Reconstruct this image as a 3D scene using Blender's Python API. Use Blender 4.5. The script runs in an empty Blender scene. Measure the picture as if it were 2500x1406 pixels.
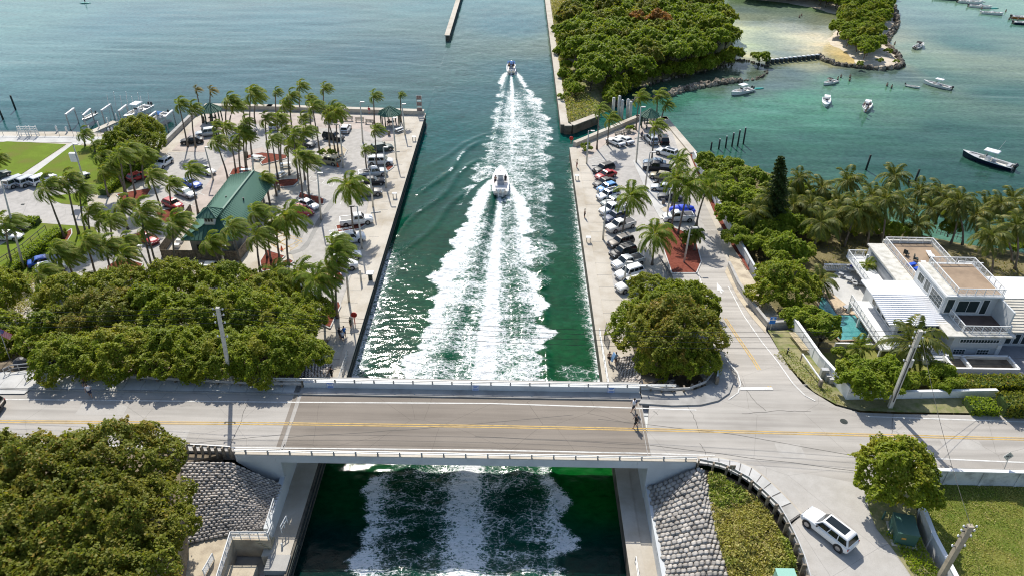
import bpy, bmesh, math, random
import numpy as np
from mathutils import Vector, Matrix
from mathutils.geometry import delaunay_2d_cdt
R = math.radians
random.seed(7)
sc = bpy.context.scene
col = sc.collection
# ---------------------------------------------------------------- camera, world, sun, exposure
F_PX, PITCH, ROLL, CZ = 1775.0, R(33.84), R(0.95), 60.0
cam_d = bpy.data.cameras.new('camera'); cam = bpy.data.objects.new('camera', cam_d); col.objects.link(cam)
cam_d.sensor_width = 36; cam_d.lens = 36 * F_PX / 2500; cam_d.clip_end = 9000; cam_d.clip_start = 1
_c, _s = math.cos(ROLL), math.sin(ROLL)
_fw = Vector((0, math.cos(PITCH), -math.sin(PITCH))); _up = Vector((0, math.sin(PITCH), math.cos(PITCH)))
_r = Vector((_c, 0, 0)) + _up * _s
_u = Vector((-_s, 0, 0)) + _up * _c
cam.matrix_world = Matrix(((_r.x, _u.x, -_fw.x, 0), (_r.y, _u.y, -_fw.y, 0), (_r.z, _u.z, -_fw.z, CZ), (0, 0, 0, 1)))
sc.camera = cam
SUN_EL, SUN_AZ = R(44.5), R(-14)          # azimuth from +Y towards +X
world = bpy.data.worlds.new('World'); sc.world = world; world.use_nodes = True
nt = world.node_tree; nt.nodes.clear()
sky = nt.nodes.new('ShaderNodeTexSky'); sky.sky_type = 'NISHITA'; sky.sun_disc = False
sky.sun_elevation = SUN_EL; sky.sun_rotation = SUN_AZ % (2 * math.pi); sky.air_density = 1.0; sky.dust_density = 1.2
bg = nt.nodes.new('ShaderNodeBackground'); bg.inputs[1].default_value = 0.125
wo = nt.nodes.new('ShaderNodeOutputWorld'); nt.links.new(sky.outputs[0], bg.inputs[0]); nt.links.new(bg.outputs[0], wo.inputs[0])
sun_d = bpy.data.lights.new('sun', 'SUN'); sun_d.energy = 4.25; sun_d.angle = R(0.53); sun_d.color = (1, .955, .88)
sun = bpy.data.objects.new('sun', sun_d); col.objects.link(sun)
sdir = Vector((math.sin(SUN_AZ) * math.cos(SUN_EL), math.cos(SUN_AZ) * math.cos(SUN_EL), math.sin(SUN_EL)))
sun.rotation_euler = sdir.to_track_quat('Z', 'Y').to_euler()
sc.view_settings.view_transform = 'Standard'; sc.view_settings.look = 'None'
sc.view_settings.exposure = 0.38; sc.view_settings.gamma = 1
sc.view_settings.use_curve_mapping = False
sc.render.engine = 'CYCLES'
sc.cycles.max_bounces = 5; sc.cycles.diffuse_bounces = 2; sc.cycles.glossy_bounces = 2; sc.cycles.transmission_bounces = 2
sc.cycles.transparent_max_bounces = 6; sc.cycles.caustics_reflective = False; sc.cycles.caustics_refractive = False
sc.cycles.use_denoising = True; sc.cycles.filter_width = 1.1; sc.cycles.sample_clamp_direct = 0; sc.cycles.sample_clamp_indirect = 8

# ---------------------------------------------------------------- surveyed points: a place measured in the photograph -> a point of the ground plan
def at(u, v, z=0.0):
    a, b = u - 1250.0, v - 703.0
    x = a * _c + b * _s; y = -a * _s + b * _c
    cp, sp = math.cos(PITCH), math.sin(PITCH)
    d = (x, F_PX * cp - y * sp, -F_PX * sp - y * cp)
    t = (z - CZ) / d[2]
    return Vector((d[0] * t, d[1] * t, z))
def atf(u, v, f):
    z = 3.0
    for _ in range(12):
        p = at(u, v, z); z = f(p.x, p.y)
    return at(u, v, z)
def up_to(u, v, yb):                     # the point above ground row y = yb seen at (u, v)
    p = at(u, v, 0) - Vector((0, 0, CZ)); t = yb / p.y
    return Vector((p.x * t, yb, CZ + p.z * t))
Q, RZ = 2.0, 7.0                          # quay level, road level above the water
def zr(x, y):                             # east bank: high at the road, low towards the lagoon
    if y <= 61: return RZ
    if y < 97: return RZ - (y - 61) / 36.0 * (RZ - Q)
    return Q
def zl(x, y):                             # west bank
    if y <= 62: return RZ
    if y < 74: return RZ - (y - 62) / 12.0 * (RZ - Q)
    return Q

# ---------------------------------------------------------------- materials
MATS = {}
def lin(c):
    f = lambda x: x / 12.92 if x <= .04045 else ((x + .055) / 1.055) ** 2.4
    return tuple(f(x / 255.0) for x in c)
class NB:
    def __init__(s, name):
        m = bpy.data.materials.new(name); m.use_nodes = True; s.m = m; s.t = m.node_tree; s.t.nodes.clear()
        s.out = s.n('ShaderNodeOutputMaterial')
    def n(s, t, **k):
        x = s.t.nodes.new(t)
        for a, b in k.items():
            if a.startswith('i_'):
                key = a[2:]
                x.inputs[int(key) if key.isdigit() else key.replace('_', ' ')].default_value = b
            else: setattr(x, a, b)
        return x
    def l(s, a, b): s.t.links.new(a, b); return b
    def pos(s, scale=1, obj=True):
        tc = s.n('ShaderNodeTexCoord'); mp = s.n('ShaderNodeMapping'); s.l(tc.outputs['Object'], mp.inputs[0])
        mp.inputs['Scale'].default_value = (scale,) * 3 if not isinstance(scale, tuple) else scale
        return mp.outputs[0]
    def geo(s, scale=1):
        tc = s.n('ShaderNodeNewGeometry'); mp = s.n('ShaderNodeMapping'); s.l(tc.outputs['Position'], mp.inputs[0])
        mp.inputs['Scale'].default_value = (scale,) * 3 if not isinstance(scale, tuple) else scale
        return mp.outputs[0]
    def noise(s, vec, sc_=5, det=3, rough=.55, dist=0):
        x = s.n('ShaderNodeTexNoise'); x.inputs['Scale'].default_value = sc_; x.inputs['Detail'].default_value = det
        x.inputs['Roughness'].default_value = rough; x.inputs['Distortion'].default_value = dist; s.l(vec, x.inputs['Vector']); return x.outputs[0]
    def ramp(s, fac, stops):
        r = s.n('ShaderNodeValToRGB'); e = r.color_ramp.elements
        while len(e) < len(stops): e.new(.5)
        for i, (p, c) in enumerate(stops):
            e[i].position = p; e[i].color = (*c, 1) if len(c) == 3 else c
        s.l(fac, r.inputs[0]); return r.outputs[0]
    def mix(s, fac, a, b, mode='MIX'):
        x = s.n('ShaderNodeMix', data_type='RGBA', blend_type=mode)
        for i, v in ((0, fac), (6, a), (7, b)):
            if hasattr(v, 'links') or hasattr(v, 'is_linked'): s.l(v, x.inputs[i])
            elif i == 0: x.inputs[i].default_value = v
            else: x.inputs[i].default_value = (*v, 1) if len(v) == 3 else v
        return x.outputs[2]
    def math(s, op, a, b=0, c=None):
        x = s.n('ShaderNodeMath', operation=op)
        for i, v in enumerate((a, b) if c is None else (a, b, c)):
            if hasattr(v, 'is_linked'): s.l(v, x.inputs[i])
            else: x.inputs[i].default_value = v
        return x.outputs[0]
    def mr(s, v, a, b, c=0, d=1):
        x = s.n('ShaderNodeMapRange'); s.l(v, x.inputs[0])
        for i, q in enumerate((a, b, c, d)): x.inputs[i + 1].default_value = q
        return x.outputs[0]
    def bsdf(s, colr, rough=.8, spec=.3, metal=0, bump=None, bstr=.3, bdist=.02, coat=0, emit=None):
        p = s.n('ShaderNodeBsdfPrincipled')
        if hasattr(colr, 'is_linked'): s.l(colr, p.inputs['Base Color'])
        else: p.inputs['Base Color'].default_value = (*colr, 1)
        if hasattr(rough, 'is_linked'): s.l(rough, p.inputs['Roughness'])
        else: p.inputs['Roughness'].default_value = rough
        p.inputs['Specular IOR Level'].default_value = spec; p.inputs['Metallic'].default_value = metal
        p.inputs['Coat Weight'].default_value = coat
        if bump is not None:
            b = s.n('ShaderNodeBump'); b.inputs['Strength'].default_value = bstr; b.inputs['Distance'].default_value = bdist
            s.l(bump, b.inputs['Height']); s.l(b.outputs[0], p.inputs['Normal'])
        s.l(p.outputs[0], s.out.inputs[0]); return p
def mat(name, c, rough=.8, var=.12, scale=1.5, fine=14, spec=.3, metal=0, bump=.25, coat=0, c2=None, world_=True, per=0):
    """surface with two scales of tone variation and a fine relief"""
    if name in MATS: return MATS[name]
    b = NB(name)
    v = b.geo(1) if world_ else b.pos(1)
    n1 = b.noise(v, scale, 5, .6); n2 = b.noise(v, fine, 4, .6)
    c2 = c2 or tuple(x * (1 - 2.2 * var) for x in c); hi = tuple(min(1, x * (1 + var)) for x in c)
    a = b.ramp(n1, [(.32, c2), (.52, c), (.72, hi)])
    a = b.mix(b.mr(n2, .35, .7, 0, var * 1.6), a, tuple(x * .62 for x in c))
    if per: oi = b.n('ShaderNodeObjectInfo'); a = b.mix(b.mr(oi.outputs['Random'], 0, 1, 0, per), a, tuple(x * .42 for x in c))
    b.bsdf(a, rough, spec, metal, n2, bump, .03, coat)
    MATS[name] = b.m; return b.m
def paint(name, c, rough=.35, coat=.3, metal=0, var=.03):
    if name in MATS: return MATS[name]
    b = NB(name); n = b.noise(b.pos(1), 3, 3)
    b.bsdf(b.mix(b.mr(n, .3, .7, 0, 1), tuple(x * (1 - var) for x in c), c), rough, .5, metal, coat=coat)
    MATS[name] = b.m; return b.m
PALE = (.56, .525, .465)
M_conc = mat('pale_concrete', (.52, .475, .40), .9, .14, .22, 5, c2=(.40, .345, .265))
M_conc2 = mat('grey_concrete', (.40, .385, .355), .9, .14, .5, 8)
M_wallc = mat('painted_concrete', (.58, .60, .60), .75, .06, .4, 5, bump=.1)
M_seawall = mat('wet_seawall', (.13, .115, .09), .8, .25, .8, 5)
M_walk = mat('sidewalk_concrete', (.54, .53, .50), .9, .10, .4, 7)
M_plaza = mat('pink_pavers', (.48, .41, .36), .9, .12, .4, 7)
M_grass = mat('mown_grass', (.14, .20, .022), .95, .28, .25, 8, spec=.1, c2=(.17, .17, .04))
M_dry = mat('dry_turf', (.27, .25, .13), .95, .3, .9, 7, spec=.1, c2=(.12, .165, .03))
M_sand = mat('coral_sand', (.50, .43, .32), .95, .15, .7, 7, c2=(.33, .27, .2))
M_soil = mat('brown_soil', (.20, .16, .11), .95, .3, .7, 7)  # brown soil for banks, open ground and planter
M_mulch = mat('red_mulch', (.20, .060, .040), .95, .3, 2.5, 16, spec=.1, c2=(.14, .035, .02))
M_white = mat('white_stucco', (.78, .78, .76), .7, .04, .5, 5, bump=.08)
M_metal = mat('galvanised_steel', (.50, .50, .49), .5, .1, 2, 20, metal=.3)
M_dkmetal = mat('dark_steel', (.06, .06, .06), .5, .1, 2, 20)
M_hcore = mat('hedge_core', (.05, .085, .018), .95, .3, 3, 9)
M_wood = mat('weathered_timber', (.29, .24, .18), .9, .3, 3, 14, per=.5)
M_dkwood = mat('dark_piling', (.045, .055, .05), .8, .3, 3, 14)
M_polec = mat('concrete_pole', (.60, .57, .50), .9, .08, 2, 20)
M_glass = paint('dark_glass', (.02, .028, .03), .07, 0)
M_rock = mat('limestone_rock', (.30, .26, .20), .95, .35, 1.2, 6, bump=.6)
M_wetrock = mat('wet_rock', (.12, .10, .075), .8, .35, 1.2, 6, bump=.6)
M_wline = mat('white_road_paint', (.66, .65, .61), .8, .12, 1.5, 9, bump=.05, c2=(.50, .48, .44))
M_yline = mat('yellow_road_paint', (.58, .39, .13), .8, .16, 1.5, 9, bump=.05)
M_black = paint('black_plastic', (.02, .02, .022), .5, 0)
M_groof = paint('green_roof_metal', (.060, .165, .115), .62, 0, 0, .14)
M_redp = paint('red_plastic', (.55, .03, .02), .5, 0)

def asphalt(name, c, dark, streak=True):
    b = NB(name); v = b.geo(1)
    n = b.noise(b.geo((.05, .9, 1)) if streak else v, 1.1, 5, .6)
    n2 = b.noise(v, 9, 5, .7); n3 = b.noise(v, .22, 4)
    a = b.mix(b.mr(n, .36, .66), dark, c)
    a = b.mix(b.mr(n3, .4, .7, 0, .45), a, tuple(x * 1.12 for x in c))
    a = b.mix(b.mr(n2, .45, .8, 0, .35), a, tuple(x * .55 for x in c))
    if streak:
        sp = b.n('ShaderNodeSeparateXYZ'); b.l(v, sp.inputs[0]); wob = b.math('MULTIPLY', b.noise(b.geo((.03, .03, 1)), 1, 2), 1.4)
        w = b.math('SINE', b.math('MULTIPLY', b.math('ADD', sp.outputs[1], wob), 3.55)); a = b.mix(b.math('MULTIPLY', b.mr(w, .1, 1, 0, .42), b.mr(n, .62, .4)), a, tuple(x * .62 for x in c))
        st_ = b.noise(b.geo((.35, .5, 1)), 1.3, 5, .7); a = b.mix(b.mr(st_, .66, .74, 0, .5), a, tuple(x * .45 for x in c))
    vo = b.n('ShaderNodeTexVoronoi', feature='DISTANCE_TO_EDGE', i_Scale=.13); dv = b.noise(v, .8, 4)
    vv = b.mix(.12, v, dv, 'ADD'); b.l(vv, vo.inputs['Vector'])
    crack = b.mr(vo.outputs[0], 0, .0035, .55, 0)
    a = b.mix(crack, a, tuple(x * .3 for x in c))
    b.bsdf(a, .92, .2, bump=n2, bstr=.3, bdist=.02); MATS[name] = b.m; return b.m
M_road = asphalt('coral_asphalt', (.45, .42, .375), (.33, .305, .27))
M_lot = asphalt('parking_asphalt', (.47, .445, .41), (.37, .35, .32), False)
M_deck = asphalt('brown_deck_asphalt', (.265, .23, .19), (.20, .172, .142))

# ---------------------------------------------------------------- object helpers
def tag(o, label=None, cat=None, group=None, kind=None):
    if label: o['label'] = label
    if cat: o['category'] = cat
    if group: o['group'] = group
    if kind: o['kind'] = kind
    return o
def empty(name, loc=(0, 0, 0), rz=0.0, label=None, cat=None, group=None, parent=None):
    o = bpy.data.objects.new(name, None); col.objects.link(o); o.location = loc; o.rotation_euler = (0, 0, rz)
    o.empty_display_size = .5
    if parent: o.parent = parent
    return tag(o, label, cat, group)
def link(name, me, parent=None, loc=(0, 0, 0), rot=(0, 0, 0), scale=(1, 1, 1)):
    o = bpy.data.objects.new(name, me); col.objects.link(o); o.location = loc; o.rotation_euler = rot; o.scale = scale
    if parent: o.parent = parent
    return o
class MB:
    def __init__(s): s.v = []; s.f = []
    def add(s, vs, fs):
        k = len(s.v); s.v += [tuple(p) for p in vs]; s.f += [tuple(i + k for i in f) for f in fs]; return s
    def box(s, c, d, rz=0.0, taper=1.0):
        x, y, z = d[0] / 2, d[1] / 2, d[2] / 2; cs, sn = math.cos(rz), math.sin(rz); vs = []
        for dz, t in ((-z, 1), (z, taper)):
            for dx, dy in ((-x, -y), (x, -y), (x, y), (-x, y)):
                dx2, dy2 = dx * t, dy * t
                vs.append((c[0] + dx2 * cs - dy2 * sn, c[1] + dx2 * sn + dy2 * cs, c[2] + dz))
        return s.add(vs, [(0, 3, 2, 1), (4, 5, 6, 7), (0, 1, 5, 4), (1, 2, 6, 5), (2, 3, 7, 6), (3, 0, 4, 7)])
    def bar(s, a, b, w, h=None):                # box between two points
        a, b = Vector(a), Vector(b); h = h or w; d = (b - a)
        if d.length < 1e-6: return s
        d.normalize(); up = Vector((0, 0, 1)) if abs(d.z) < .95 else Vector((0, 1, 0))
        sx = d.cross(up).normalized() * w / 2; sz = sx.cross(d).normalized() * h / 2
        vs = [p + i * sx + j * sz for p in (a, b) for i, j in ((-1, -1), (1, -1), (1, 1), (-1, 1))]
        return s.add(vs, [(0, 1, 2, 3), (7, 6, 5, 4), (0, 4, 5, 1), (1, 5, 6, 2), (2, 6, 7, 3), (3, 7, 4, 0)])
    def tube(s, pts, rad, n=8, cap=True):
        pts = [Vector(p) for p in pts]; k0 = len(s.v); m = len(pts)
        rad = rad if isinstance(rad, (list, tuple)) else [rad] * m
        for i, p in enumerate(pts):
            d = (pts[min(i + 1, m - 1)] - pts[max(i - 1, 0)]).normalized()
            up = Vector((0, 0, 1)) if abs(d.z) < .9 else Vector((1, 0, 0))
            a = d.cross(up).normalized(); b = a.cross(d)
            for j in range(n):
                t = 2 * math.pi * j / n; s.v.append(tuple(p + (a * math.cos(t) + b * math.sin(t)) * rad[i]))
        for i in range(m - 1):
            for j in range(n):
                s.f.append((k0 + i * n + j, k0 + i * n + (j + 1) % n, k0 + (i + 1) * n + (j + 1) % n, k0 + (i + 1) * n + j))
        if cap:
            s.f.append(tuple(k0 + j for j in reversed(range(n)))); s.f.append(tuple(k0 + (m - 1) * n + j for j in range(n)))
        return s
    def prism(s, pts, z0, z1):                  # pts: xy polygon counter-clockwise
        n = len(pts); s.add([(p[0], p[1], z0) for p in pts] + [(p[0], p[1], z1) for p in pts],
            [tuple(reversed(range(n))), tuple(range(n, 2 * n))] + [(i, (i + 1) % n, n + (i + 1) % n, n + i) for i in range(n)]); return s
    def blob(s, c, r, n=8, m=5, jit=0, rng=random):
        vs = []; fs = []
        for i in range(m + 1):
            ph = math.pi * i / m
            for j in range(n):
                th = 2 * math.pi * j / n; k = 1 + rng.uniform(-jit, jit)
                vs.append((c[0] + r[0] * k * math.sin(ph) * math.cos(th), c[1] + r[1] * k * math.sin(ph) * math.sin(th), c[2] + r[2] * k * math.cos(ph)))
        for i in range(m):
            for j in range(n): fs.append((i * n + j, (i + 1) * n + j, (i + 1) * n + (j + 1) % n, i * n + (j + 1) % n))
        return s.add(vs, fs)
    def mesh(s, name, m=None, smooth=False):
        me = bpy.data.meshes.new(name); me.from_pydata(s.v, [], s.f)
        if m: me.materials.append(m)
        if smooth: me.polygons.foreach_set('use_smooth', [True] * len(me.polygons))
        me.update(); return me
    def build(s, name, m=None, parent=None, smooth=False, **k):
        return link(name, s.mesh(name, m, smooth), parent, **k)
def npmesh(name, V, Fq, m=None, colr=None, smooth=False, extra=None):
    """mesh from numpy arrays; Fq: n x 3 or n x 4 indices; colr: per-vertex colours"""
    me = bpy.data.meshes.new(name); n, k = Fq.shape
    me.vertices.add(len(V)); me.vertices.foreach_set('co', np.ascontiguousarray(V, dtype=np.float32).ravel())
    me.loops.add(n * k); me.loops.foreach_set('vertex_index', np.ascontiguousarray(Fq, dtype=np.int32).ravel())
    me.polygons.add(n); me.polygons.foreach_set('loop_start', np.arange(0, n * k, k, dtype=np.int32))
    me.polygons.foreach_set('loop_total', np.full(n, k, dtype=np.int32))
    if colr is not None:
        a = me.color_attributes.new('col', 'FLOAT_COLOR', 'POINT')
        c = np.ones((len(V), 4), np.float32); c[:, :3] = colr; a.data.foreach_set('color', c.ravel())
    for nm, arr in (extra or {}).items():
        a = me.attributes.new(nm, 'FLOAT', 'POINT'); a.data.foreach_set('value', np.ascontiguousarray(arr, dtype=np.float32))
    me.update(calc_edges=True)
    if smooth: me.polygons.foreach_set('use_smooth', np.ones(n, dtype=bool))
    if m: me.materials.append(m)
    return me
def sheet(name, pts, zf, off=0.0, cell=4.0, m=None, parent=None, depth=0.0, kind='structure', **k):
    """a ground sheet over an outline, following the height function zf, with a skirt of given depth"""
    P = [Vector((p[0], p[1])) for p in pts]
    if not callable(zf): zc = zf; zf = lambda x, y: zc; cell = None
    V = list(P)
    if cell:
        xs = [p.x for p in P]; ys = [p.y for p in P]; Q2 = []
        for i in range(len(P)):
            a, b = P[i], P[(i + 1) % len(P)]; n = max(1, int((b - a).length / cell))
            Q2 += [a.lerp(b, j / n) for j in range(n)]
        P = Q2; V = list(P)
        def inside(x, y):
            r = False; n = len(P)
            for i in range(n):
                a, b = P[i], P[i - 1]
                if (a.y > y) != (b.y > y) and x < (b.x - a.x) * (y - a.y) / (b.y - a.y) + a.x: r = not r
            return r
        x = min(xs) + cell / 2
        while x < max(xs):
            y = min(ys) + cell / 2
            while y < max(ys):
                if inside(x, y): V.append(Vector((x, y)))
                y += cell
            x += cell
    vo, eo, fo, *_ = delaunay_2d_cdt(V, [], [list(range(len(P)))], 1, 1e-4)
    mb = MB(); vs = [(p.x, p.y, zf(p.x, p.y) + off) for p in vo]; mb.add(vs, [tuple(f) for f in fo])
    for i, f in enumerate(mb.f):
        a, b, c = (Vector(mb.v[j]) for j in f[:3])
        if (b - a).cross(c - a).z < 0: mb.f[i] = tuple(reversed(f))
    if depth:
        area = sum(P[i - 1].x * P[i].y - P[i].x * P[i - 1].y for i in range(len(P)))
        L = P if area > 0 else P[::-1]; n = len(L)
        mb.add([(p.x, p.y, zf(p.x, p.y) + off) for p in L] + [(p.x, p.y, zf(p.x, p.y) + off - depth) for p in L],
               [(n + i, n + (i + 1) % n, (i + 1) % n, i) for i in range(n)])
    o = mb.build(name, m, parent)
    if kind and not parent: tag(o, kind=kind)
    return tag(o, **k) if k else o
def ribbon(name, pts, w, zf, off, m, parent=None, kind='structure', mb=None):
    """a painted line or strip of width w along a polyline"""
    own = mb is None; mb = mb or MB(); Q2 = []
    for i in range(len(pts) - 1):
        a, b = Vector(pts[i][:2]), Vector(pts[i + 1][:2]); n = max(1, int((b - a).length / 3))
        Q2 += [a.lerp(b, j / n) for j in range(n)]
    Q2.append(Vector(pts[-1][:2])); k = len(mb.v)
    for i, p in enumerate(Q2):
        d = (Q2[min(i + 1, len(Q2) - 1)] - Q2[max(i - 1, 0)]).normalized(); nrm = Vector((-d.y, d.x)) * w / 2
        z = zf(p.x, p.y) + off if callable(zf) else zf + off
        mb.v += [(p.x - nrm.x, p.y - nrm.y, z), (p.x + nrm.x, p.y + nrm.y, z)]
    for i in range(len(Q2) - 1): mb.f.append((k + 2 * i, k + 2 * i + 2, k + 2 * i + 3, k + 2 * i + 1))
    if own:
        o = mb.build(name, m, parent)
        if kind and not parent: tag(o, kind=kind)
        return o
def px(L, z=0.0): return [at(u, v, z) for u, v in L]
def pxf(L, f): return [atf(u, v, f) for u, v in L]
# ---------------------------------------------------------------- water with wakes
def smooth01(a, b, x):
    t = np.clip((x - a) / (b - a), 0, 1); return t * t * (3 - 2 * t)
def vnoise(x, y, seed=0):
    xi = np.floor(x).astype(np.int64); yi = np.floor(y).astype(np.int64); fx = x - xi; fy = y - yi
    def h(i, j):
        n = (i * 374761393 + j * 668265263 + seed * 1442695041) & 0xffffffff
        n = ((n ^ (n >> 13)) * 1274126177) & 0xffffffff
        return ((n ^ (n >> 16)) & 0xffff) / 65535.0
    fx = fx * fx * (3 - 2 * fx); fy = fy * fy * (3 - 2 * fy)
    return (h(xi, yi) * (1 - fx) + h(xi + 1, yi) * fx) * (1 - fy) + (h(xi, yi + 1) * (1 - fx) + h(xi + 1, yi + 1) * fx) * fy
def fbm(x, y, o=3, seed=0):
    r = 0; a = .5
    for i in range(o): r = r + a * vnoise(x * 2 ** i, y * 2 ** i, seed + i); a *= .5
    return r / (1 - .5 ** o)
def grow(a, d0, k, lim):
    L = []; d = d0; x = a
    while abs(x) < lim: d *= k; x = x + (d if a > 0 else -d); L.append(x)
    return L
xs = sorted(grow(-20.5, .3, 1.05, 2600)) + list(np.arange(-20.5, 11.6, .2)) + grow(11.6, .3, 1.035, 2600)
ys = sorted([34 - i * 2.0 for i in range(1, 12)]) + list(np.arange(34, 215, .22)) + grow(215, .3, 1.04, 5200)
X, Y = np.meshgrid(np.array(xs), np.array(ys))
def line_x(pts):                          # x of a polyline as a function of y, from surveyed water points
    P = sorted([(at(u, v, 0).y, at(u, v, 0).x) for u, v in pts]); return [p[0] for p in P], [p[1] for p in P]
def xi(pts, yv): a, b = line_x(pts); return np.interp(yv, a, b)
def wake(Lp, Cp, Rp, jw, y_bow, lace, seed, troughL, troughR, yend):
    xl, xc, xr = xi(Lp, Y), xi(Cp, Y), xi(Rp, Y)
    age = np.clip((y_bow - Y), 0, None)
    lobe = (fbm(Y * .22, Y * 0 + 3, 3, seed) - .5) * np.clip(age * .07, 0, 2.0) * 1.2 + (np.abs(np.sin(Y * .62 + 2 * fbm(Y * .1, Y * 0, 2, seed))) - .5) * np.clip(age * .05, 0, 1.1)
    lobe2 = (fbm(Y * .22, Y * 0 + 9, 3, seed + 5) - .5) * np.clip(age * .07, 0, 2.0) * 1.2 + (np.abs(np.sin(Y * .55 + 1 + 2 * fbm(Y * .1, Y * 0, 2, seed + 3))) - .5) * np.clip(age * .05, 0, 1.1)
    fr_ = (fbm(Y * .9, X * .5, 3, seed + 20) - .5) * np.clip(age * .12, 0, 2.6); xl2, xr2 = xl - lobe + fr_, xr + lobe2 + fr_
    inside = smooth01(-.2, 1.3, X - xl2) * smooth01(-.2, 1.3, xr2 - X) * (Y < y_bow + .3)
    wl = np.maximum(xc - xl, .5); wr = np.maximum(xr - xc, .5)
    sl = (xc - X) / wl; sr = (X - xc) / wr; s = np.where(X < xc, sl, sr)
    tL, tR = xi(troughL, Y), xi(troughR, Y)
    tpos = np.where(X < xc, (xc - tL) / wl, (tR - xc) / wr); tp = np.clip(tpos, .12, .8)
    edge = smooth01(tp + .0, tp + .42, s) * np.interp(s, [.0, 1], [.86, 1.0])                       # outer white band
    jet = np.exp(-((X - xc) / (jw(age))) ** 2)
    m = np.clip(np.maximum(edge, jet) * (1.0 - .0 * s), 0, 1)
    mid = .30 + .44 * fbm(X * .25, Y * .3, 2, seed)               # lace in between
    m = np.maximum(m * np.clip(lace(Y), 0, 1), mid * smooth01(2, 25, age) * np.where(Y < 58, .55, .55 + .45 * lace(Y)))
    tr_ = np.exp(-((s - tp * .78) / .15) ** 2) * np.interp(age, [0, 6, 30, 60, 90], [0, .50, .38, .26, .18]); str_ = (fbm(X * .30 + Y * .12 * np.sign(X - xc), Y * 1.3, 3, seed + 31) - .5) * .40 * smooth01(3, 20, age) * (1 - jet * .8)
    m = np.clip(m * (1 - tr_) + str_ * np.clip(m * 3, 0, 1), 0, 1)
    return m * inside * smooth01(yend - 14, yend, Y) , s, tp, jet, inside, age
A_L = [(1214, 432), (1185, 445), (1158, 470), (1138, 505), (1126, 545), (1108, 575), (1095, 610), (1078, 650), (1064, 690), (1048, 730), (1030, 780), (1010, 830), (990, 890), (975, 930), (915, 1150), (890, 1260), (855, 1380)]
A_C = [(1222, 445), (1217, 520), (1210, 600), (1204, 680), (1196, 780), (1188, 860), (1180, 925), (1140, 1150), (1132, 1390)]
A_R = [(1230, 432), (1252, 445), (1272, 468), (1292, 500), (1298, 540), (1300, 590), (1308, 640), (1316, 690), (1330, 740), (1340, 790), (1344, 820), (1330, 870), (1328, 925), (1355, 1150), (1378, 1260), (1395, 1380)]
A_TL = [(1213, 450), (1204, 500), (1186, 560), (1166, 620), (1146, 680), (1128, 740), (1108, 800), (1085, 860), (1060, 925), (1000, 1150), (990, 1380)]
A_TR = [(1232, 450), (1240, 500), (1248, 560), (1256, 620), (1264, 680), (1272, 740), (1276, 800), (1278, 860), (1275, 925), (1270, 1150), (1290, 1380)]
B_L = [(1242, 172), (1224, 180), (1214, 200), (1211, 230), (1206, 265), (1198, 300), (1188, 335), (1178, 365), (1162, 395), (1148, 430), (1130, 470), (1112, 560)]
B_C = [(1247, 172), (1250, 220), (1252, 270), (1252, 320), (1250, 360), (1252, 410), (1262, 470), (1268, 560)]
B_R = [(1252, 172), (1268, 178), (1282, 192), (1294, 215), (1312, 240), (1332, 268), (1343, 295), (1346, 330), (1344, 370), (1350, 420), (1352, 480), (1352, 560), (1350, 700), (1350, 800)]
B_TL = [(1246, 175), (1238, 200), (1230, 230), (1222, 270), (1212, 320), (1205, 360), (1195, 420), (1180, 560)]
B_TR = [(1250, 175), (1262, 200), (1278, 230), (1296, 270), (1310, 310), (1318, 350), (1320, 420), (1320, 560)]
yA = at(1222, 440, 0).y; yB = at(1247, 174, 0).y
fA, sA, tA, jA, iA, gA = wake(A_L, A_C, A_R, lambda a: .35 + a * .030, yA, lambda y: np.interp(y, [57, 60, 78, 95], [.72, .88, .98, 1.04]), 3, A_TL, A_TR, 20)
fB, sB, tB, jB, iB, gB = wake(B_L, B_C, B_R, lambda a: .35 + a * .016, yB, lambda y: np.interp(y, [75, 108, 125, 150, 188], [.18, .30, .40, .60, .92]), 11, B_TL, B_TR, 98)
fB = np.where((X > xi(A_L, Y) - 1) & (Y < yA) & (X < xi(A_C, Y)), fB * .2, fB)
foam = np.maximum(fA, fB)
# lace thrown back from the quay walls
wl_ = np.exp(-np.clip(X + 19.9, 0, None) / (1.0 + 1.6 * fbm(Y * .09, Y * 0, 3, 21))) * smooth01(64, 70, Y) * (1 - smooth01(92, 108, Y)) * .62
wr_ = np.exp(-np.clip(11.3 - X, 0, None) / (.5 + 1.1 * fbm(Y * .12, Y * 0, 3, 33))) * smooth01(60, 66, Y) * (1 - smooth01(112, 150, Y)) * .66
inch = ((X > -20.2) & (X < 11.7)).astype(float)
foam = np.maximum(foam, np.maximum(wl_, wr_) * inch)
fleck = smooth01(.60, .72, fbm(X * .12, Y * .16, 3, 71)) * .30 * inch * (1 - smooth01(66, 108, Y)) * smooth01(55, 58, Y)
foam = np.maximum(foam, fleck)
zz = np.zeros_like(X)
zz += iA * (.30 * np.exp(-((sA - tA) / .12) ** 2) * smooth01(0, 6, gA) - .35 * np.exp(-((sA - tA * .6) / .16) ** 2) * np.exp(-gA / 40.)) * (Y < yA)
zz += iB * .2 * np.exp(-((sB - tB) / .12) ** 2)
ripple = (fbm(X * 1.1 + 3 * fbm(X * .3, Y * .3, 2, 8), Y * 2.4, 3, 5) - .5)
zz += inch * (ripple * (.05 + .36 * np.clip(foam, 0, 1)) + (fbm(X * .28, Y * .30, 3, 50) - .5) * .16)
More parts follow.
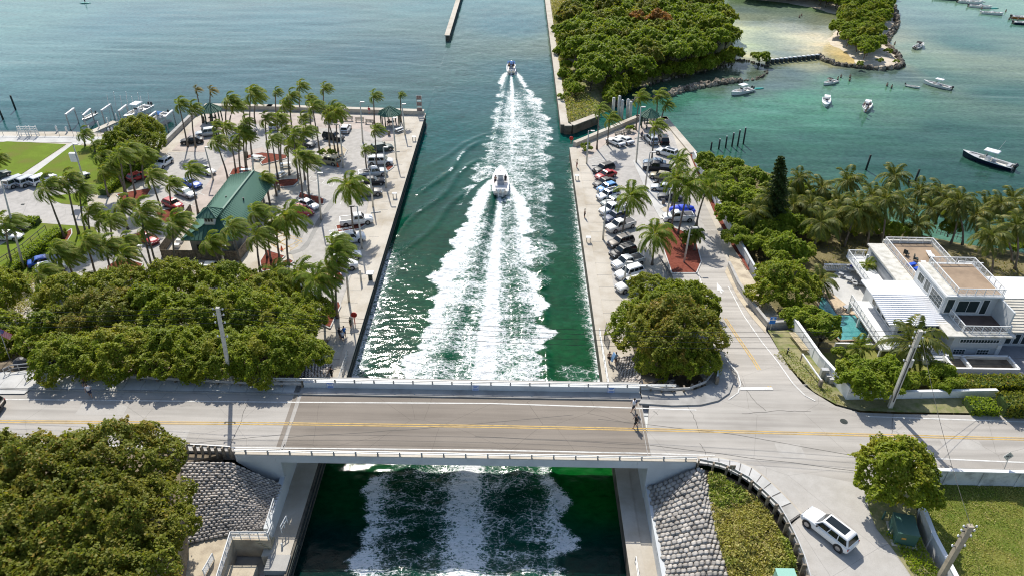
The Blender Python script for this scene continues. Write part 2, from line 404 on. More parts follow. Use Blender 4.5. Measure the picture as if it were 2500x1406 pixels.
# long oblique wake crests running to the west wall
ob = np.zeros_like(X)
for (u0, v0, u1, v1, amp) in ((1165, 350, 1035, 470, .22), (1160, 395, 985, 560, .2), (1140, 470, 960, 640, .17), (1185, 330, 1050, 400, .14)):
    a = at(u0, v0, 0); b = at(u1, v1, 0); dx, dy = b.x - a.x, b.y - a.y; Ln = math.hypot(dx, dy); dx /= Ln; dy /= Ln
    t = (X - a.x) * dx + (Y - a.y) * dy; n = -(X - a.x) * dy + (Y - a.y) * dx
    ob += amp * np.exp(-((n + .6 * np.sin(t * .3)) / .75) ** 2) * smooth01(-3, 2, t) * (1 - smooth01(Ln - 2, Ln + 4, t))
ob *= inch * (1 - iA) * (1 - iB)
zz += ob
foam = np.maximum(foam, smooth01(.15, .21, ob) * smooth01(.52, .7, fbm(X * .4, Y * .4, 3, 91)) * .5)
zz *= smooth01(-20.6, -20.1, X) * (1 - smooth01(11.5, 11.9, X))
far = (1 - inch)
zz += far * (fbm(X * .1, Y * .25, 3, 15) - .5) * .25 * (1 - smooth01(200, 400, np.hypot(X, Y)))
# colour of bottom and water by place; far points have sky reflection painted in
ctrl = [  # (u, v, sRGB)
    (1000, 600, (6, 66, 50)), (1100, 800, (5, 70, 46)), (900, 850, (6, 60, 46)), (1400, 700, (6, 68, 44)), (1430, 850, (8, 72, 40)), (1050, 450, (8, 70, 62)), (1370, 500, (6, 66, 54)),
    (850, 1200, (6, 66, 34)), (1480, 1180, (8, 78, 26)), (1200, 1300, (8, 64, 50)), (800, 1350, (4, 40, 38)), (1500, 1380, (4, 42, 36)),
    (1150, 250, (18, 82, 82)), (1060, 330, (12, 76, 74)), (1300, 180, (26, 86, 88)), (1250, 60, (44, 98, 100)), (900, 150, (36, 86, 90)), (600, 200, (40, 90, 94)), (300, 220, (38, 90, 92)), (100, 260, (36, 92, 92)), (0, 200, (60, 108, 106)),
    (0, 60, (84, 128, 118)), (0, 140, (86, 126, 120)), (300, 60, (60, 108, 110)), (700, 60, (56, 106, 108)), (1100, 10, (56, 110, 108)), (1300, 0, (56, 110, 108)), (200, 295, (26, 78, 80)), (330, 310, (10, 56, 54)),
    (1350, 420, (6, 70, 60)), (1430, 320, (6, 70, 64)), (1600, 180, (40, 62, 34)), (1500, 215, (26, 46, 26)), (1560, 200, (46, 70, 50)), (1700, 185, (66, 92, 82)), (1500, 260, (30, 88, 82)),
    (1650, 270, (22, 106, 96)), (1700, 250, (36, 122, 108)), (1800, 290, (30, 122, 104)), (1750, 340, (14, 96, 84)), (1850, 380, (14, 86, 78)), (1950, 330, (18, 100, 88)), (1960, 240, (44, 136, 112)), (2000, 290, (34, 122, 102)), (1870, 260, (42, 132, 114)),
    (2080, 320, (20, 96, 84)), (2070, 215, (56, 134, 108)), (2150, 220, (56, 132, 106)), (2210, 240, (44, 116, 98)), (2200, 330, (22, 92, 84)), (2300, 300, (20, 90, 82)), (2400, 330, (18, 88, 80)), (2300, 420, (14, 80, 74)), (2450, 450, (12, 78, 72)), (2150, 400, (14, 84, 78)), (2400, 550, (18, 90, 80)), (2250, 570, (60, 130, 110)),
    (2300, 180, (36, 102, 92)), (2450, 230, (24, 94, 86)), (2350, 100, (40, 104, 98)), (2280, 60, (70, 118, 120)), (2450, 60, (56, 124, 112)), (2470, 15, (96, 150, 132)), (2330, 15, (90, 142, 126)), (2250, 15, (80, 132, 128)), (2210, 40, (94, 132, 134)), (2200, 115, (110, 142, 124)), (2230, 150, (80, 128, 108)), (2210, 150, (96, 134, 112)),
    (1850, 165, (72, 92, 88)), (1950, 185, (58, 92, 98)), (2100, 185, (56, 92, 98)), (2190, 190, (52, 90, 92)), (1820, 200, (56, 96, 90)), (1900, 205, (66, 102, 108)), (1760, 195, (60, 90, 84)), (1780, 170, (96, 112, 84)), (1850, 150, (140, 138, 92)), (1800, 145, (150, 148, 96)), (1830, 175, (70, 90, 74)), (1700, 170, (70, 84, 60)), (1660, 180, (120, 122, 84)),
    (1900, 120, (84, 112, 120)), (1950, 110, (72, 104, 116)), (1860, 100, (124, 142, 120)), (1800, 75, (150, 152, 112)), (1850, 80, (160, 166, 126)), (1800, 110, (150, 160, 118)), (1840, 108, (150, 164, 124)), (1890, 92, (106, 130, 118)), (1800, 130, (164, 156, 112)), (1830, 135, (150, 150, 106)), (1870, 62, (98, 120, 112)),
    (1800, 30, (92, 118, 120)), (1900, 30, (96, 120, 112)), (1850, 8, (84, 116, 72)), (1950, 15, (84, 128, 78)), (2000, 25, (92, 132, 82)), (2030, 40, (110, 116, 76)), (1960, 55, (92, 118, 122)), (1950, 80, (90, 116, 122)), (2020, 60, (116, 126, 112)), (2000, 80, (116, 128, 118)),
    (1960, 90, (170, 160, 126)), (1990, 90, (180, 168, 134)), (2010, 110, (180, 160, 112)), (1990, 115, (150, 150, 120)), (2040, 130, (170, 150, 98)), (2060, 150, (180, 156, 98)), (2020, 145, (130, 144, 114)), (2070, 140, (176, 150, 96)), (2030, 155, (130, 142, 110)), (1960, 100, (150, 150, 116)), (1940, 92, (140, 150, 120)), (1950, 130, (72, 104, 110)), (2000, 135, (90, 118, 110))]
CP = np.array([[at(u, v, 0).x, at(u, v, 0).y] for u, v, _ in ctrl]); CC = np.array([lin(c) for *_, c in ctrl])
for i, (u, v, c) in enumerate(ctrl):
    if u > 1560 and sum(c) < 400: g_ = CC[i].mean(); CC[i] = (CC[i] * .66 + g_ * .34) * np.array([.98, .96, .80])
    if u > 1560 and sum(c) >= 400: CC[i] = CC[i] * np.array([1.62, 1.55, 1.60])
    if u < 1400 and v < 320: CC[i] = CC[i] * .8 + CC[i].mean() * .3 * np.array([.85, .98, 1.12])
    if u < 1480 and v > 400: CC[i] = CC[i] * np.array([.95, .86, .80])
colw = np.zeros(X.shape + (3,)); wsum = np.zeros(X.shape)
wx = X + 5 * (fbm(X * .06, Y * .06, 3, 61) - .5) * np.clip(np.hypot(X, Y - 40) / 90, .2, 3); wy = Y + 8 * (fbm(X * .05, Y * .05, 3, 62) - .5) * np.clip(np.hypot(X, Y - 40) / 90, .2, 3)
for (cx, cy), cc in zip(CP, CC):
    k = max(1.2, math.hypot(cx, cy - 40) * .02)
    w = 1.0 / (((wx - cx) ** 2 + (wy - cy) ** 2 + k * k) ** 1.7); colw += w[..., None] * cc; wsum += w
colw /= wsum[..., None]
side = (X < -20.2) | ((X > 11.7) & (Y > 45))
nx, ny = len(xs), len(ys)
V = np.stack([X, Y, zz], -1).reshape(-1, 3)
ii = (np.arange(ny - 1)[:, None] * nx + np.arange(nx - 1)[None, :]).ravel()
Fw = np.stack([ii, ii + 1, ii + 1 + nx, ii + nx], -1)
b = NB('sea_water')
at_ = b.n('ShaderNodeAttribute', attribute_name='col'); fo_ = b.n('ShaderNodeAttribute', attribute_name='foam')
g = b.geo(1)
wv = b.noise(b.geo((.65, 1.0, 1)), 1.35, 5, .66, .4); wv2 = b.noise(b.geo((.16, .34, 1)), .5, 3, .55); wv3 = b.noise(g, 5.5, 3, .6)
wv4 = b.noise(b.geo((.06, .17, 1)), 1.0, 4, .6, .4)
hgt = b.math('ADD', b.math('MULTIPLY', wv4, 1.0), b.math('MULTIPLY', wv, .42)); hgt = b.math('ADD', hgt, b.math('ADD', b.math('MULTIPLY', wv2, .8), b.math('MULTIPLY', wv3, .20)))
tint = b.mix(b.mr(b.math('ADD', b.math('MULTIPLY', wv, .68), b.math('MULTIPLY', wv4, .32)), .36, .64, 0, 1), (.60, .63, .66), (1.35, 1.32, 1.3)); base = b.mix(1.0, at_.outputs[0], tint, 'MULTIPLY')  # light and dark of the ripples painted into the base colour
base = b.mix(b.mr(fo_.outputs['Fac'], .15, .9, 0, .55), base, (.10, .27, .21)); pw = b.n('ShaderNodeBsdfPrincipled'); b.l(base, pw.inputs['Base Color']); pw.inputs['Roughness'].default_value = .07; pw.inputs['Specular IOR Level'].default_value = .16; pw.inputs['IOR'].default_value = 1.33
bu = b.n('ShaderNodeBump', i_Strength=.34, i_Distance=.15); b.l(hgt, bu.inputs['Height']); b.l(bu.outputs[0], pw.inputs['Normal'])
# foam lace
dv = b.noise(g, .9, 4, .6); gv = b.mix(.55, g, dv, 'ADD')
n_ = b.n('ShaderNodeVectorMath', operation='ADD'); nz = b.n('ShaderNodeTexNoise', i_Scale=1.3, i_Detail=4.0); b.l(g, nz.inputs['Vector'])
sub = b.n('ShaderNodeVectorMath', operation='SCALE'); b.l(nz.outputs['Color'], sub.inputs[0]); sub.inputs['Scale'].default_value = 1.5
b.l(g, n_.inputs[0]); b.l(sub.outputs[0], n_.inputs[1])
def lace(scale, w, stretch):
    mp = b.n('ShaderNodeMapping'); b.l(n_.outputs[0], mp.inputs[0]); mp.inputs['Scale'].default_value = stretch
    vo = b.n('ShaderNodeTexVoronoi', feature='DISTANCE_TO_EDGE', i_Scale=scale); b.l(mp.outputs[0], vo.inputs['Vector'])
    return b.mr(vo.outputs[0], 0, w, 1, 0)
l1 = lace(.95, .17, (.8, 1.25, 1)); l2 = lace(2.7, .24, (.8, 1.35, 1)); fn = b.noise(b.geo((.9, 3.4, 1)), 2.1, 6, .72); fm = b.noise(b.geo((.8, 1.1, 1)), .55, 4, .6)
cov = fo_.outputs['Fac']
ln = b.math('ADD', b.math('MULTIPLY', b.math('MAXIMUM', l1, b.math('MULTIPLY', l2, .8)), .55), b.math('ADD', b.math('MULTIPLY', fn, 1.5), b.math('MULTIPLY', fm, .7)))
val = b.math('ADD', b.math('MULTIPLY', cov, 1.22), b.math('SUBTRACT', ln, 1.93))
fac = b.n('ShaderNodeMapRange', interpolation_type='SMOOTHSTEP'); b.l(val, fac.inputs[0]); fac.inputs[1].default_value = -.20; fac.inputs[2].default_value = .30
facm = b.math('MULTIPLY', fac.outputs[0], b.mr(cov, .03, .16))
pf = b.n('ShaderNodeBsdfPrincipled'); pf.inputs['Roughness'].default_value = .8
fcol = b.mix(b.mr(fn, .3, .65), (.66, .72, .71), (.93, .93, .92)); b.l(fcol, pf.inputs['Base Color']); pf.inputs['Specular IOR Level'].default_value = .1
bf = b.n('ShaderNodeBump', i_Strength=.6, i_Distance=.22); b.l(b.math('ADD', ln, b.noise(b.geo((1.2, 4, 1)), 1.2, 4, .6)), bf.inputs['Height']); b.l(bf.outputs[0], pf.inputs['Normal'])
mx = b.n('ShaderNodeMixShader'); b.l(facm, mx.inputs[0]); b.l(pw.outputs[0], mx.inputs[1]); b.l(pf.outputs[0], mx.inputs[2]); b.l(mx.outputs[0], b.out.inputs[0])
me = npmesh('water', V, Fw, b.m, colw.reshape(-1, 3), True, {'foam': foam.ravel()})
tag(link('water', me), kind='structure')
def poly_sd(P, X, Y):                      # signed distance to a polygon, positive inside
    d = np.full(X.shape, 1e9); ins = np.zeros(X.shape, bool); n = len(P)
    for i in range(n):
        ax, ay = P[i][0], P[i][1]; bx, by = P[i - 1][0], P[i - 1][1]; ex, ey = bx - ax, by - ay
        t = np.clip(((X - ax) * ex + (Y - ay) * ey) / (ex * ex + ey * ey + 1e-9), 0, 1)
        d = np.minimum(d, np.hypot(X - ax - t * ex, Y - ay - t * ey))
        c = ((ay > Y) != (by > Y)) & (X < (bx - ax) * (Y - ay) / (by - ay + 1e-12) + ax); ins ^= c
    return np.where(ins, d, -d)
def terrain(name, P, zf, cell, m, slope=.25, seed=1, bump=.25, beach=None):
    """land that dips under the water along the outline P"""
    x0, x1 = min(p[0] for p in P) - 6, max(p[0] for p in P) + 6; y0, y1 = min(p[1] for p in P) - 6, max(p[1] for p in P) + 6
    gx, gy = np.meshgrid(np.arange(x0, x1, cell), np.arange(y0, y1, cell)); sd = poly_sd(P, gx, gy) + (fbm(gx * .2, gy * .2, 3, seed) - .5) * 1.5
    top = zf(gx, gy) + (fbm(gx * .15, gy * .15, 3, seed + 3) - .5) * bump * 2
    z = np.minimum(top, sd * slope); nx_, ny_ = gx.shape[1], gx.shape[0]
    ii = (np.arange(ny_ - 1)[:, None] * nx_ + np.arange(nx_ - 1)[None, :]).ravel()
    keep = (sd > -5)[:-1, :-1].ravel(); Fq = np.stack([ii, ii + 1, ii + 1 + nx_, ii + nx_], -1)[keep]
    o = link(name, npmesh(name, np.stack([gx, gy, z], -1).reshape(-1, 3), Fq, m, None, True)); return tag(o, kind='structure')
# ---------------------------------------------------------------- west bank: quay, lot, lawns
XW = -20.05                                # face of the west quay wall
yb0 = at(1033, 278, Q).y
westP = [Vector((XW, 66.2)), Vector((XW, yb0)), at(660, 268, Q), at(505, 264, Q), at(472, 281, Q), at(400, 352, Q), at(396, 331, Q), at(180, 322, Q), at(0, 322, Q), at(-500, 318, Q), Vector((-260, 66)), Vector((-70, 66))]
sheet('west_ground', westP, Q - .03, 0, None, M_conc, depth=3.2)
nwall = MB()                                # stained face of the quay with fender strip
def qbox(name, pts, z0, z1, m, parent=None):
    mb = MB(); mb.prism([(p.x, p.y) for p in pts], z0, z1); return mb.build(name, m, parent)
t = empty('west_quay_wall', (XW, 110, 0), label='long west quay wall of stained concrete with a dark waterline along the channel', cat='quay wall')
mb = MB(); mb.box((XW + .10, (36 + yb0) / 2, .95), (.22, yb0 - 36, 1.9)); mb.build('wall_face', M_seawall, t).location = (-XW, -110, 0)
mb = MB(); mb.box((XW + .26, (36 + yb0) / 2, .75), (.14, yb0 - 36, .22)); mb.box((XW + .26, (36 + yb0) / 2, 1.6), (.14, yb0 - 36, .16)); mb.build('fender', M_dkwood, t).location = (-XW, -110, 0)
mb = MB(); mb.box((XW - .45, (66 + yb0) / 2, Q + .03), (1.5, yb0 - 66, .14)); cap_me = mb.mesh('coping', M_conc)
cp = link('coping', cap_me, t); cp.location = (-XW, -110, 0)
# walkways along the quay
sheet('west_quay_walk', [Vector((XW - 1.2, 66)), Vector((XW - 1.2, yb0 - 1.2)), at(955, 290, Q), at(968, 345, Q), at(905, 470, Q), at(870, 640, Q), at(838, 740, Q), at(815, 800, Q), Vector((-24.6, 69)), Vector((-24.6, 66))], Q, .0, None, M_conc)
wj = MB()
yy = 70.0
while yy < yb0 - 2: wj.box((XW - 1.6, yy, Q + .005), (2.6, .05, .02)); yy += 3.05
wj.build('west_quay_joints', M_conc2); tag(bpy.data.objects['west_quay_joints'], kind='structure')
# sea walls at the back and on the marina side, standing above the plaza
def seawall(name, pts, h, w, m, label, cat='sea wall', z=Q):
    mb = MB(); p0 = pts[0]
    for a, b_ in zip(pts[:-1], pts[1:]):
        a, b_ = Vector((a[0], a[1], z)), Vector((b_[0], b_[1], z)); d = (b_ - a).normalized() * w / 2
        mb.bar(a - d * .9 + Vector((0, 0, h / 2)), b_ + d * .9 + Vector((0, 0, h / 2)), w, h)
    return tag(mb.build(name, m), label, cat)
seawall('sea_wall', [(XW - .6, yb0 - .5), at(660, 268, Q), at(508, 266, Q)], .95, 1.3, M_conc, 'low pale concrete sea wall along the back of the palm plaza')
seawall('sea_wall', [at(508, 268, Q), at(474, 284, Q), at(403, 354, Q)], .95, .7, M_conc2, 'mottled grey sea wall between the marina slips and the plaza')
# plaza paving, lots, lawns (each 4-8 mm above the one below)
def lay(name, L, off, m, z=Q, depth=0): return sheet(name, px(L, z), z, off, None, m, depth=depth)
lay('plaza_paving', [(510, 274), (955, 286), (975, 292), (962, 345), (900, 345), (895, 322), (700, 318), (600, 420), (590, 640), (440, 690), (380, 660), (420, 540), (520, 430), (490, 372), (420, 368)], .008, M_plaza)
lay('parking_lot', [(412, 372), (500, 372), (520, 330), (600, 300), (700, 312), (880, 316), (930, 335), (945, 380), (905, 470), (868, 640), (815, 790), (730, 760), (560, 668), (660, 650), (720, 640), (690, 560), (640, 480), (760, 470), (700, 400), (640, 360), (560, 380), (520, 430), (455, 520), (420, 560), (410, 640), (330, 700), (180, 800), (60, 760), (150, 640), (260, 600), (330, 500), (380, 440), (396, 398)], .014, M_lot)
lay('service_road', [(-300, 455), (0, 432), (150, 437), (208, 447), (210, 500), (330, 500), (300, 640), (150, 600), (0, 520), (-300, 580)], .010, M_lot)
lay('marina_promenade', [(-400, 335), (0, 332), (395, 336), (398, 356), (190, 352), (175, 349), (0, 347), (-400, 352)], .012, M_walk)
lay('lawn_path', [(176, 349), (204, 350), (78, 432), (48, 430)], .022, M_walk)
lay('lawn_path', [(-300, 443), (0, 427), (205, 432), (210, 440), (0, 437), (-300, 455)], .022, M_walk)
lay('lawn', [(-200, 372), (18, 346), (162, 353), (48, 429), (0, 428), (-300, 440)], .03, M_grass)
lay('lawn', [(176, 355), (300, 360), (392, 360), (385, 400), (300, 470), (210, 475), (206, 432), (76, 431)], .03, M_grass)
lay('lawn', [(118, 480), (210, 470), (215, 505), (150, 498), (118, 485)], .034, M_grass)
lay('lawn', [(-300, 620), (0, 600), (95, 545), (230, 555), (250, 590), (160, 650), (60, 700), (-300, 720)], .034, M_grass)
lay('lawn', [(318, 680), (352, 655), (352, 640), (330, 690), (305, 700)], .05, M_grass)
lay('lawn', [(385, 664), (420, 656), (470, 662), (470, 700), (360, 700)], .05, M_grass)
# mulch beds with curbs
def bed(L, label, z=Q, cat='planting bed', zf=None, m=None, curb=True):
    pts = pxf(L, zf) if zf else px(L, z)
    t = empty('mulch_bed', pts[0], label=label, cat=cat)
    o = sheet('mulch', [p - pts[0] for p in pts], (lambda x, y: (zf(x + pts[0].x, y + pts[0].y) - pts[0].z)) if zf else 0.0, .12, 2.0 if zf else None, m or M_mulch, t, .12)
    if curb:
        mb = MB(); n = len(pts)
        for i in range(n):
            a, b_ = pts[i] - pts[0], pts[(i + 1) % n] - pts[0]; mb.bar(a + Vector((0, 0, .07)), b_ + Vector((0, 0, .07)), .16, .16)
        mb.build('curb', M_walk, t)
    return t
bed([(596, 382), (640, 374), (702, 380), (700, 388), (672, 396), (640, 404), (636, 398), (650, 386), (620, 384), (603, 391)], 'red mulch bed with tall palms north of the pavilion')
bed([(560, 428), (568, 414), (590, 408), (612, 416), (606, 424), (575, 430)], 'small red mulch bed behind the pavilion roof ridge')
bed([(662, 444), (690, 440), (726, 438), (732, 430), (728, 446), (716, 456), (690, 458), (668, 456)], 'crescent mulch bed beside the white picnic tables')
bed([(732, 470), (748, 476), (780, 482), (792, 488), (790, 500), (776, 502), (728, 484)], 'red mulch island beside the disabled parking bays')
bed([(635, 640), (652, 612), (696, 626), (682, 640), (666, 660), (640, 664)], 'triangular mulch bed east of the timber fence')
bed([(590, 672), (620, 666), (640, 672), (640, 692), (596, 694)], 'mulch bed behind the big round trees on the lot edge')
bed([(690, 640), (706, 632), (718, 640), (700, 652), (690, 655)], 'little mulch tip at the end of the yellow hatching')
bed([(284, 476), (314, 470), (372, 460), (360, 480), (330, 498), (300, 494)], 'leaf shaped mulch bed by the hedge corner')
bed([(380, 520), (420, 510), (440, 522), (420, 545), (392, 546)], 'mulch bed beside the red hatchback')
bed([(258, 690), (262, 650), (300, 630), (350, 646), (322, 684), (290, 700)], 'mulch bed with several palms south of the lot')
bed([(788, 750), (802, 738), (828, 738), (832, 748), (818, 775), (806, 802), (780, 790), (760, 780)], 'heart shaped mulch bed where the quay meets the big trees')
bed([(150, 575), (175, 560), (176, 572), (165, 590), (150, 606), (142, 600)], 'narrow mulch bed at the end of the long hedge')
bed([(820, 552), (882, 542), (896, 548), (878, 560), (825, 570)], 'mulch strip between the white pickup and the ladder truck')
bed([(888, 426), (905, 420), (955, 402), (962, 408), (950, 418)], 'mulch strip between the minivan and the pickup')
bed([(772, 372), (800, 358), (832, 354), (848, 368), (840, 384), (812, 386), (790, 376)], 'sandy kerbed island with three palms and grass tufts', m=M_sand)
# painted marks of the west lot
wl = MB()
for a, b_ in [((752, 440), (812, 456)), ((752, 440), (760, 430)), ((812, 456), (816, 446)), ((760, 430), (816, 446)), ((770, 445), (778, 435)), ((786, 449), (794, 439)), ((800, 453), (808, 443)),
              ((760, 418), (764, 410)), ((830, 500), (836, 488)), ((795, 690), (835, 700)), ((770, 715), (812, 725)), ((440, 490), (478, 505)), ((410, 520), (440, 532)), ((760, 412), (820, 426)), ((484, 470), (500, 478)),
              ((530, 345), (560, 352)), ((575, 372), (600, 378)), ((560, 395), (590, 400))]:
    ribbon('', [at(*a, Q), at(*b_, Q)], .12, Q, .024, M_wline, mb=wl)
tag(wl.build('parking_lines', M_wline), kind='structure')
wl = MB()
for a, b_ in [((662, 596), (692, 614)), ((680, 590), (712, 606)), ((690, 575), (738, 590)), ((668, 600), (700, 582)), ((690, 610), (730, 588)), ((652, 590), (690, 574)), ((738, 590), (720, 600)), ((708, 612), (728, 600)), ((670, 566), (738, 584))]:
    ribbon('', [at(*a, Q), at(*b_, Q)], .12, Q, .024, M_yline, mb=wl)
tag(wl.build('yellow_hatching', M_yline), kind='structure')
mb = MB()
for L in ([(742, 560), (760, 535), (790, 505), (815, 488), (822, 494), (790, 540), (776, 560), (758, 590), (745, 612), (725, 628), (706, 630), (712, 616), (730, 606), (738, 585), (728, 580), (722, 565), (735, 552)],):
    pass
M_wet = mat('damp_asphalt', (.20, .195, .18), .6, .12, .6, 9)
lay('damp_patch', [(822, 470), (816, 500), (795, 525), (775, 560), (752, 604), (742, 612), (716, 622), (700, 618), (716, 612), (732, 608), (750, 588), (764, 560), (770, 545), (790, 515), (806, 490)], .020, M_wet)
lay('damp_patch', [(728, 570), (738, 552), (758, 545), (768, 548), (760, 560), (744, 566), (738, 580), (724, 600), (716, 596)], .020, M_wet)

# ---------------------------------------------------------------- east bank
XE = 11.35
yE0 = at(1394, 362, Q).y
eastQ = [Vector((XE, 61)), Vector((XE, yE0)), at(1404, 352, Q), at(1560, 290, Q), at(1622, 288, Q), at(1690, 372, Q), at(1790, 600, Q), Vector((34, 90)), Vector((24, 61))]
sheet('east_quay_ground', eastQ, Q - .03, 0, None, M_conc, depth=3.2)
t = empty('east_quay_wall', (XE, 100, 0), label='long east quay wall with foam breaking along it', cat='quay wall')
mb = MB(); mb.box((XE - .10, (36 + yE0) / 2, .95), (.22, yE0 - 36, 1.9)); mb.build('wall_face', M_seawall, t).location = (-XE, -100, 0)
mb = MB(); mb.box((XE + .45, (36 + yE0) / 2, Q + .03), (1.4, yE0 - 36, .14)); mb.build('coping', M_conc, t).location = (-XE, -100, 0)
def between(A, B, n):
    return [(A[0] + (B[0] - A[0]) * i / n, A[1] + (B[1] - A[1]) * i / n) for i in range(n + 1)]
# walk slabs on the east quay
ewalk = [Vector((XE + 1.2, 61)), Vector((XE + 1.2, yE0 - 1)), at(1412, 358, Q), at(1432, 395, Q), at(1462, 470, Q), at(1480, 585, Q), at(1497, 690, Q), Vector((17.5, 70)), Vector((17.5, 61))]
sheet('east_quay_walk', ewalk, Q, .0, None, M_conc)
wj = MB(); yy = 68.0
while yy < 132: wj.box((XE + 2.6, yy, Q + .004), (3.0, .05, .02)); yy += 3.2
tag(wj.build('east_quay_joints', M_conc2), kind='structure')
sheet('east_parking_lot', px([(1432, 395), (1428, 378), (1500, 345), (1545, 318), (1640, 322), (1668, 400), (1716, 545), (1740, 600), (1690, 700), (1560, 730), (1500, 712), (1482, 585), (1464, 470)], Q), Q, .012, None, M_lot)
sheet('east_plaza', px([(1412, 368), (1470, 340), (1556, 300), (1600, 296), (1620, 312), (1632, 330), (1560, 328), (1548, 345), (1510, 335), (1480, 350), (1440, 385), (1428, 384)], Q), Q, .02, None, M_plaza)
seawall('sea_wall', [at(1406, 356, Q), at(1556, 293, Q), at(1572, 291, Q)], .9, 1.0, M_conc, 'oblique pale sea wall at the north end of the east lot')
seawall('sea_wall', [at(1572, 292, Q), at(1622, 291, Q), at(1690, 372, Q)], .25, 1.5, M_conc, 'low kerb wall of the east lot facing the anchored boats')
# land east of the lot, sloping to the lagoon
shore = [at(1690, 372, 0), at(1790, 392, 0), at(1880, 425, 0), at(1990, 478, 0), at(2100, 530, 0), at(2230, 572, 0), at(2350, 596, 0), at(2500, 618, 0), at(2900, 700, 0), Vector((190, 62)), Vector((30, 62)), Vector((32, 92)), Vector((34.5, 100))]
def zeast(x, y):
    y = np.asarray(y, float); x = np.asarray(x, float)
    a = np.where(y <= 61, RZ - .08, np.where(y < 84, (RZ - .08) - (y - 61) / 23.0 * 3.2, np.where(y < 108, 3.72 - (y - 84) / 24.0 * 1.7, 2.0)))
    g = np.interp(y, [61, 67, 74, 90, 108], [6.5, 4.3, 3.2, 2.9, 2.0]); k = np.clip((x - 36.3) / 1.5, 0, 1) * (y > 60.5); return a * (1 - k) + g * k
def ze(x, y): return float(zeast(x, y))
M_grove = mat('grove_ground', (.20, .17, .085), .95, .3, .5, 6, spec=.1, c2=(.075, .075, .028))
terrain('east_ground', shore, zeast, .8, M_grove, .35, 4, .10)
# approach road on the east side
zap = zr
ap = pxf([(1590, 600), (1640, 655), (1655, 700), (1700, 780), (1745, 860), (1768, 900)], zap) 
appr = pxf([(1562, 470), (1585, 560), (1600, 610), (1640, 668), (1660, 740)], zap) + [Vector((20.5, 68)), Vector((21.5, 60.6)), Vector((33, 59.6))] + pxf([(1962, 940), (1925, 895), (1880, 820), (1842, 770), (1812, 700), (1776, 640), (1750, 560), (1722, 500), (1700, 445), (1682, 400), (1650, 385)], zap)
sheet('approach_road', appr, zap, .008, 2.0, M_road, depth=.0)
# bridge road and junction, all at road level
zj = RZ
def line_at(L, z=RZ): return [at(u, v, z) for u, v in L]
yN, yS = at(1000, 966, RZ).y, 49.75                     # north kerb and south edge of the carriageway
curb_r = line_at([(1560, 985), (1640, 990), (1710, 988), (1752, 978), (1778, 960), (1788, 935), (1784, 915), (1772, 890), (1752, 862)])
rd_w = [Vector((-90, yS)), Vector((-21.6, yS)), Vector((-19.9, yN + .6)), Vector((-90, yN))]
sheet('road', [Vector((-200, yS - .2)), Vector((XW - 2.3, yS)), Vector((XW - .9, yN)), Vector((-30, yN)), Vector((-200, yN + .5))], RZ, 0, None, M_road, depth=1.2)
curbS = line_at([(1700, 1121), (1735, 1117), (1769, 1122), (1803, 1130), (1836, 1144), (1866, 1167), (1894, 1192), (1926, 1224), (1955, 1257), (1924, 1287), (1946, 1330), (1962, 1372), (1974, 1406), (1990, 1500)])
rd_e = [Vector((13.3, yS)), Vector((18.5, yS))] + curbS[1:] + line_at([(2270, 1500), (2225, 1406), (2180, 1340), (2140, 1290), (2120, 1240), (2118, 1190), (2150, 1160), (2260, 1140), (2500, 1146)]) + [Vector((200, 44.5)), Vector((200, at(2500, 1000, RZ).y))] + line_at([(2500, 1014), (2200, 1010), (2100, 1006), (2040, 990), (1990, 960), (1962, 940)]) + [Vector((33, 61.0)), at(1790, 935, RZ)] + list(reversed(curb_r[:5])) + [Vector((14.9, yN))]
sheet('road', rd_e, RZ, 0, None, M_road, depth=1.0)
M_side = asphalt('side_street_asphalt', (.46, .435, .395), (.40, .375, .335), False)
sheet('side_street', line_at([(1760, 1122), (1900, 1142), (2100, 1180), (2112, 1195), (2116, 1240), (2138, 1292), (2178, 1342), (2222, 1406), (2262, 1490), (1994, 1490), (1980, 1406), (1966, 1372), (1950, 1330), (1930, 1287), (1960, 1259), (1930, 1224), (1898, 1192), (1869, 1167), (1838, 1146)]), RZ, .005, None, M_side)
# markings
mk = MB()
ribbon('', line_at([(-200, 970), (0, 974), (700, 981), (1200, 984), (1700, 1000)]), .16, RZ, .012, None, mb=mk)
ribbon('', line_at([(-200, 1078), (300, 1088), (700, 1093), (1200, 1098), (1590, 1106), (1745, 1111)]), .16, RZ, .012, None, mb=mk)
ribbon('', line_at([(2120, 1016), (2300, 1022), (2500, 1029), (2700, 1036)]), .16, RZ, .012, None, mb=mk)
ribbon('', line_at([(2245, 1117), (2500, 1128), (2700, 1136)]), .18, RZ, .012, None, mb=mk)
ribbon('', line_at([(1778, 975), (1802, 958), (1808, 935), (1800, 908), (1775, 880), (1755, 845)]), .14, RZ, .04, None, mb=mk)
for L in ([(1660, 700), (1640, 660)], [(1952, 975), (1985, 968)]): pass
ribbon('', pxf([(1778, 700), (1815, 770), (1860, 835), (1900, 885), (1935, 935), (1965, 965), (1990, 978)], zap), .14, zap, .042, None, mb=mk)
ribbon('', pxf([(1702, 660), (1712, 690), (1735, 750)], zap), .12, zap, .042, None, mb=mk)
ribbon('', line_at([(1806, 948), (1886, 948)]), .5, RZ, .04, None, mb=mk)
tag(mk.build('white_road_lines', M_wline), kind='structure')
mk = MB()
for off in (-.14, .14):
    ribbon('', [p + Vector((0, off, 0)) for p in line_at([(-200, 1026), (0, 1028), (700, 1033.5), (1200, 1040), (1590, 1048), (2000, 1058), (2500, 1071), (2700, 1077)])], .13, RZ, .014, None, mb=mk)
    ribbon('', [p + Vector((off, 0, 0)) for p in pxf([(1770, 777), (1800, 822), (1840, 880), (1880, 946)], zap)], .12, zap, .042, None, mb=mk)
tag(mk.build('yellow_centre_lines', M_yline), kind='structure')
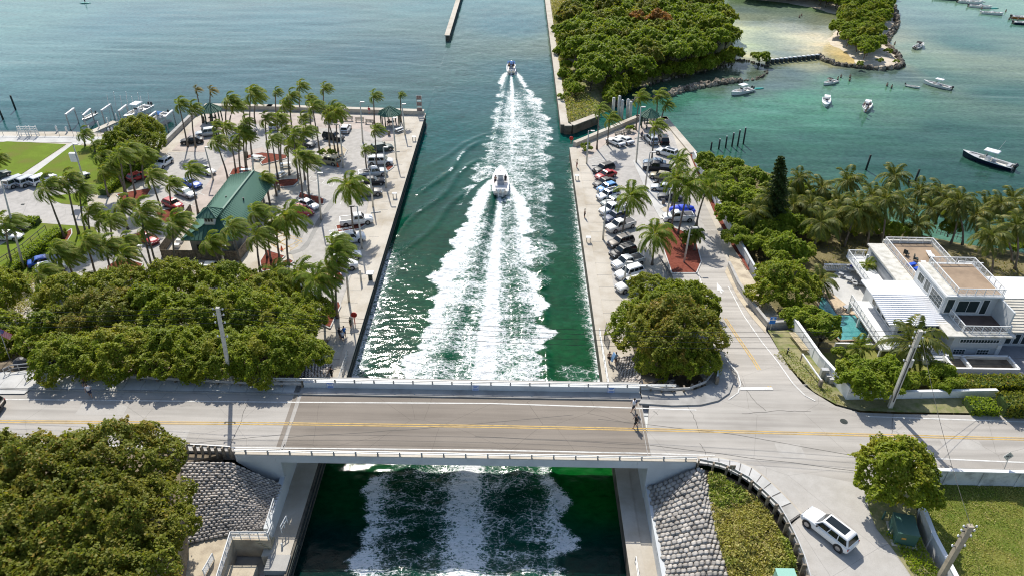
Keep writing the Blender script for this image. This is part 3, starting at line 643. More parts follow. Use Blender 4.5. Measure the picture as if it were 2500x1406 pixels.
ck = MB(); rk = random.Random(3)
def crack(L, w=.045, zf=RZ):
    P = line_at(L); Q2 = []
    for a, b_ in zip(P[:-1], P[1:]):
        for i in range(6): p = a.lerp(b_, i / 6); Q2.append(p + Vector((rk.uniform(-.07, .07), rk.uniform(-.07, .07), 0)))
    Q2.append(P[-1]); ribbon('', Q2, w, RZ, .010, None, mb=ck)
for L in ([(607, 974), (585, 1035), (556, 1097)], [(1675, 988), (1692, 1012), (1708, 1056)], [(1708, 1082), (1722, 1104), (1722, 1118)], [(1790, 900), (1815, 940), (1845, 982), (1870, 1002)], [(1160, 1064), (1590, 1086), (2115, 1152)], [(1460, 1022), (1800, 1060), (2120, 1118)], [(700, 1066), (1000, 1048), (1400, 1012)], [(1595, 1002), (1606, 1012)], [(2180, 1010), (2176, 1060), (2165, 1085)], [(1812, 1010), (1900, 1002), (1980, 1004)], [(280, 1070), (480, 1080), (690, 1060)]): crack(L)
for u, v, w, d, m in [(420, 1062, 3.2, 1.5, M_side), (2350, 1085, 4.0, 1.4, M_side), (1930, 1100, 2.6, 2.0, M_side), (250, 1000, 5, 1.5, M_side)]:
    p = at(u, v, RZ); w /= 2; d /= 2; sheet('road_patch', [Vector((p.x - w, p.y - d)), Vector((p.x + w, p.y - d * .9)), Vector((p.x + w * .94, p.y + d)), Vector((p.x - w, p.y + d))], RZ, .007, None, m)
tag(ck.build('tar_cracks', mat('tar', (.10, .095, .085), .8, .1, 2, 9)), kind='structure')
# arrow painted on the approach road
ao = pxf([(1752, 692), (1764, 708), (1759, 708), (1764, 714), (1759, 716), (1754, 706), (1748, 705)], zap)
sheet('road_arrow', ao, zap, .045, None, M_wline) if False else None
mb = MB(); P = [p + Vector((0, 0, .05)) for p in pxf([(1750, 690), (1768, 712), (1760, 710.5), (1764, 716), (1760, 717), (1756, 710), (1750, 709)], zap)]
mb.add(P, [(0, 6, 5, 2, 1), (5, 4, 3, 2)]); tag(mb.build('road_arrow', M_wline), kind='structure')
# ---------------------------------------------------------------- the bridge
br = empty('road_bridge', (-4, 55, 5), label='concrete road bridge over the inlet with brown asphalt and slim steel rails', cat='bridge')
def bpart(mb, name, m, **k): o = mb.build(name, m, br, **k); o.location = (4, -55, -5); return o
xwd, xed = XW - 3.2, 15.6
yPS, yPN = 49.25, at(1000, 946, RZ + .2).y               # south and north parapets
joint_w = (at(738, 958, RZ), at(690, 1104, RZ)); joint_e = (at(1566, 985, RZ), at(1590, 1112, RZ))
mb = MB(); mb.prism([(joint_w[1].x, yS - .2), (joint_e[1].x, yS - .2), (joint_e[0].x, yN + .1), (joint_w[0].x, yN + .1)], RZ - .3, RZ + .004); bpart(mb, 'roadway', M_deck)
mb = MB()
mb.prism([(XW - .6, yPS), (12.6, yPS), (12.6, yPN), (XW - .6, yPN)], RZ - .55, RZ - .31)
bpart(mb, 'deck_slab', M_wallc)
for k, yy in enumerate(np.linspace(yPS + 1.2, yPN - 1.0, 5)):
    mb = MB(); mb.box((-3.9, yy, RZ - .95), (32.2, .45, .8)); bpart(mb, 'girder', M_conc2)
for (j, w) in ((joint_w, .28), (joint_e, .28)):
    for o_ in (-.32, .0):
        mb = MB(); mb.bar(Vector((j[0].x + o_, j[0].y, RZ + .008)), Vector((j[1].x + o_, j[1].y, RZ + .008)), .06, .012); bpart(mb, 'expansion_joint', M_conc2)
    mb = MB(); mb.bar(Vector((j[0].x - .55, j[0].y, RZ + .006)), Vector((j[1].x - .55, j[1].y, RZ + .006)), .5, .008); bpart(mb, 'joint_patch', M_deck)
# fascia, parapet walls
x0p, x1p = at(568, 1122, RZ + .2).x, at(1703, 1138, RZ + .2).x
for xa, xb in ((x0p, XW - 2.6), (XW - 2.58, -4), (-3.98, 12.4), (12.42, x1p)):
    mb = MB(); mb.box(((xa + xb) / 2, yPS, RZ - .22), (xb - xa, .34, .98)); bpart(mb, 'south_parapet', M_wallc)
mb = MB(); mb.box(((x0p + x1p) / 2, yPS + .06, RZ + .30), (x1p - x0p, .52, .07)); bpart(mb, 'south_parapet_cap', M_conc)
x0n, x1n = at(650, 932, RZ + .9).x, at(1650, 945, RZ + .9).x
mb = MB(); mb.box((-3.9, yPN, RZ - .62), (33, .34, 1.0)); bpart(mb, 'north_fascia', M_wallc)
xm0, xm1 = at(740, 945, RZ + .4).x, at(1560, 950, RZ + .4).x
for xa, xb in ((xm0, -16), (-15.98, -4), (-3.98, 8), (8.02, xm1)):
    mb = MB(); mb.box(((xa + xb) / 2, yPN, RZ + .38), (xb - xa, .28, .92)); bpart(mb, 'north_parapet', M_wallc)
for xa, xb in ((x0n, xm0), (xm1, x1n)):
    mb = MB(); mb.box(((xa + xb) / 2, yPN + .5, RZ + .30), (xb - xa, .25, .9)); bpart(mb, 'wing_parapet', M_wallc)
def rails(y, xa, xb, z, n, hh, mrail):
    me = MB().box((0, 0, hh / 2), (.12, .22, hh)).mesh('rail_post', M_conc2)
    for i in range(n):
        x = xa + (xb - xa) * (i + .5) / n; link('rail_post', me, br, loc=(x + 4, y - 55, z - 5))
    for h in (hh + .03, hh * .55):
        mb = MB(); mb.tube([(xa, y, z + h), (xb, y, z + h)], .055, 6); bpart(mb, 'rail', mrail)
M_rail = mat('aluminium_rail', (.72, .71, .67), .45, .05, 2, 20, metal=.2)
rails(yPS - .02, x0p, x1p, RZ + .335, 21, .42, M_rail); rails(yPN, x0n, x1n, RZ + .84, 21, .36, M_rail)
# abutments with inner walls and wing walls
for sx, xf in ((-1, XW - .0), (1, XE)):
    inner = xf + sx * 2.15
    mb = MB(); mb.prism(sorted([(inner, yPS - .1), (inner + sx * 1.2, yPS - .1), (inner + sx * 1.2, yPN + .3), (inner, yPN + .3)], key=lambda p: math.atan2(p[1] - 55, p[0] - (inner + sx * .6))), 0, RZ - .57)
    bpart(mb, 'abutment', M_wallc)
# under-bridge quay ledges, running out to the south
for nm, xf, sx in (('west_lower_walk', XW, -1), ('east_lower_walk', XE, 1)):
    a = 41.6 if sx < 0 else 28
    sheet(nm, [Vector((xf, a)), Vector((xf + sx * 2.6, a)), Vector((xf + sx * 2.6, 68)), Vector((xf, 68))][::-1 if sx > 0 else 1], Q, .01, None, M_conc, depth=2.6)
# sidewalk slabs on the north side
sw = empty('north_sidewalk', (0, 58, RZ)); tag(sw, kind='structure')
def slab_me(w, d, m=M_walk, h=.15): return MB().box((0, 0, h / 2), (w - .03, d - .03, h)).mesh('slab', m)
me = slab_me(1.9, 2.55); x = XW - 3.4
while x > -75:
    link('slab', me, sw, loc=(x, (yN + 1.35) - 58, 0)); x -= 1.9
mb = MB(); mb.box(((XW + 14) / 2 - 1.5, yN + 1.35 - 58, .075), (14 - XW + 3.2, 2.6, .15)); mb.build('slab', M_conc2, sw)
sheet('corner_sidewalk', [Vector((14.0, yN)), Vector((14.0, yPN - .1))] [::-1] + [Vector((14.0, yN))] [:0] + curb_r[0:1] + curb_r[1:] + line_at([(1742, 868), (1752, 905), (1742, 935), (1700, 952), (1640, 958), (1562, 952)]), RZ, .15, None, M_conc2, depth=.2)
cb = MB()
cb.bar(Vector((-90, yN - .07, RZ + .07)), Vector((14, yN - .07, RZ + .07)), .15, .17)
for a, b_ in zip(curb_r[:-1], curb_r[1:]): cb.bar(a + Vector((0, 0, .07)), b_ + Vector((0, 0, .07)), .16, .18)
tag(cb.build('kerb', M_conc2), kind='structure')
# south-east curved sidewalk slabs and kerb
out = curbS[:9]; inn = line_at([(1700, 1131), (1737, 1135), (1770, 1144), (1798, 1157), (1825, 1175), (1845, 1191), (1864, 1208), (1892, 1237), (1921, 1281)])
sse = empty('curved_sidewalk', tuple(out[0])); tag(sse, kind='structure'); o0 = out[0]
def lerp_poly(P, t):
    t *= len(P) - 1; i = min(int(t), len(P) - 2); return P[i].lerp(P[i + 1], t - i)
n = 10
mb = MB()
for i in range(24):
    a, b_ = i / 24 * 1.0, (i + 1) / 24 * 1.0; q = [lerp_poly(out, a) - o0, lerp_poly(out, b_) - o0, lerp_poly(inn, b_) - o0, lerp_poly(inn, a) - o0]; mb.prism([(p.x, p.y) for p in q][::-1], -.1, .12)
mb.build('slab_bed', mat('slab_bed_grey', (.16, .15, .14), .9, .1), sse)
for i in range(n):
    a, b_ = i / n * 1.0, ((i + 1) / n - .009) * 1.0; q = [lerp_poly(out, a) - o0, lerp_poly(out, b_) - o0, lerp_poly(inn, b_) - o0, lerp_poly(inn, a) - o0]
    mb = MB(); mb.prism([(p.x, p.y) for p in q][::-1], -.1, .15); mb.build('slab', M_walk if i < 9 else M_conc2, sse)
mb = MB()
for i in range(24):
    a, b_ = lerp_poly(out, i / 24 * 1.0) - o0, lerp_poly(out, (i + 1) / 24 * 1.0) - o0; mb.bar(a + Vector((0, 0, .05)), b_ + Vector((0, 0, .05)), .32, .13)
mb.build('kerb', M_conc, sse)
# ground banks under the trees
sheet('west_bank', [Vector((-200, 61.2)), Vector((XW - 3.3, 60.4)), Vector((XW - 3.3, 74)), Vector((-200, 76))], zl, -.02, 2.5, M_soil)
sheet('north_east_bank', [Vector((XE + 3.3, 60.6)), at(1742, 866, RZ), at(1700, 790, 5), at(1655, 735, 4), Vector((XE + 4.2, 74))], lambda x, y: RZ - .1 if y <= 60.6 else max(Q + .05, RZ - (y - 60.6) * .36), 0, 1.5, M_soil)
sheet('south_west_bank', [Vector((-200, 30)), at(440, 1420, 5), at(452, 1330, 5), at(440, 1130, RZ - .2), Vector((-28, yS - .2)), Vector((-200, yS - .2))][::1], RZ - .25, 0, None, M_soil, depth=3)

sheet('south_east_ground', [Vector((14.1, -40)), Vector((220, -40)), Vector((220, 47.5)), Vector((14.1, 47.5))], 3.15, 0, None, M_soil, depth=4)
sheet('south_west_ground', [Vector((-220, -40)), Vector((-22.7, -40)), Vector((-22.7, 40.5)), Vector((-220, 40.5))], 2.2, 0, None, M_sand, depth=4)
a_, b__ = at(1990, 1500, RZ), at(2270, 1500, RZ); sheet('side_street_south', [Vector((a_.x, -40)), Vector((b__.x, -40)), Vector((b__.x, b__.y)), Vector((a_.x, a_.y))], RZ, -.004, None, M_side, depth=4)
# ---------------------------------------------------------------- stone revetments, guard rails, lower walks
rng = random.Random(11)
def stone_mesh(i, w, d, h, m, r_, ed=.35):
    nx_, ny_ = 4, 4; vs = []; fs = []
    for j in range(ny_):
        for k in range(nx_):
            a, b_ = k / (nx_ - 1) - .5, j / (ny_ - 1) - .5
            e = max(abs(a), abs(b_)) * 2; cr = 1 - .16 * (abs(a) * 2) ** 2 * (abs(b_) * 2) ** 2
            vs.append((a * w * cr + r_.uniform(-.02, .02), b_ * d * cr + r_.uniform(-.02, .02), h * (ed if e > .9 else 1) + r_.uniform(-.03, .03)))
    for j in range(ny_ - 1):
        for k in range(nx_ - 1): fs.append((j * nx_ + k, j * nx_ + k + 1, (j + 1) * nx_ + k + 1, (j + 1) * nx_ + k))
    ring = [0, 1, 2, 3, 7, 11, 15, 14, 13, 12, 8, 4]; n0 = len(vs)
    for r in ring: vs.append((vs[r][0] * .96, vs[r][1] * .96, -.25))
    for q in range(12): fs.append((ring[q], n0 + q, n0 + (q + 1) % 12, ring[(q + 1) % 12]))
    mb = MB(); mb.add(vs, fs); return mb.mesh('stone', m, True)
M_stoneL = mat('bagged_stone', (.56, .51, .46), .95, .22, 1.3, 7, bump=.5, per=.45)
M_stoneR = mat('squared_stone', (.50, .465, .42), .95, .3, .9, 8, bump=.5, per=.6)
M_joint = mat('dark_joint', (.17, .15, .13), .95, .2, 2, 8)
def revetment(name, label, top, bot, rows, cols, m, jw, skew, lim=300, z=1.0):
    T = [at(*p) for p in top]; B = [at(*p) for p in bot]
    def surf(s, t): return lerp_poly(T, min(max(s, 0), 1)).lerp(lerp_poly(B, min(max(s, 0), 1)), t)
    t0 = empty(name, surf(.5, .5), label=label, cat='stone slope'); o = surf(.5, .5)
    mb = MB(); n = 14
    for j in range(n + 1):
        for i in range(n + 1): mb.v.append(tuple(surf(i / n, j / n) - o + Vector((0, 0, -.03))))
    for j in range(n):
        for i in range(n): mb.f.append((j * (n + 1) + i, (j + 1) * (n + 1) + i, (j + 1) * (n + 1) + i + 1, j * (n + 1) + i + 1))
    mb.build('slope_bed', M_joint, t0)
    ms = [stone_mesh(i, 1, 1, .135 if m is M_stoneL else .13, m, rng, .35 if m is M_stoneL else .88) for i in range(6)]; cnt = 0; rest = MB()
    for j in range(rows):
        for i in range(cols):
            s = (i + .5 + (.5 if j % 2 else 0) * skew + rng.uniform(-.06, .06)) / (cols + .5 * skew); t = (j + .5 + rng.uniform(-.05, .05)) / rows
            p = surf(s, t); ds = surf(s + .5 / cols, t) - surf(s - .5 / cols, t); dt = surf(s, t - .5 / rows) - surf(s, t + .5 / rows)
            nrm = ds.cross(dt).normalized(); yv = nrm.cross(ds).normalized(); xv = ds.normalized()
            M = Matrix(((xv.x, yv.x, nrm.x, 0), (xv.y, yv.y, nrm.y, 0), (xv.z, yv.z, nrm.z, 0), (0, 0, 0, 1)))
            w, d = ds.length * (jw + rng.uniform(-.16, .06)), dt.length * (jw + rng.uniform(-.14, .08))
            mw = Matrix.Translation(p - o + nrm * rng.uniform(-.05, .03)) @ M @ Matrix.Rotation(rng.uniform(-.12, .12), 4, 'Z') @ Matrix.Rotation(rng.uniform(-.14, .14) * (1 if m is M_stoneL else .5), 4, 'X') @ Matrix.Diagonal((w, d, rng.uniform(.7, 1.5), 1))
            me = ms[rng.randrange(6)]
            if cnt < lim:
                q = link('stone', me, t0); q.matrix_local = mw; cnt += 1
            else: rest.add([mw @ v.co for v in me.vertices], [tuple(f.vertices) for f in me.polygons])
    if rest.v: tag(rest.build('stones', m, t0, True), kind='stuff')
    return t0
revetment('stone_revetment', 'slope of pale rounded bag stones running down to the sandy path', [(440, 1126, 6.7), (500, 1126, 6.8), (565, 1128, 6.7), (630, 1156, 5.4), (690, 1184, 4.0)], [(440, 1330, 3.6), (500, 1318, 3.4), (560, 1306, 3.35), (610, 1296, 3.4), (655, 1286, 3.6)], 27, 20, M_stoneL, 1.0, 1)
revetment('stone_revetment', 'slope of squared grey stones south east of the bridge below the curved guard rail', [(1581, 1188, 3.7), (1620, 1176, 4.8), (1660, 1158, 5.8), (1704, 1140, 6.8), (1722, 1150, 6.8)], [(1622, 1450, 3.3), (1660, 1450, 4.0), (1700, 1450, 4.6), (1745, 1450, 5.3), (1790, 1450, 5.9)], 25, 12, M_stoneR, .97, 1)
revetment('stone_revetment', 'patch of flat pale stones under the tree shade north east of the bridge', [(1500, 872, 2.1), (1540, 868, 2.6), (1600, 862, 3.6)], [(1521, 940, 3.4), (1570, 942, 5.0), (1660, 948, 6.6)], 12, 12, M_stoneL, .93, 1)
revetment('stone_revetment', 'patch of flat pale stones under the trees north west of the bridge', [(740, 880, 2.6), (780, 884, 2.2), (812, 890, 2.05)], [(690, 926, 6.2), (740, 928, 5.2), (786, 932, 4.0)], 9, 10, M_stoneL, .93, 1)
# retaining walls beside the lower walks
def wall_seg(name, A, B, w, m, base, label=None, cat='retaining wall', parent=None):
    """wall with sloping top between A and B (tops), base at height base"""
    A, B = Vector(A), Vector(B); d = (B - A); d.z = 0; n = Vector((-d.y, d.x, 0)).normalized() * w / 2; mb = MB()
    za, zb = (base, base) if not isinstance(base, tuple) else base
    vs = []
    for P, z in ((A, za), (B, zb)): vs += [(P.x - n.x, P.y - n.y, z), (P.x + n.x, P.y + n.y, z), (P.x + n.x, P.y + n.y, P.z), (P.x - n.x, P.y - n.y, P.z)]
    mb.add(vs, [(0, 1, 2, 3), (7, 6, 5, 4), (0, 4, 5, 1), (1, 5, 6, 2), (2, 6, 7, 3), (3, 7, 4, 0)])
    o = mb.build(name, m, parent); return tag(o, label, cat) if label else o
wall_seg('retaining_wall', (-22.4, yPS + .2, 4.1), (-22.4, 43.3, 3.75), .5, M_wallc, 1.2, 'pale sloping wall between the bag stones and the lower walk')
wall_seg('retaining_wall', (13.8, yPS + .2, 3.8), (13.8, 28, 3.6), .45, M_wallc, 1.2, 'long pale wall top between the squared stones and the lower walk')
t = empty('wing_wall', (XW - 3.5, yPS, 5), label='pale wing wall of the bridge above the bag stones', cat='wing wall')
mb = MB(); mb.add([(x0p - XW + 3.5, dy, 1.55) for dy in (-.12, .2)] + [(1.0, dy, 1.55) for dy in (-.12, .2)] + [(1.0, dy, -3.6) for dy in (-.12, .2)] + [(.2, dy, -1.9) for dy in (-.12, .2)] + [(x0p - XW + 3.5, dy, 1.2) for dy in (-.12, .2)],
                  [(0, 8, 6, 4, 2), (1, 3, 5, 7, 9), (8, 9, 7, 6), (0, 1, 9, 8), (6, 7, 5, 4)]); mb.build('wall', M_wallc, t)
t = empty('wing_wall', (XE + 3.5, yPS, 5), label='pale wing wall of the bridge above the squared stones', cat='wing wall')
mb = MB(); mb.add([(x1p - XE - 3.5, dy, 1.55) for dy in (-.12, .2)] + [(-1.0, dy, 1.55) for dy in (-.12, .2)] + [(-1.0, dy, -3.6) for dy in (-.12, .2)] + [(-.2, dy, -1.9) for dy in (-.12, .2)] + [(x1p - XE - 3.5, dy, 1.2) for dy in (-.12, .2)],
                  [(0, 2, 4, 6, 8), (1, 9, 7, 5, 3), (8, 6, 7, 9), (0, 8, 9, 1), (6, 4, 5, 7)]); mb.build('wall', M_wallc, t)
# ground south of the bridge, west side: sandy path, basin slab and rails
sheet('sandy_path', [at(430, 1312, 3.3), at(655, 1284, 3.3), at(658, 1318, 3.3), at(567, 1316, 3.3), at(530, 1420, 3.3), at(470, 1460, 3.3), at(420, 1460, 3.3)][::-1], 3.28, 0, None, M_sand, depth=2.4)
sheet('basin_apron', [at(560, 1322, 1.2), at(662, 1340, 1.2), at(668, 1372, .5), at(640, 1420, .5), at(600, 1460, .5), at(530, 1460, 1.2)][::-1], lambda x, y: .7, 0, None, M_conc2)
def railing(name, pts, n, h, m, label, cat='railing', bars=4, r=.035, parent=None, zf=None):
    pts = [Vector(p) for p in pts]; o = pts[0].copy(); t = empty(name, o, label=label, cat=cat) if parent is None else empty(name, o, parent=parent)
    me = MB().tube([(0, 0, 0), (0, 0, h)], r * 1.3, 5).mesh('post', m)
    for i in range(n + 1):
        p = lerp_poly(pts, i / n); link('post', me, t, loc=p - o)
    for k in range(bars):
        z = h * (1 - k / max(1, bars)); mb = MB(); mb.tube([p - o + Vector((0, 0, z)) for p in pts], r if k else r * 1.6, 5); mb.build('rail', m, t)
    return t
M_wrail = mat('white_painted_rail', (.75, .75, .73), .5, .05, 2, 20)
railing('railing', [at(567, 1316, 3.3), at(655, 1316, 3.3)], 4, 1.05, M_wrail, 'white railing above the small basin, along its north edge', bars=5)
railing('railing', [at(567, 1316, 3.3), at(532, 1430, 3.3)], 5, 1.05, M_wrail, 'white railing above the small basin, running down its west edge', bars=5)
railing('railing', [at(500, 1406, 3.3), at(523, 1365, 3.3)], 2, .9, M_wrail, 'short white panel railing beside the sandy path', bars=6)
railing('railing', [at(655, 1288, 3.7), at(672, 1232, 3.9)], 3, 1.0, M_wrail, 'leaning white handrail where the wall meets the bag stones', bars=2)
# timber steps
t = empty('timber_steps', at(675, 1320, 2.0), label='small tan timber steps with handrails down to the lower walk', cat='steps'); o = at(675, 1320, 2.0)
M_plank = mat('tan_planks', (.50, .42, .27), .85, .12, 3, 12)
for i in range(5):
    a = Vector((at(675, 1320, 2).x - .75 + i * .02, at(675, 1300, 3).y - .5 + .0 * i, 0)) + Vector((-.2 - .26 * i + .6, 0, 2.15 + .24 * i)); MB().box((0, 0, 0), (.34, 1.3, .06)).build('tread', M_plank, t, loc=a - o)
for dx in (.2, 1.4): MB().bar((dx - .7, -.6, -1.6), (dx - .7, -.6, .5), .14).build('leg', M_wallc, t)
railing('handrail', [at(657, 1316, 3.3), at(668, 1288, 3.3)], 2, .9, M_wrail, None, bars=2, parent=t).location = at(657, 1316, 3.3) - o
railing('handrail', [at(688, 1300, 2.4), at(702, 1274, 2.8)], 2, .9, M_wrail, None, bars=2, parent=t).location = at(688, 1300, 2.4) - o
MB().box((-20.95, 40.9, 1.75), (2.0, 1.7, .7)).build('pier_cap', M_conc2); tag(bpy.data.objects['pier_cap'], 'grey concrete pier cap at the end of the lower west walk', 'pier cap')
# rails on the lower walks
railing('railing', [(XE + .35, 28, Q), (XE + .35, 41.5, Q)], 7, 1.05, M_metal, 'slim steel railing along the lower east walk', bars=2)
railing('railing', [(XE + .3, 62, Q), (XE + .15, at(1472, 818, Q).y, Q)], 9, 1.1, M_wrail, 'white railing on the east quay from the bridge to the gate', bars=3)
railing('railing', [(XW - .3, 62, Q), (XW - .3, 70.5, Q)], 5, 1.1, M_metal, 'grey railing on the west quay just north of the bridge', bars=3)
railing('quay_gate', [at(1474, 836, Q), at(1478, 812, Q)], 1, 1.7, M_dkmetal, 'dark mesh gate at the end of the white quay railing', 'gate', bars=7)
# W-beam guard rails
def guardrail(pts, n, h, label, back=0.0, post_w=.16, post_d=.34, m=M_metal, base=.6, sgn=1):
    o = Vector(pts[0]); t = empty('guard_rail', o, label=label, cat='guard rail'); L = [Vector(p) for p in pts]; K = 28
    for h0 in (h, h - .16):
        mb = MB(); C = [lerp_poly(L, i / K) - o for i in range(K + 1)]
        for a, b_ in zip(C[:-1], C[1:]): mb.bar(a + Vector((0, 0, h0)), b_ + Vector((0, 0, h0)), .09, .13)
        mb.build('beam', m, t)
    me = MB().box((0, 0, (h + .05 - base) / 2 - .0), (post_w, post_d, h + .1 + base)).mesh('post', M_wood)
    for i in range(n):
        s = i / max(1, n - 1); p = lerp_poly(L, s); q = lerp_poly(L, min(1, s + .02)) - lerp_poly(L, max(0, s - .02)); nrm = Vector((-q.y, q.x, 0)).normalized() * sgn
        link('post', me, t, loc=p - o + nrm * .22, rot=(0, 0, math.atan2(q.y, q.x)))
    return t
guardrail([at(380, 1093, RZ), at(480, 1098, RZ), at(566, 1103, RZ)], 11, .75, 'guard rail with closely set grey posts above the bag stones', sgn=-1)
guardrail(line_at([(1704, 1132), (1767, 1145), (1825, 1177), (1862, 1209), (1897, 1244), (1921, 1284), (1943, 1330), (1960, 1372), (1974, 1420)]), 15, .75, 'dark curved guard rail along the south east corner sidewalk', sgn=-1)
guardrail(line_at([(236, 928), (330, 932), (450, 938), (600, 946), (738, 949)]), 12, .8, 'long pale guard rail between the trees and the north sidewalk')
guardrail(line_at([(1562, 954), (1620, 962), (1680, 960), (1720, 944), (1742, 915), (1748, 880)]), 12, .8, 'pale guard rail curving round the big tree at the junction')
# ---------------------------------------------------------------- south east corner
def zse(x, y): return RZ - .12
se = [Vector((XE + 3.5, 49.0)), at(1722, 1150, RZ - .3)] + [] + [at(1790, 1450, 5.8)]
lo = at(1790, 1450, 5.8)
sheet('south_east_bank', [at(1704, 1134, 6.75), at(1767, 1147, 6.75), at(1825, 1178, 6.75), at(1864, 1211, 6.75), at(1900, 1247, 6.75), at(1925, 1288, 6.75), at(1962, 1373, 6.75), at(1990, 1500, 6.75), at(1790, 1500, 5.9), at(1772, 1380, 5.8), at(1745, 1300, 5.9), at(1728, 1220, 6.2)][::-1], lambda x, y: 6.3 - .0 * y, 0, None, M_soil)
# verge and lawn
sheet('south_verge', line_at([(2118, 1190), (2150, 1160), (2260, 1134), (2500, 1143), (2900, 1160), (2900, 1164), (2500, 1149), (2268, 1146), (2236, 1200), (2240, 1290), (2300, 1420), (2320, 1520), (2275, 1500), (2225, 1406), (2180, 1340), (2140, 1290), (2120, 1240)]), RZ - .02, 0, None, M_dry, depth=1.2)
sheet('south_lawn', px([(2240, 1150), (2900, 1165), (2900, 1600), (2360, 1600), (2330, 1440), (2250, 1290)], 5.7), 5.7, 0, None, M_grass if False else mat('patchy_lawn', (.17, .18, .04), .95, .35, .5, 7, spec=.1, c2=(.10, .16, .022)))
def longwall(name, L, h, w, m, label, cat, z0, npost=0, pw=.1, base=1.5, capm=None):
    """wall along points L (with z), with caps and pilaster posts as parts"""
    L = [Vector(p) for p in L]; o = L[0].copy(); t = empty(name, o, label=label, cat=cat)
    for a, b_ in zip(L[:-1], L[1:]):
        q = wall_seg('wall_panel', a - o + Vector((0, 0, h)), b_ - o + Vector((0, 0, h)), w, m, (a.z - o.z - base, b_.z - o.z - base), parent=t)
        mb = MB(); mb.bar(a - o + Vector((0, 0, h + .04)), b_ - o + Vector((0, 0, h + .04)), w + .1, .09); mb.build('cap', capm or m, t)
    if npost:
        me = MB().box((0, 0, 0), (w + pw * 2, .24, h + base)).mesh('pilaster', m)
        for i in range(npost):
            p = lerp_poly(L, i / max(1, npost - 1)); q = lerp_poly(L, min(1, i / max(1, npost - 1) + .01)) - lerp_poly(L, max(0, i / max(1, npost - 1) - .01))
            link('pilaster', me, t, loc=p - o + Vector((0, 0, (h - base) / 2)), rot=(0, 0, math.atan2(q.y, q.x) + math.pi / 2))
    return t
yw = at(2300, 1147, 7.5).y
M_stain = mat('stained_white_wall', (.62, .62, .61), .8, .12, .8, 6, c2=(.34, .34, .33))
longwall('garden_wall', [Vector((38.5, yw, 6.2)), Vector((90, yw - .6, 6.2))], 1.35, .28, M_stain, 'stained white wall on the south side of the main road, above the lawn', 'wall', 0, 16, .07, 2.0, M_white)
longwall('garden_wall', [at(2242, 1262, 6.2), at(2268, 1330, 6.2), at(2330, 1450, 6.2)], 1.4, .3, M_white, 'short white wall beside the green transformer box', 'wall', 0, 3, .12, 2.0)
# concrete and white walls north east
longwall('concrete_wall', pxf([(1778, 652), (1800, 700), (1835, 752), (1874, 800), (1930, 796)], zap), .85, .3, M_conc2, 'grey concrete retaining wall beside the approach road', 'wall', 0)
longwall('white_wall', pxf([(1692, 385), (1735, 472), (1768, 540), (1800, 600), (1845, 680)], lambda x, y: 2.3), 1.3, .22, M_wallc, 'pale panelled wall between the red mulch strip and the seaside bushes', 'wall', 0, 12, .06)
longwall('white_wall', [at(1934, 806, 5.1), at(1995, 895, 6.2), at(2066, 975, 6.9)], 1.75, .25, M_white, 'tall white garden wall running down to the roadside corner', 'wall', 0, 6, .04)
longwall('white_wall', [at(2066, 975, 6.9), at(2425, 968, 6.9)], 1.0, .25, M_white, 'low white wall along the roadside in front of the villa', 'wall', 0, 9, .04)
bed([(1684, 378), (1694, 380), (1768, 535), (1800, 598), (1830, 660), (1822, 662), (1780, 585), (1748, 530)], 'long thin red mulch strip below the pale panelled wall', zf=zap, curb=False)
bed([(1598, 545), (1632, 552), (1668, 566), (1700, 590), (1712, 640), (1700, 668), (1640, 668), (1620, 610)], 'large red mulch bed at the tip of the east lot', zf=zap)
bed([(1612, 512), (1632, 500), (1646, 510), (1640, 520), (1620, 520)], 'tiny kerbed bed at the foot of the leaning palm', m=M_sand)
sheet('east_divider', px([(1545, 395), (1556, 388), (1572, 408), (1600, 458), (1626, 502), (1640, 530), (1612, 536), (1592, 500), (1565, 440)], Q), Q, .10, None, M_walk, depth=.2)
sheet('roadside_verge', pxf([(1874, 806), (1935, 806), (2066, 976), (2425, 970), (2900, 980), (2900, 1012), (2500, 1010), (2200, 1006), (2100, 1002), (2040, 986), (1985, 955), (1950, 920), (1905, 862)], lambda x, y: min(RZ, zap(x, y))), zap, .05, 3.0, M_dry)
sheet('rubble_strip', pxf([(1775, 650), (1800, 708), (1840, 765), (1870, 800), (1870, 815), (1835, 775), (1800, 725), (1770, 665)], zap), zap, .06, 3.0, M_sand)
sheet('rubble_strip', pxf([(1788, 605), (1812, 640), (1850, 700), (1900, 770), (1930, 790), (1880, 796), (1842, 748), (1808, 700), (1785, 650), (1778, 620)], zap), zap, .12, 3.0, M_sand)
# ---------------------------------------------------------------- foliage
def leaf_mat(name, c1, c2, c3, trans=.35):
    b = NB(name); a = b.n('ShaderNodeAttribute', attribute_name='col'); oi = b.n('ShaderNodeObjectInfo')
    sep = b.n('ShaderNodeSeparateColor'); b.l(a.outputs[0], sep.inputs[0])
    n = b.noise(b.geo(1), .35, 3)
    c = b.mix(sep.outputs[0], c1, c2); c = b.mix(b.math('MULTIPLY', sep.outputs[1], b.mr(n, .35, .65, .3, 1)), c, c3)
    c = b.mix(b.mr(oi.outputs['Random'], 0, 1, 0, .30), c, tuple(x * .6 for x in c2))
    d = b.bsdf(c, .55, .22); tr = b.n('ShaderNodeBsdfTranslucent'); b.l(b.mix(1.0, c, (1.25, 1.25, .55), 'MULTIPLY'), tr.inputs[0])
    m = b.n('ShaderNodeMixShader'); m.inputs[0].default_value = trans; b.l(d.outputs[0], m.inputs[1]); b.l(tr.outputs[0], m.inputs[2]); b.l(m.outputs[0], b.out.inputs[0])
    return b.m
M_leaf = leaf_mat('sea_grape_leaf', (.11, .165, .010), (.31, .37, .024), (.44, .36, .05), .45)
M_leafd = leaf_mat('olive_leaf', (.095, .125, .012), (.27, .29, .030), (.42, .25, .05), .45)
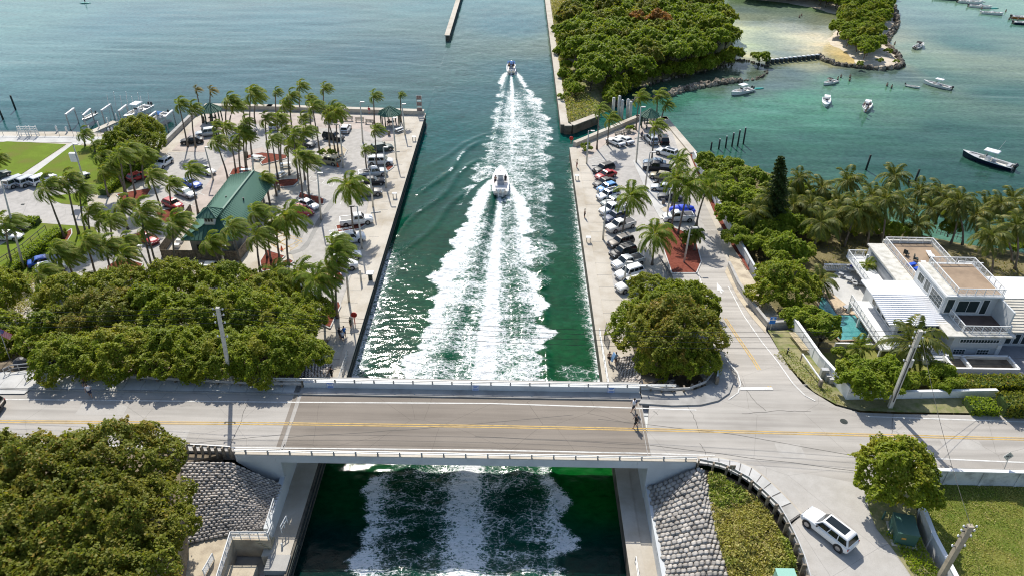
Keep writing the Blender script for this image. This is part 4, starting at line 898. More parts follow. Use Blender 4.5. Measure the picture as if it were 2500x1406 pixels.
M_leafb = leaf_mat('bright_leaf', (.13, .20, .010), (.31, .40, .030), (.42, .40, .06), .45)
M_leafo = leaf_mat('orange_leaf', (.34, .18, .04), (.50, .26, .07), (.60, .22, .07), .4)
M_leafdk = leaf_mat('dark_needle', (.035, .065, .018), (.085, .125, .03), (.13, .14, .04))
M_tuft = leaf_mat('dry_grass_blade', (.40, .37, .10), (.26, .33, .05), (.58, .47, .22), .3)
M_bark = mat('tree_bark', (.16, .13, .10), .95, .25, 3, 12)
def leaves(pts, nrm, size, rs, colr, asp=.8):
    n = len(pts); a = rs.normal(size=(n, 3)); t1 = np.cross(nrm, a); t1 /= np.linalg.norm(t1, axis=1)[:, None] + 1e-9
    t2 = np.cross(nrm, t1); t2 /= np.linalg.norm(t2, axis=1)[:, None] + 1e-9
    s = (size * rs.uniform(.65, 1.35, n))[:, None]
    V = np.stack([pts - t1 * s * .5, pts - t2 * s * .5 * asp, pts + t1 * s * .5, pts + t2 * s * .5 * asp], 1).reshape(-1, 3)
    F4 = np.arange(n * 4).reshape(n, 4); return V, F4, np.repeat(colr, 4, 0)
def crown_mesh(name, seed, Rr, Hh, nl, n, leaf, m, flat=.0, spread=.80, lr=(.17, .36)):
    rs = np.random.RandomState(seed); C = []; rad = []
    for i in range(nl):
        th = rs.uniform(0, 6.283); r = Rr * spread * math.sqrt(rs.uniform(0, 1)); q = 1 - (r / Rr) ** 2
        C.append((r * math.cos(th), r * math.sin(th), Hh * (.10 + .66 * q * rs.uniform(.45, 1.15)) - Hh * .25)); rad.append(Rr * rs.uniform(*lr) * (1 - .25 * (1 - q)))
    C = np.array(C); rad = np.array(rad); w = rad ** 2; w /= w.sum()
    k = rs.choice(nl, n * 2, p=w); d = rs.normal(size=(n * 2, 3)); d[:, 2] = np.abs(d[:, 2]) * .9 - .25 * (rs.uniform(size=n * 2) < .45); d /= np.linalg.norm(d, axis=1)[:, None]
    rr = rad[k] * (1 + .16 * np.sin(d[:, 0] * 9 + k) * np.cos(d[:, 1] * 8 + k * 2)) * (1 - rs.uniform(0, 1, n * 2) ** 2 * .26)
    zs = min(1.0, Hh / Rr * .9); P = C[k] + d * rr[:, None] * np.array([1, 1, zs])
    sa = Rr * .045; P = P + sa * np.stack([np.sin(P[:, 1] * 2.3 + seed) + np.sin(P[:, 2] * 4.1), np.sin(P[:, 2] * 2.7) + np.sin(P[:, 0] * 3.7 + seed), np.sin(P[:, 0] * 2.1) + 1.3 * np.sin(P[:, 1] * 3.3 + 1)], -1); out_ = rs.uniform(size=len(P)) < .13; P[out_] += d[out_] * rs.uniform(.1, .5, (out_.sum(), 1)) * Rr * .09
    dist = np.linalg.norm((P[:, None, :] - C[None]) / np.array([1, 1, zs]), axis=2) / rad[None]; dist[np.arange(n * 2), k] = 9
    keep = dist.min(1) > .80; P = P[keep][:n]; d = d[keep][:n]; k = k[keep][:n]
    nr = d * .42 + rs.normal(size=P.shape) * .42 + np.array([0, 0, .62]); nr /= np.linalg.norm(nr, axis=1)[:, None]
    cl = np.zeros((len(P), 3)); lt = rs.uniform(0, 1, nl)
    cl[:, 0] = np.clip(.25 + .45 * lt[k] + rs.uniform(-.3, .45, len(P)), 0, 1); cl[:, 1] = (rs.uniform(0, 1, len(P)) < .10) * .8 + np.clip(rs.uniform(-.5, .5, nl)[k], 0, 1) * 1.1
    V, F4, cc = leaves(P, nr, leaf, rs, cl); me = npmesh(name, V, F4, m, cc); return me
def trunk_mesh(seed, h, r, R_):
    rs = random.Random(seed); mb = MB(); mb.tube([(0, 0, -.3), (rs.uniform(-.2, .2), rs.uniform(-.2, .2), h * .55), (rs.uniform(-.3, .3), 0, h)], [r, r * .8, r * .5], 7)
    for i in range(5):
        a = i * 1.257 + rs.uniform(-.4, .4); mb.tube([(0, 0, h * rs.uniform(.3, .6)), (math.cos(a) * R_ * .3, math.sin(a) * R_ * .3, h * .95), (math.cos(a) * R_ * .6, math.sin(a) * R_ * .6, h * 1.3)], [r * .5, r * .35, r * .12], 5)
    return mb.mesh('trunk', M_bark, True)
CR = {}
def kind(key, Rr, Hh, nl, n, leaf, m, cnt, **k):
    CR[key] = ([crown_mesh(key + '_crown', 100 + 17 * len(CR) + i, Rr, Hh, nl, n, leaf, m, **k) for i in range(cnt)], Rr, [trunk_mesh(i, Hh * .7, .16 * Rr / 3, Rr) for i in range(2)], Hh)
kind('big', 5.7, 5.4, 75, 44000, .25, M_leafd, 2)
kind('grape', 5.2, 5.0, 60, 30000, .27, M_leaf, 3)
kind('near', 4.5, 5.6, 55, 24000, .30, M_leaf, 2)
kind('small', 3.1, 3.2, 30, 11000, .26, M_leafb, 2)
kind('island', 5.0, 4.8, 40, 10000, .46, M_leaf, 3)
kind('islandb', 4.6, 4.4, 36, 9000, .44, M_leafb, 2)
kind('islandd', 4.6, 4.6, 36, 9000, .42, M_leafd, 2)
kind('islando', 3.6, 3.8, 24, 5500, .42, M_leafo, 1)
kind('bush', 1.3, 1.3, 8, 1500, .20, M_leafb, 2)
trng = random.Random(5)
def tree(key, u, v, zc, sc_=1.0, gz=None, label=None, group=None, name='leafy_tree', cat='tree', zs=1.0):
    ms, Rr, tr, Hh = CR[key]; p = at(u, v, zc); g = gz(p.x, p.y) if callable(gz) else gz
    t = empty(name, (p.x, p.y, g), trng.uniform(0, 6.28), label=label, cat=cat, group=group)
    i = trng.randrange(len(ms)); link('crown', ms[i], t, loc=(0, 0, zc - g), scale=(sc_, sc_, sc_ * zs * trng.uniform(.92, 1.08)))
    h = max(.6, zc - g - Hh * .2 * sc_); link('trunk', tr[i % 2], t, scale=(sc_, sc_, h / (Hh * .7)))
    return t
ORD = 'first second third fourth fifth sixth seventh eighth ninth tenth eleventh twelfth thirteenth fourteenth fifteenth sixteenth seventeenth eighteenth nineteenth twentieth'.split()
ORD += [a + '-' + b_ for a in ('twenty', 'thirty', 'forty') for b_ in ORD[:9]]
def cluster(key, L, zc, gz, what, group, **k):
    """L: (u, v, scale) sorted along the picture row; labels count from the west end"""
    for i, q in enumerate(sorted(L, key=lambda q: q[0])):
        kk = q[3] if len(q) > 3 else key
        tree(kk, q[0], q[1], zc, q[2], gz, f'{what}, {ORD[i]} from the west', group, **k)
cluster('big', [(285, 1165, .96), (130, 1200, 1.0), (0, 1190, .92)], 10.2, RZ - .3, 'olive green tree of the south west thicket, row nearest the road', 'dense trees south west of the bridge')
cluster('big', [(318, 1290, .92), (185, 1310, 1.0), (60, 1320, 1.05), (-70, 1290, 1)], 10.0, 6.5, 'olive green tree in the middle of the south west thicket', 'dense trees south west of the bridge')
cluster('big', [(290, 1430, .95), (120, 1470, 1.05), (-30, 1440, 1.05)], 9.5, 6, 'olive green tree at the bottom of the south west thicket', 'dense trees south west of the bridge')
cluster('grape', [(170, 735, .85), (290, 712, .8), (430, 700, .85), (545, 700, .85), (650, 720, .7), (745, 775, .75), (-10, 720, .8)], 5.5, zl, 'round tree on the north edge of the roadside thicket', 'sea grape trees beside the west road')
cluster('grape', [(150, 830, .95), (245, 800, 1.05, 'big'), (375, 785, 1.0), (490, 790, 1.0), (600, 780, 1.0), (700, 810, .85), (-25, 830, .85)], 6.6, zl, 'round tree in the middle of the roadside thicket', 'sea grape trees beside the west road')
cluster('grape', [(170, 878, .75), (300, 872, .85), (430, 874, .85), (560, 878, .8), (670, 870, .9), (735, 872, .62)], 8.2, zl, 'round tree on the road side of the thicket', 'sea grape trees beside the west road')
tree('grape', 1583, 712, 4.6, .60, Q, 'smaller round tree behind the row of parked cars at the east lot end')
tree('grape', 1675, 750, 6.4, .84, zap, 'large round tree beside the approach road, northern half of the pair')
tree('grape', 1572, 805, 6.0, .86, Q, 'wide tree overhanging the east quay walk')
tree('grape', 1618, 762, 6.6, .7, 3, 'round crown joining the two tree tops by the approach road')
tree('big', 1652, 828, 8.2, 1.0, 3.5, 'tallest dense tree inside the curved guard rail')
tree('grape', 1690, 880, 8.0, .62, 5, 'low tree crown at the curve of the guard rail')
tree('grape', 1600, 890, 6.4, .55, 4, 'low tree crown just above the north east stone patch')
tree('near', 2188, 1168, 9.4, .86, 6.8, 'dense round tree on the south verge by the side street mouth')
tree('grape', 1910, 705, 6.0, .95, ze, 'big smooth round tree between the concrete wall and the pool')
tree('small', 1925, 625, 4.8, 1.15, ze, 'bright green tree just behind the big round tree')
tree('small', 1960, 780, 5.8, .9, ze, 'darker leafy tree at the pool corner')
tree('small', 2012, 806, 6.4, .82, ze, 'light green tree leaning over the turquoise pool')
tree('small', 2100, 935, 8.4, 1.0, ze, 'broad sea grape tree overhanging the white wall corner')
tree('small', 2165, 930, 8.2, .95, ze, 'broad sea grape tree beside the leaning concrete pole')
tree('small', 2300, 928, 7.6, .75, ze, 'small round tree behind the low white wall')
tree('bush', 2060, 872, 6.2, 1.3, ze, 'leafy green shrub under the light green garden tree', name='garden_shrub', cat='shrub')
cluster('small', [(1732, 402, 1.0), (1790, 418, 1.05), (1845, 445, 1.0), (1900, 470, .9), (1950, 470, .9)], 3.6, ze, 'bush on the lagoon side of the seaside thicket', 'bushes between the pale wall and the lagoon', name='seaside_bush', cat='bush')
cluster('small', [(1750, 445, 1.05), (1795, 480, 1.2), (1845, 500, 1.15), (1890, 535, 1.0), (1780, 525, .9), (1960, 520, .9), (2020, 500, .9)], 3.8, ze, 'bush on the road side of the seaside thicket', 'bushes between the pale wall and the lagoon', name='seaside_bush', cat='bush')
cluster('small', [(1825, 545, 1.0), (1860, 560, 1.0), (1925, 560, 1.1), (2030, 530, .9), (2085, 560, .8), (2120, 545, .9), (2190, 570, .8), (2420, 590, .7), (2480, 600, .8), (1905, 605, .9), (1800, 582, .8), (1855, 600, .75), (1880, 590, .8), (1990, 575, .7), (2150, 560, .7), (2050, 540, .8), (2320, 560, .6), (2260, 600, .45)], 3.6, ze, 'dark bush in the shade of the villa palm grove', 'bushes in the palm grove', name='seaside_bush', cat='bush')
cluster('grape', [(290, 355, .65), (340, 328, .85), (372, 352, .55), (320, 378, .6)], 5.4, Q, 'leafy tree of the marina clump north of the hedge', 'tree clump at the marina gate')
for i, (u, v, s, w) in enumerate([(788, 374, .8, 'round grass tuft on the sandy island, nearer the west tip'), (808, 374, .9, 'round grass tuft in the middle of the sandy island'), (1431, 362, 1.2, 'round green shrub at the corner of the east lot wall'), (1539, 316, 1.0, 'small green shrub beside the picnic benches of the east lot'),
        (586, 358, .5, 'small tuft among the plaza palms'), (1378, 237, 1.3, 'single green shrub on the edge of the spit wall'), (2490, 985, .1, 'x')][:6]):
    tree('bush', u, v, Q + .6, s, Q, w, name='round_shrub', cat='shrub')
# clipped hedges
def hedge(L, w, h, z, label, m=M_leafb, n=3000, leaf=.22, zf=None, wav=.0):
    L = [Vector(p) for p in L]; o = L[0].copy(); rs = np.random.RandomState(len(label)); P = []; N = []
    t = empty('clipped_hedge', o, label=label, cat='hedge'); ln = sum((b_ - a).length for a, b_ in zip(L[:-1], L[1:]))
    n = int(ln * (w + 2 * h) * 62)
    core = MB()
    for a, b_ in zip(L[:-1], L[1:]): core.bar(a - o + Vector((0, 0, h * .45)), b_ - o + Vector((0, 0, h * .45)), w * .82, h * .86)
    core.build('stems', M_hcore, t)
    for i in range(n):
        s = rs.uniform(); p = lerp_poly(L, s); q = lerp_poly(L, min(1, s + .02)) - lerp_poly(L, max(0, s - .02)); nr = Vector((-q.y, q.x, 0)).normalized(); f = rs.uniform(0, w + 2 * h)
        if f < w: c, zz_, nn = f - w / 2, h, (0, 0, 1)
        elif f < w + h: c, zz_, nn = -w / 2, f - w, tuple(-nr)
        else: c, zz_, nn = w / 2, f - w - h, tuple(nr)
        wv_ = 1 + wav * math.sin(s * ln * .8)
        pp = p - o + nr * c + Vector((rs.normal() * .06, rs.normal() * .06, zz_ * wv_ + rs.normal() * .06)); P.append(tuple(pp)); N.append(nn)
    P, N = np.array(P), np.array(N) * .7 + rs.normal(size=(n, 3)) * .5; N /= np.linalg.norm(N, axis=1)[:, None]
    cl = np.zeros((n, 3)); cl[:, 0] = rs.uniform(.2, 1, n); cl[:, 1] = (rs.uniform(size=n) < .08) * .8
    V, F4, cc = leaves(P, N, leaf, rs, cl); link('foliage', npmesh('foliage', V, F4, m, cc), t); return t
hedge([at(252, 478, Q), at(300, 440, Q), at(345, 408, Q)], 1.6, 1.2, Q, 'long bright hedge below the marina trees')
hedge([at(5, 690, Q), at(70, 632, Q), at(155, 572, Q)], 1.8, 1.3, Q, 'long bright hedge between the side lot and the palms')
hedge([at(48, 546, Q), at(96, 548, Q)], 1.6, 1.0, Q, 'short clipped hedge by the service road sign')
hedge([at(2270, 946, 6.3), at(2900, 952, 6.3)], 1.9, 1.3, 6, 'long hedge along the villa forecourt behind the low white wall', M_leafd, wav=.06)
hedge([at(2358, 1000, 6.9), at(2425, 1003, 6.9)], 1.9, 1.1, 6, 'small clipped hedge outside the low white wall', M_leafb)
hedge([at(2435, 1004, 6.9), at(2900, 1010, 6.9)], 2.2, 1.9, 6, 'tall clipped hedge by the roadside at the wall end', M_leafd)
# island spit and islet
spit = px([(1334, -40), (1342, 60), (1358, 180), (1378, 296), (1400, 303), (1452, 285), (1500, 262), (1503, 240), (1512, 222), (1560, 212), (1640, 190), (1680, 180), (1740, 170), (1790, 150), (1795, 130), (1790, 100), (1772, 90), (1768, 60), (1755, 30), (1752, 0), (1740, -60)], 0)
spit[0] = Vector((10.6, 330)); spit = [Vector((10.4, 340))] + spit[1:] + [Vector((80, 340))]
terrain('spit', [p for p in spit], lambda x, y: 1.55 + 0 * x, 1.2, M_dry, .35, 9, .15)
isl = px([(1790, -30), (1800, -2), (1850, 2), (1920, 8), (1980, 20), (2030, 34), (2066, 42), (2060, 50), (2050, 70), (2020, 96), (2030, 110), (2070, 130), (2090, 155), (2130, 164), (2180, 166), (2202, 162), (2196, 140), (2172, 110), (2158, 100), (2180, 75), (2188, 50), (2178, 10), (2172, -30)], 0)
terrain('islet', [p for p in isl], lambda x, y: .85 + 0 * x, 1.2, mat('pale_beach_sand', (.62, .54, .42), .95, .1, .5, 7, c2=(.48, .40, .29)), .11, 12, .1)
jet = px([(1327, -30), (1334, 30), (1345, 110), (1358, 190), (1373, 296)], 1.9)
t = empty('jetty_wall', (10.7, 150, 0), label='pale concrete wall along the west side of the wooded spit', cat='jetty wall')
MB().box((0, (340 - 150) / 2, .95), (1.5, 190, 1.9)).build('wall', M_seawall, t); MB().box((0.05, (340 - 150) / 2, 1.97), (1.7, 190.1, .16)).build('cap', M_conc, t)
a, b_ = at(1378, 302, 1.9), at(1456, 283, 1.9); o = Vector((10.7, 150, 0)); c_ = at(1395, 306, 1.9)
for P1, P2 in ((Vector((10.7, 150, 0)), Vector((c_.x, c_.y, 0))), (Vector((c_.x, c_.y, 0)), Vector((b_.x, b_.y, 0)))):
    MB().bar(P1 - o + Vector((0, 0, .95)), P2 - o + Vector((0, 0, .95)), 1.2, 1.9).build('wall', M_seawall, t); MB().bar(P1 - o + Vector((0, 0, 1.98)), P2 - o + Vector((0, 0, 1.98)), 1.5, .16).build('cap', M_conc, t)
t = empty('jetty_wall', (-20.5, 221, 0), label='long thin breakwater wall standing alone in the bay', cat='jetty wall')
MB().box((0, 62, .6), (1.0, 125, 2.2)).build('wall', M_seawall, t); MB().box((0, 62, 1.78), (1.5, 125.4, .2)).build('cap', M_conc, t)
def in_poly(P, x, y):
    r = False
    for i in range(len(P)):
        ax, ay, bx, by = P[i][0], P[i][1], P[i - 1][0], P[i - 1][1]
        if (ay > y) != (by > y) and x < (bx - ax) * (y - ay) / (by - ay) + ax: r = not r
    return r
def wood(P, step, pick, gz, zc, what, group, margin, ymax=1e9, scl=(.8, 1.15)):
    rr = random.Random(len(what)); pts = []; y = min(p[1] for p in P); row = 0; cnt = 0
    while y < min(ymax, max(p[1] for p in P)):
        x = min(p[0] for p in P) + (row % 2) * step * .5; R_ = []
        while x < max(p[0] for p in P):
            qx, qy = x + rr.uniform(-.3, .3) * step, y + rr.uniform(-.3, .3) * step
            if in_poly(P, qx, qy) and poly_sd(P, np.array([qx]), np.array([qy]))[0] > margin: R_.append((qx, qy))
            x += step
        if R_:
            for i, (qx, qy) in enumerate(R_):
                key = pick(rr, qx, qy); ms, Rr, tr, Hh = CR[key]; s = rr.uniform(*scl)
                t = empty('leafy_tree', (qx, qy, gz), rr.uniform(0, 6.28), f'{what}, {ORD[i]} from the west in the {ORD[cnt]} row from the bridge', 'tree', group)
                z_ = zc * rr.uniform(.75, 1.2); k = rr.randrange(len(ms)); link('crown', ms[k], t, loc=(0, 0, z_), scale=(s, s, s * rr.uniform(.85, 1.1))); link('trunk', tr[k % 2], t, scale=(s, s, z_ / (Hh * .7)))
            cnt += 1
        y += step * .86; row += 1
sw_ = px([(1390, -40), (1388, 30), (1372, 60), (1384, 90), (1376, 130), (1392, 170), (1404, 200), (1440, 232), (1468, 256), (1488, 248), (1500, 224), (1560, 205), (1640, 182), (1700, 172), (1760, 156), (1785, 140), (1780, 100), (1765, 60), (1750, 20), (1745, -60)], 1.5)
sw_[0] = Vector((20, 335)); sw_[-1] = Vector((76, 335))
wood(sw_, 6.4, lambda r, x, y: r.choice(['island', 'islandb', 'islandb', 'island', 'islandb', 'islandd']), 1.3, 4.3, 'tree of the wooded spit', 'trees on the wooded spit', .6, 330)
iw_ = px([(2010, -30), (2000, 8), (2020, 26), (2070, 38), (2060, 60), (2034, 92), (2056, 112), (2090, 138), (2110, 150), (2150, 155), (2146, 128), (2150, 96), (2165, 60), (2160, 0), (2160, -30)], 1)
wood(iw_, 4.6, lambda r, x, y: r.choice(['islandb', 'islandb', 'islandb', 'island']), 1.0, 2.2, 'low islet tree', 'trees on the sandy islet', .2, 330, (.50, .78))
nw_ = px([(1790, -60), (1800, -6), (1870, 0), (1960, 10), (2010, 18), (2010, -60)], 1)
wood(nw_, 6, lambda r, x, y: 'island', 1.0, 3.5, 'far lagoon shore tree', 'trees on the far lagoon shore', .2, 345)
def fringe(L, n, zc, s, gz, what, group, keys):
    P = px(L, 0); rr = random.Random(n)
    for i in range(n):
        p = lerp_poly(P, (i + .5) / n); k_ = rr.choice(keys); ms, Rr, tr, Hh = CR[k_]; sc_ = s * rr.uniform(.8, 1.25); q = rr.randrange(len(ms))
        t = empty('shore_bush', (p.x + rr.uniform(-1, 1), p.y + rr.uniform(-1, 1), gz), rr.uniform(0, 6.28), f'{what}, {ORD[i]} from the west', 'bush', group); link('crown', ms[q], t, loc=(0, 0, zc * rr.uniform(.8, 1.2)), scale=(sc_, sc_, sc_ * 1.1)); link('trunk', tr[q % 2], t, scale=(sc_, sc_, zc / (Hh * .7)))
fringe([(1492, 262), (1502, 236), (1520, 220), (1560, 211), (1640, 192), (1700, 182), (1750, 168), (1785, 150)], 22, 1.7, .55, .2, 'mangrove bush on the south shore of the spit', 'mangrove bushes along the spit shore', ['islandb', 'island'])
fringe([(1408, 262), (1396, 230), (1380, 190), (1372, 150), (1366, 110), (1358, 60)], 11, 1.6, .42, 1.2, 'low bush beside the spit wall', 'low bushes beside the spit wall', ['islandb'])
tree('islando', 1608, 52, 7.8, 1.15, 1.4, 'tree with bright orange leaves on top of the spit', name='orange_tree')
tree('islando', 1560, 46, 7.4, .8, 1.4, 'smaller orange brown tree beside the bright orange one', name='orange_tree')
tree('small', 1856, 143, 1.9, .95, .5, 'round mangrove bush at the west end of the row of piles', name='mangrove_bush', cat='bush')
for i, (u, v, s) in enumerate([(2168, 128, .8), (2186, 152, .55), (2150, 150, .6), (2100, 158, .6)]): tree('bush', u, v, 1.4, s * 1.6, .8, f'small shrub among the islet boulders, {ORD[i]} from the north east', 'shrubs among the islet boulders', name='beach_shrub', cat='shrub')
for i, (u, v) in enumerate([(1640, 34), (1642, 92), (1512, 78), (1560, 60), (1700, 40)]):
    pass
# grass and scrub as ground cover
def scrub(name, P, zf, dens, size, m, seed, label=None, hgt=.35, cl0=(0, 1), pb=.25):
    rs = np.random.RandomState(seed); x0, x1 = min(p[0] for p in P), max(p[0] for p in P); y0, y1 = min(p[1] for p in P), max(p[1] for p in P)
    n = int((x1 - x0) * (y1 - y0) * dens); x, y = rs.uniform(x0, x1, n), rs.uniform(y0, y1, n); k = poly_sd(P, x, y) > .1; x, y = x[k], y[k]
    cl_ = fbm(x * .7, y * .7, 3, seed); z = zf(x, y) + rs.uniform(0, 1, len(x)) * hgt * np.clip(cl_ * 3.4 - .7, .1, 2.2)
    N = rs.normal(size=(len(x), 3)) * .8 + np.array([0, 0, .5]); N /= np.linalg.norm(N, axis=1)[:, None]
    cl = np.zeros((len(x), 3)); cl[:, 0] = np.clip(smooth01(.42, .6, fbm(x * .35, y * .35, 3, seed + 5)) + rs.uniform(-.3, .3, len(x)), *cl0); cl[:, 1] = (rs.uniform(size=len(x)) < pb)
    V, F4, cc = leaves(np.stack([x, y, z], -1), N, size, rs, cl, .45); return tag(link(name, npmesh(name, V, F4, m, cc)), kind='stuff')
scrub('scrub_ground_cover', [at(1724, 1156, 6.6), at(1790, 1172, 6.7), at(1850, 1212, 6.7), at(1890, 1256, 6.7), at(1940, 1345, 6.7), at(1968, 1470, 6.7), at(1790, 1470, 6), at(1768, 1390, 6), at(1742, 1300, 6), at(1728, 1230, 6.2)], lambda x, y: 6.35 + 0 * x, 300, .27, M_tuft, 3, pb=.25, hgt=.5)
scrub('tall_dry_grass', px([(1345, 0), (1352, 80), (1366, 180), (1382, 292), (1400, 296), (1450, 280), (1470, 262), (1440, 235), (1404, 205), (1380, 130), (1390, 60), (1400, 0)], 1.7), lambda x, y: 1.6 + 0 * x, 16, .5, M_tuft, 5, hgt=.7, cl0=(0, .6), pb=.4)
scrub('verge_grass', [at(1935, 900, 6.6), at(2060, 985, 7), at(2100, 1000, 7), at(2040, 985, 7), at(1985, 950, 7)], lambda x, y: np.vectorize(zap)(x, y) + .05, 40, .16, M_tuft, 8, hgt=.12)
scrub('weeds', line_at([(2155, 1300), (2240, 1296), (2262, 1340), (2310, 1430), (2290, 1450), (2225, 1400), (2185, 1335)]), lambda x, y: RZ + 0 * x, 150, .22, M_leafb, 9, hgt=.3)
scrub('grove_litter', pxf([(1850, 640), (2000, 600), (2100, 580), (2320, 620), (2500, 640), (2500, 720), (2440, 690), (2380, 620), (2160, 610), (2100, 640), (2020, 650), (1990, 640), (1860, 700)], ze), lambda x, y: zeast(x, y), 12, .25, M_leafd, 10, hgt=.12)
scrub('scrub_ground_cover', pxf([(0, 705), (90, 660), (140, 690), (100, 760), (0, 770)], lambda x, y: Q), lambda x, y: Q + .1 + 0 * x, 40, .3, M_tuft, 14, hgt=.5, pb=.5)

# ---------------------------------------------------------------- palms
M_frond = leaf_mat('palm_leaflet', (.09, .155, .015), (.22, .31, .035), (.42, .34, .08), .42)
M_frondy = leaf_mat('yellow_palm_leaflet', (.16, .15, .03), (.30, .24, .05), (.40, .26, .08), .35)
M_frondv = leaf_mat('villa_palm_leaflet', (.05, .085, .014), (.15, .19, .035), (.44, .36, .08), .38)
M_ptrunk = mat('palm_trunk', (.20, .17, .14), .95, .2, 2, 9)
M_rachis = mat('palm_rib', (.30, .28, .10), .7, .1, 2, 9)
def frond_mesh(az, el, L, wind, seed, m, droop=1.0, lw=.108):
    rs = random.Random(seed); p = Vector((0, 0, 0)); d = Vector((math.cos(az) * math.cos(el), math.sin(az) * math.cos(el), math.sin(el))); n = 13; C = [p.copy()]; D = [d.copy()]
    for i in range(n):
        t = (i + 1) / n; d = (d + Vector((wind * .17, wind * .03, 0)) + Vector((0, 0, -.115 * droop * (1 + t)))).normalized(); p = p + d * L / n; C.append(p.copy()); D.append(d.copy())
    V = []; F4 = []; cl = []; k = 26
    for i in range(k):
        t = .10 + .90 * i / (k - 1); q = t * n; j = min(int(q), n - 1); c = C[j].lerp(C[j + 1], q - j); dd = D[j].lerp(D[min(j + 1, n)], q - j)
        side = dd.cross(Vector((0, 0, 1))); side = side.normalized() if side.length > .05 else Vector((0, 1, 0)); up = side.cross(dd).normalized()
        ll = L * .26 * (math.sin(math.pi * min(1, t * .82 + .12)) ** .7) * rs.uniform(.85, 1.1)
        for sgn in (-1, 1):
            dr = (side * sgn * .85 + dd * .55 + up * .15 + Vector((wind * .30, 0, -.35 * droop + rs.uniform(-.12, .12)))).normalized(); w = dd * lw * L / 3.0
            mid = c + dr * ll * .55; tip = c + dr * ll + Vector((wind * .06, 0, -.16 * ll * 2)); b0 = len(V)
            V += [c - w * .5, mid - w * .8, tip, mid + w * .8]; F4.append((b0, b0 + 1, b0 + 2, b0 + 3)); x = rs.uniform(.1, .95); cl += [(x, .15 if rs.random() < .9 else 1, 0)] * 4
    for i in range(n):
        r0, r1 = .035 * L / 3 * (1 - i / n) + .008, .035 * L / 3 * (1 - (i + 1) / n) + .008; s0 = Vector((-D[i].y, D[i].x, 0)); s0 = s0.normalized() if s0.length > .01 else Vector((1, 0, 0)); b0 = len(V)
        V += [C[i] - s0 * r0, C[i + 1] - s0 * r1, C[i + 1] + s0 * r1, C[i] + s0 * r0]; F4.append((b0, b0 + 1, b0 + 2, b0 + 3)); cl += [(.9, .9, 0)] * 4
    return npmesh('frond', np.array([tuple(v) for v in V]), np.array(F4), m, np.array(cl))
def frond_set(nf, L, wind, seed, m, els, droop=1.0, lw=.108):
    rs = random.Random(seed); S = []
    for i in range(nf):
        t = i / nf; az = i * 2.39996 + rs.uniform(-.2, .2); el = R(els[0] + (els[1] - els[0]) * t + rs.uniform(-8, 8)); S.append(frond_mesh(az, el, L * rs.uniform(.85, 1.08) * (.82 + .18 * math.sin(math.pi * min(1, t + .25))), wind, seed * 50 + i, m, droop, lw))
    return S
FS = {'wind': [frond_set(19, 2.75, .95, s, M_frond, (82, -22), .86) for s in (1, 2, 3)], 'windy': [frond_set(13, 2.3, 1.25, 4, M_frondy, (78, -20), .9)],
      'calm': [frond_set(21, 3.0, .35, s, M_frond, (82, -32), 1.1) for s in (5, 6)], 'villa': [frond_set(22, 4.0, .30, s, M_frondv, (82, -35), 1.05, .10) for s in (7, 8, 9)],
      'sabal': [frond_set(22, 1.7, .2, 11, M_frond, (85, -45), 1.6, .2)]}
PT = {}
def palm(ub, vb, uc, vc, kindp, s, label, group, zb=Q, name='coconut_palm', r0=.17):
    B = atf(ub, vb, zb) if callable(zb) else at(ub, vb, zb); Cn = up_to(uc, vc, B.y - (.3 if vb - vc > 20 else 0)); h = max(1.2, Cn.z - B.z); dx = Cn.x - B.x
    t = empty(name, B, label=label, cat='palm tree', group=group)
    mb = MB(); pts = []; rr = random.Random(int(ub * 7 + vb)); bow = rr.uniform(.25, .6) * (1 if dx > 0 else -1) * min(1, abs(dx))
    for i in range(9):
        q = i / 8; pts.append((dx * q ** 1.25 + bow * math.sin(math.pi * q) * .35 * (-1 if abs(dx) > .4 else 1), rr.uniform(-.04, .04), h * q))
    mb.tube(pts, [r0 * 1.5] + [r0 * (1 - .4 * i / 8) for i in range(1, 9)], 7); mb.build('trunk', M_ptrunk, t, True)
    cr = empty('crown', (pts[-1][0], 0, h - .1), rr.uniform(-.22, .22), parent=t); S = FS[kindp]; st = S[rr.randrange(len(S))]; s2 = s * rr.uniform(.92, 1.08)
    for f in st: link('frond', f, cr, scale=(s2, s2, s2 * rr.uniform(.9, 1.1)))
    if kindp in ('wind', 'calm', 'villa'):
        nb = MB()
        for a in range(4): nb.blob((math.cos(a * 1.6) * .16, math.sin(a * 1.6) * .16, -.15), (.12, .12, .14), 5, 3)
        nb.build('coconuts', M_dkwood if False else M_ptrunk, cr)
    return t

scrub('lawn_tufts', px([(2250, 1180), (2500, 1180), (2500, 1440), (2345, 1440), (2262, 1290)], 5.7), lambda x, y: 5.7 + 0 * x, 130, .16, M_tuft, 21, hgt=.06, pb=.2)
scrub('verge_grass', line_at([(1890, 850), (1930, 830), (2060, 985), (2090, 1000), (2040, 984), (1990, 955), (1950, 920)]), lambda x, y: np.minimum(RZ, np.vectorize(zap)(x, y)) + .06, 60, .18, M_tuft, 22, hgt=.10)
def palms(L, kindp, what, group, zb=Q, frm='the west', **k):
    for i, q in enumerate(sorted(L, key=lambda q: q[2])):
        palm(q[0], q[1], q[2], q[3], q[5] if len(q) > 5 else kindp, q[4] if len(q) > 4 else 1, f'{what}, {ORD[i]} from {frm}', group, zb, **k)
G1 = 'wind blown palms of the plaza'
palms([(459, 359, 435, 256, 1.05), (478, 360, 467, 266, .95), (496, 301, 477, 220, .75, 'windy'), (515, 295, 513, 222, .8, 'windy'), (553, 309, 556, 246, 1.1), (560, 311, 572, 258, .95), (600, 300, 589, 254, .6)], 'wind', 'tall palm near the marina corner of the plaza', G1)
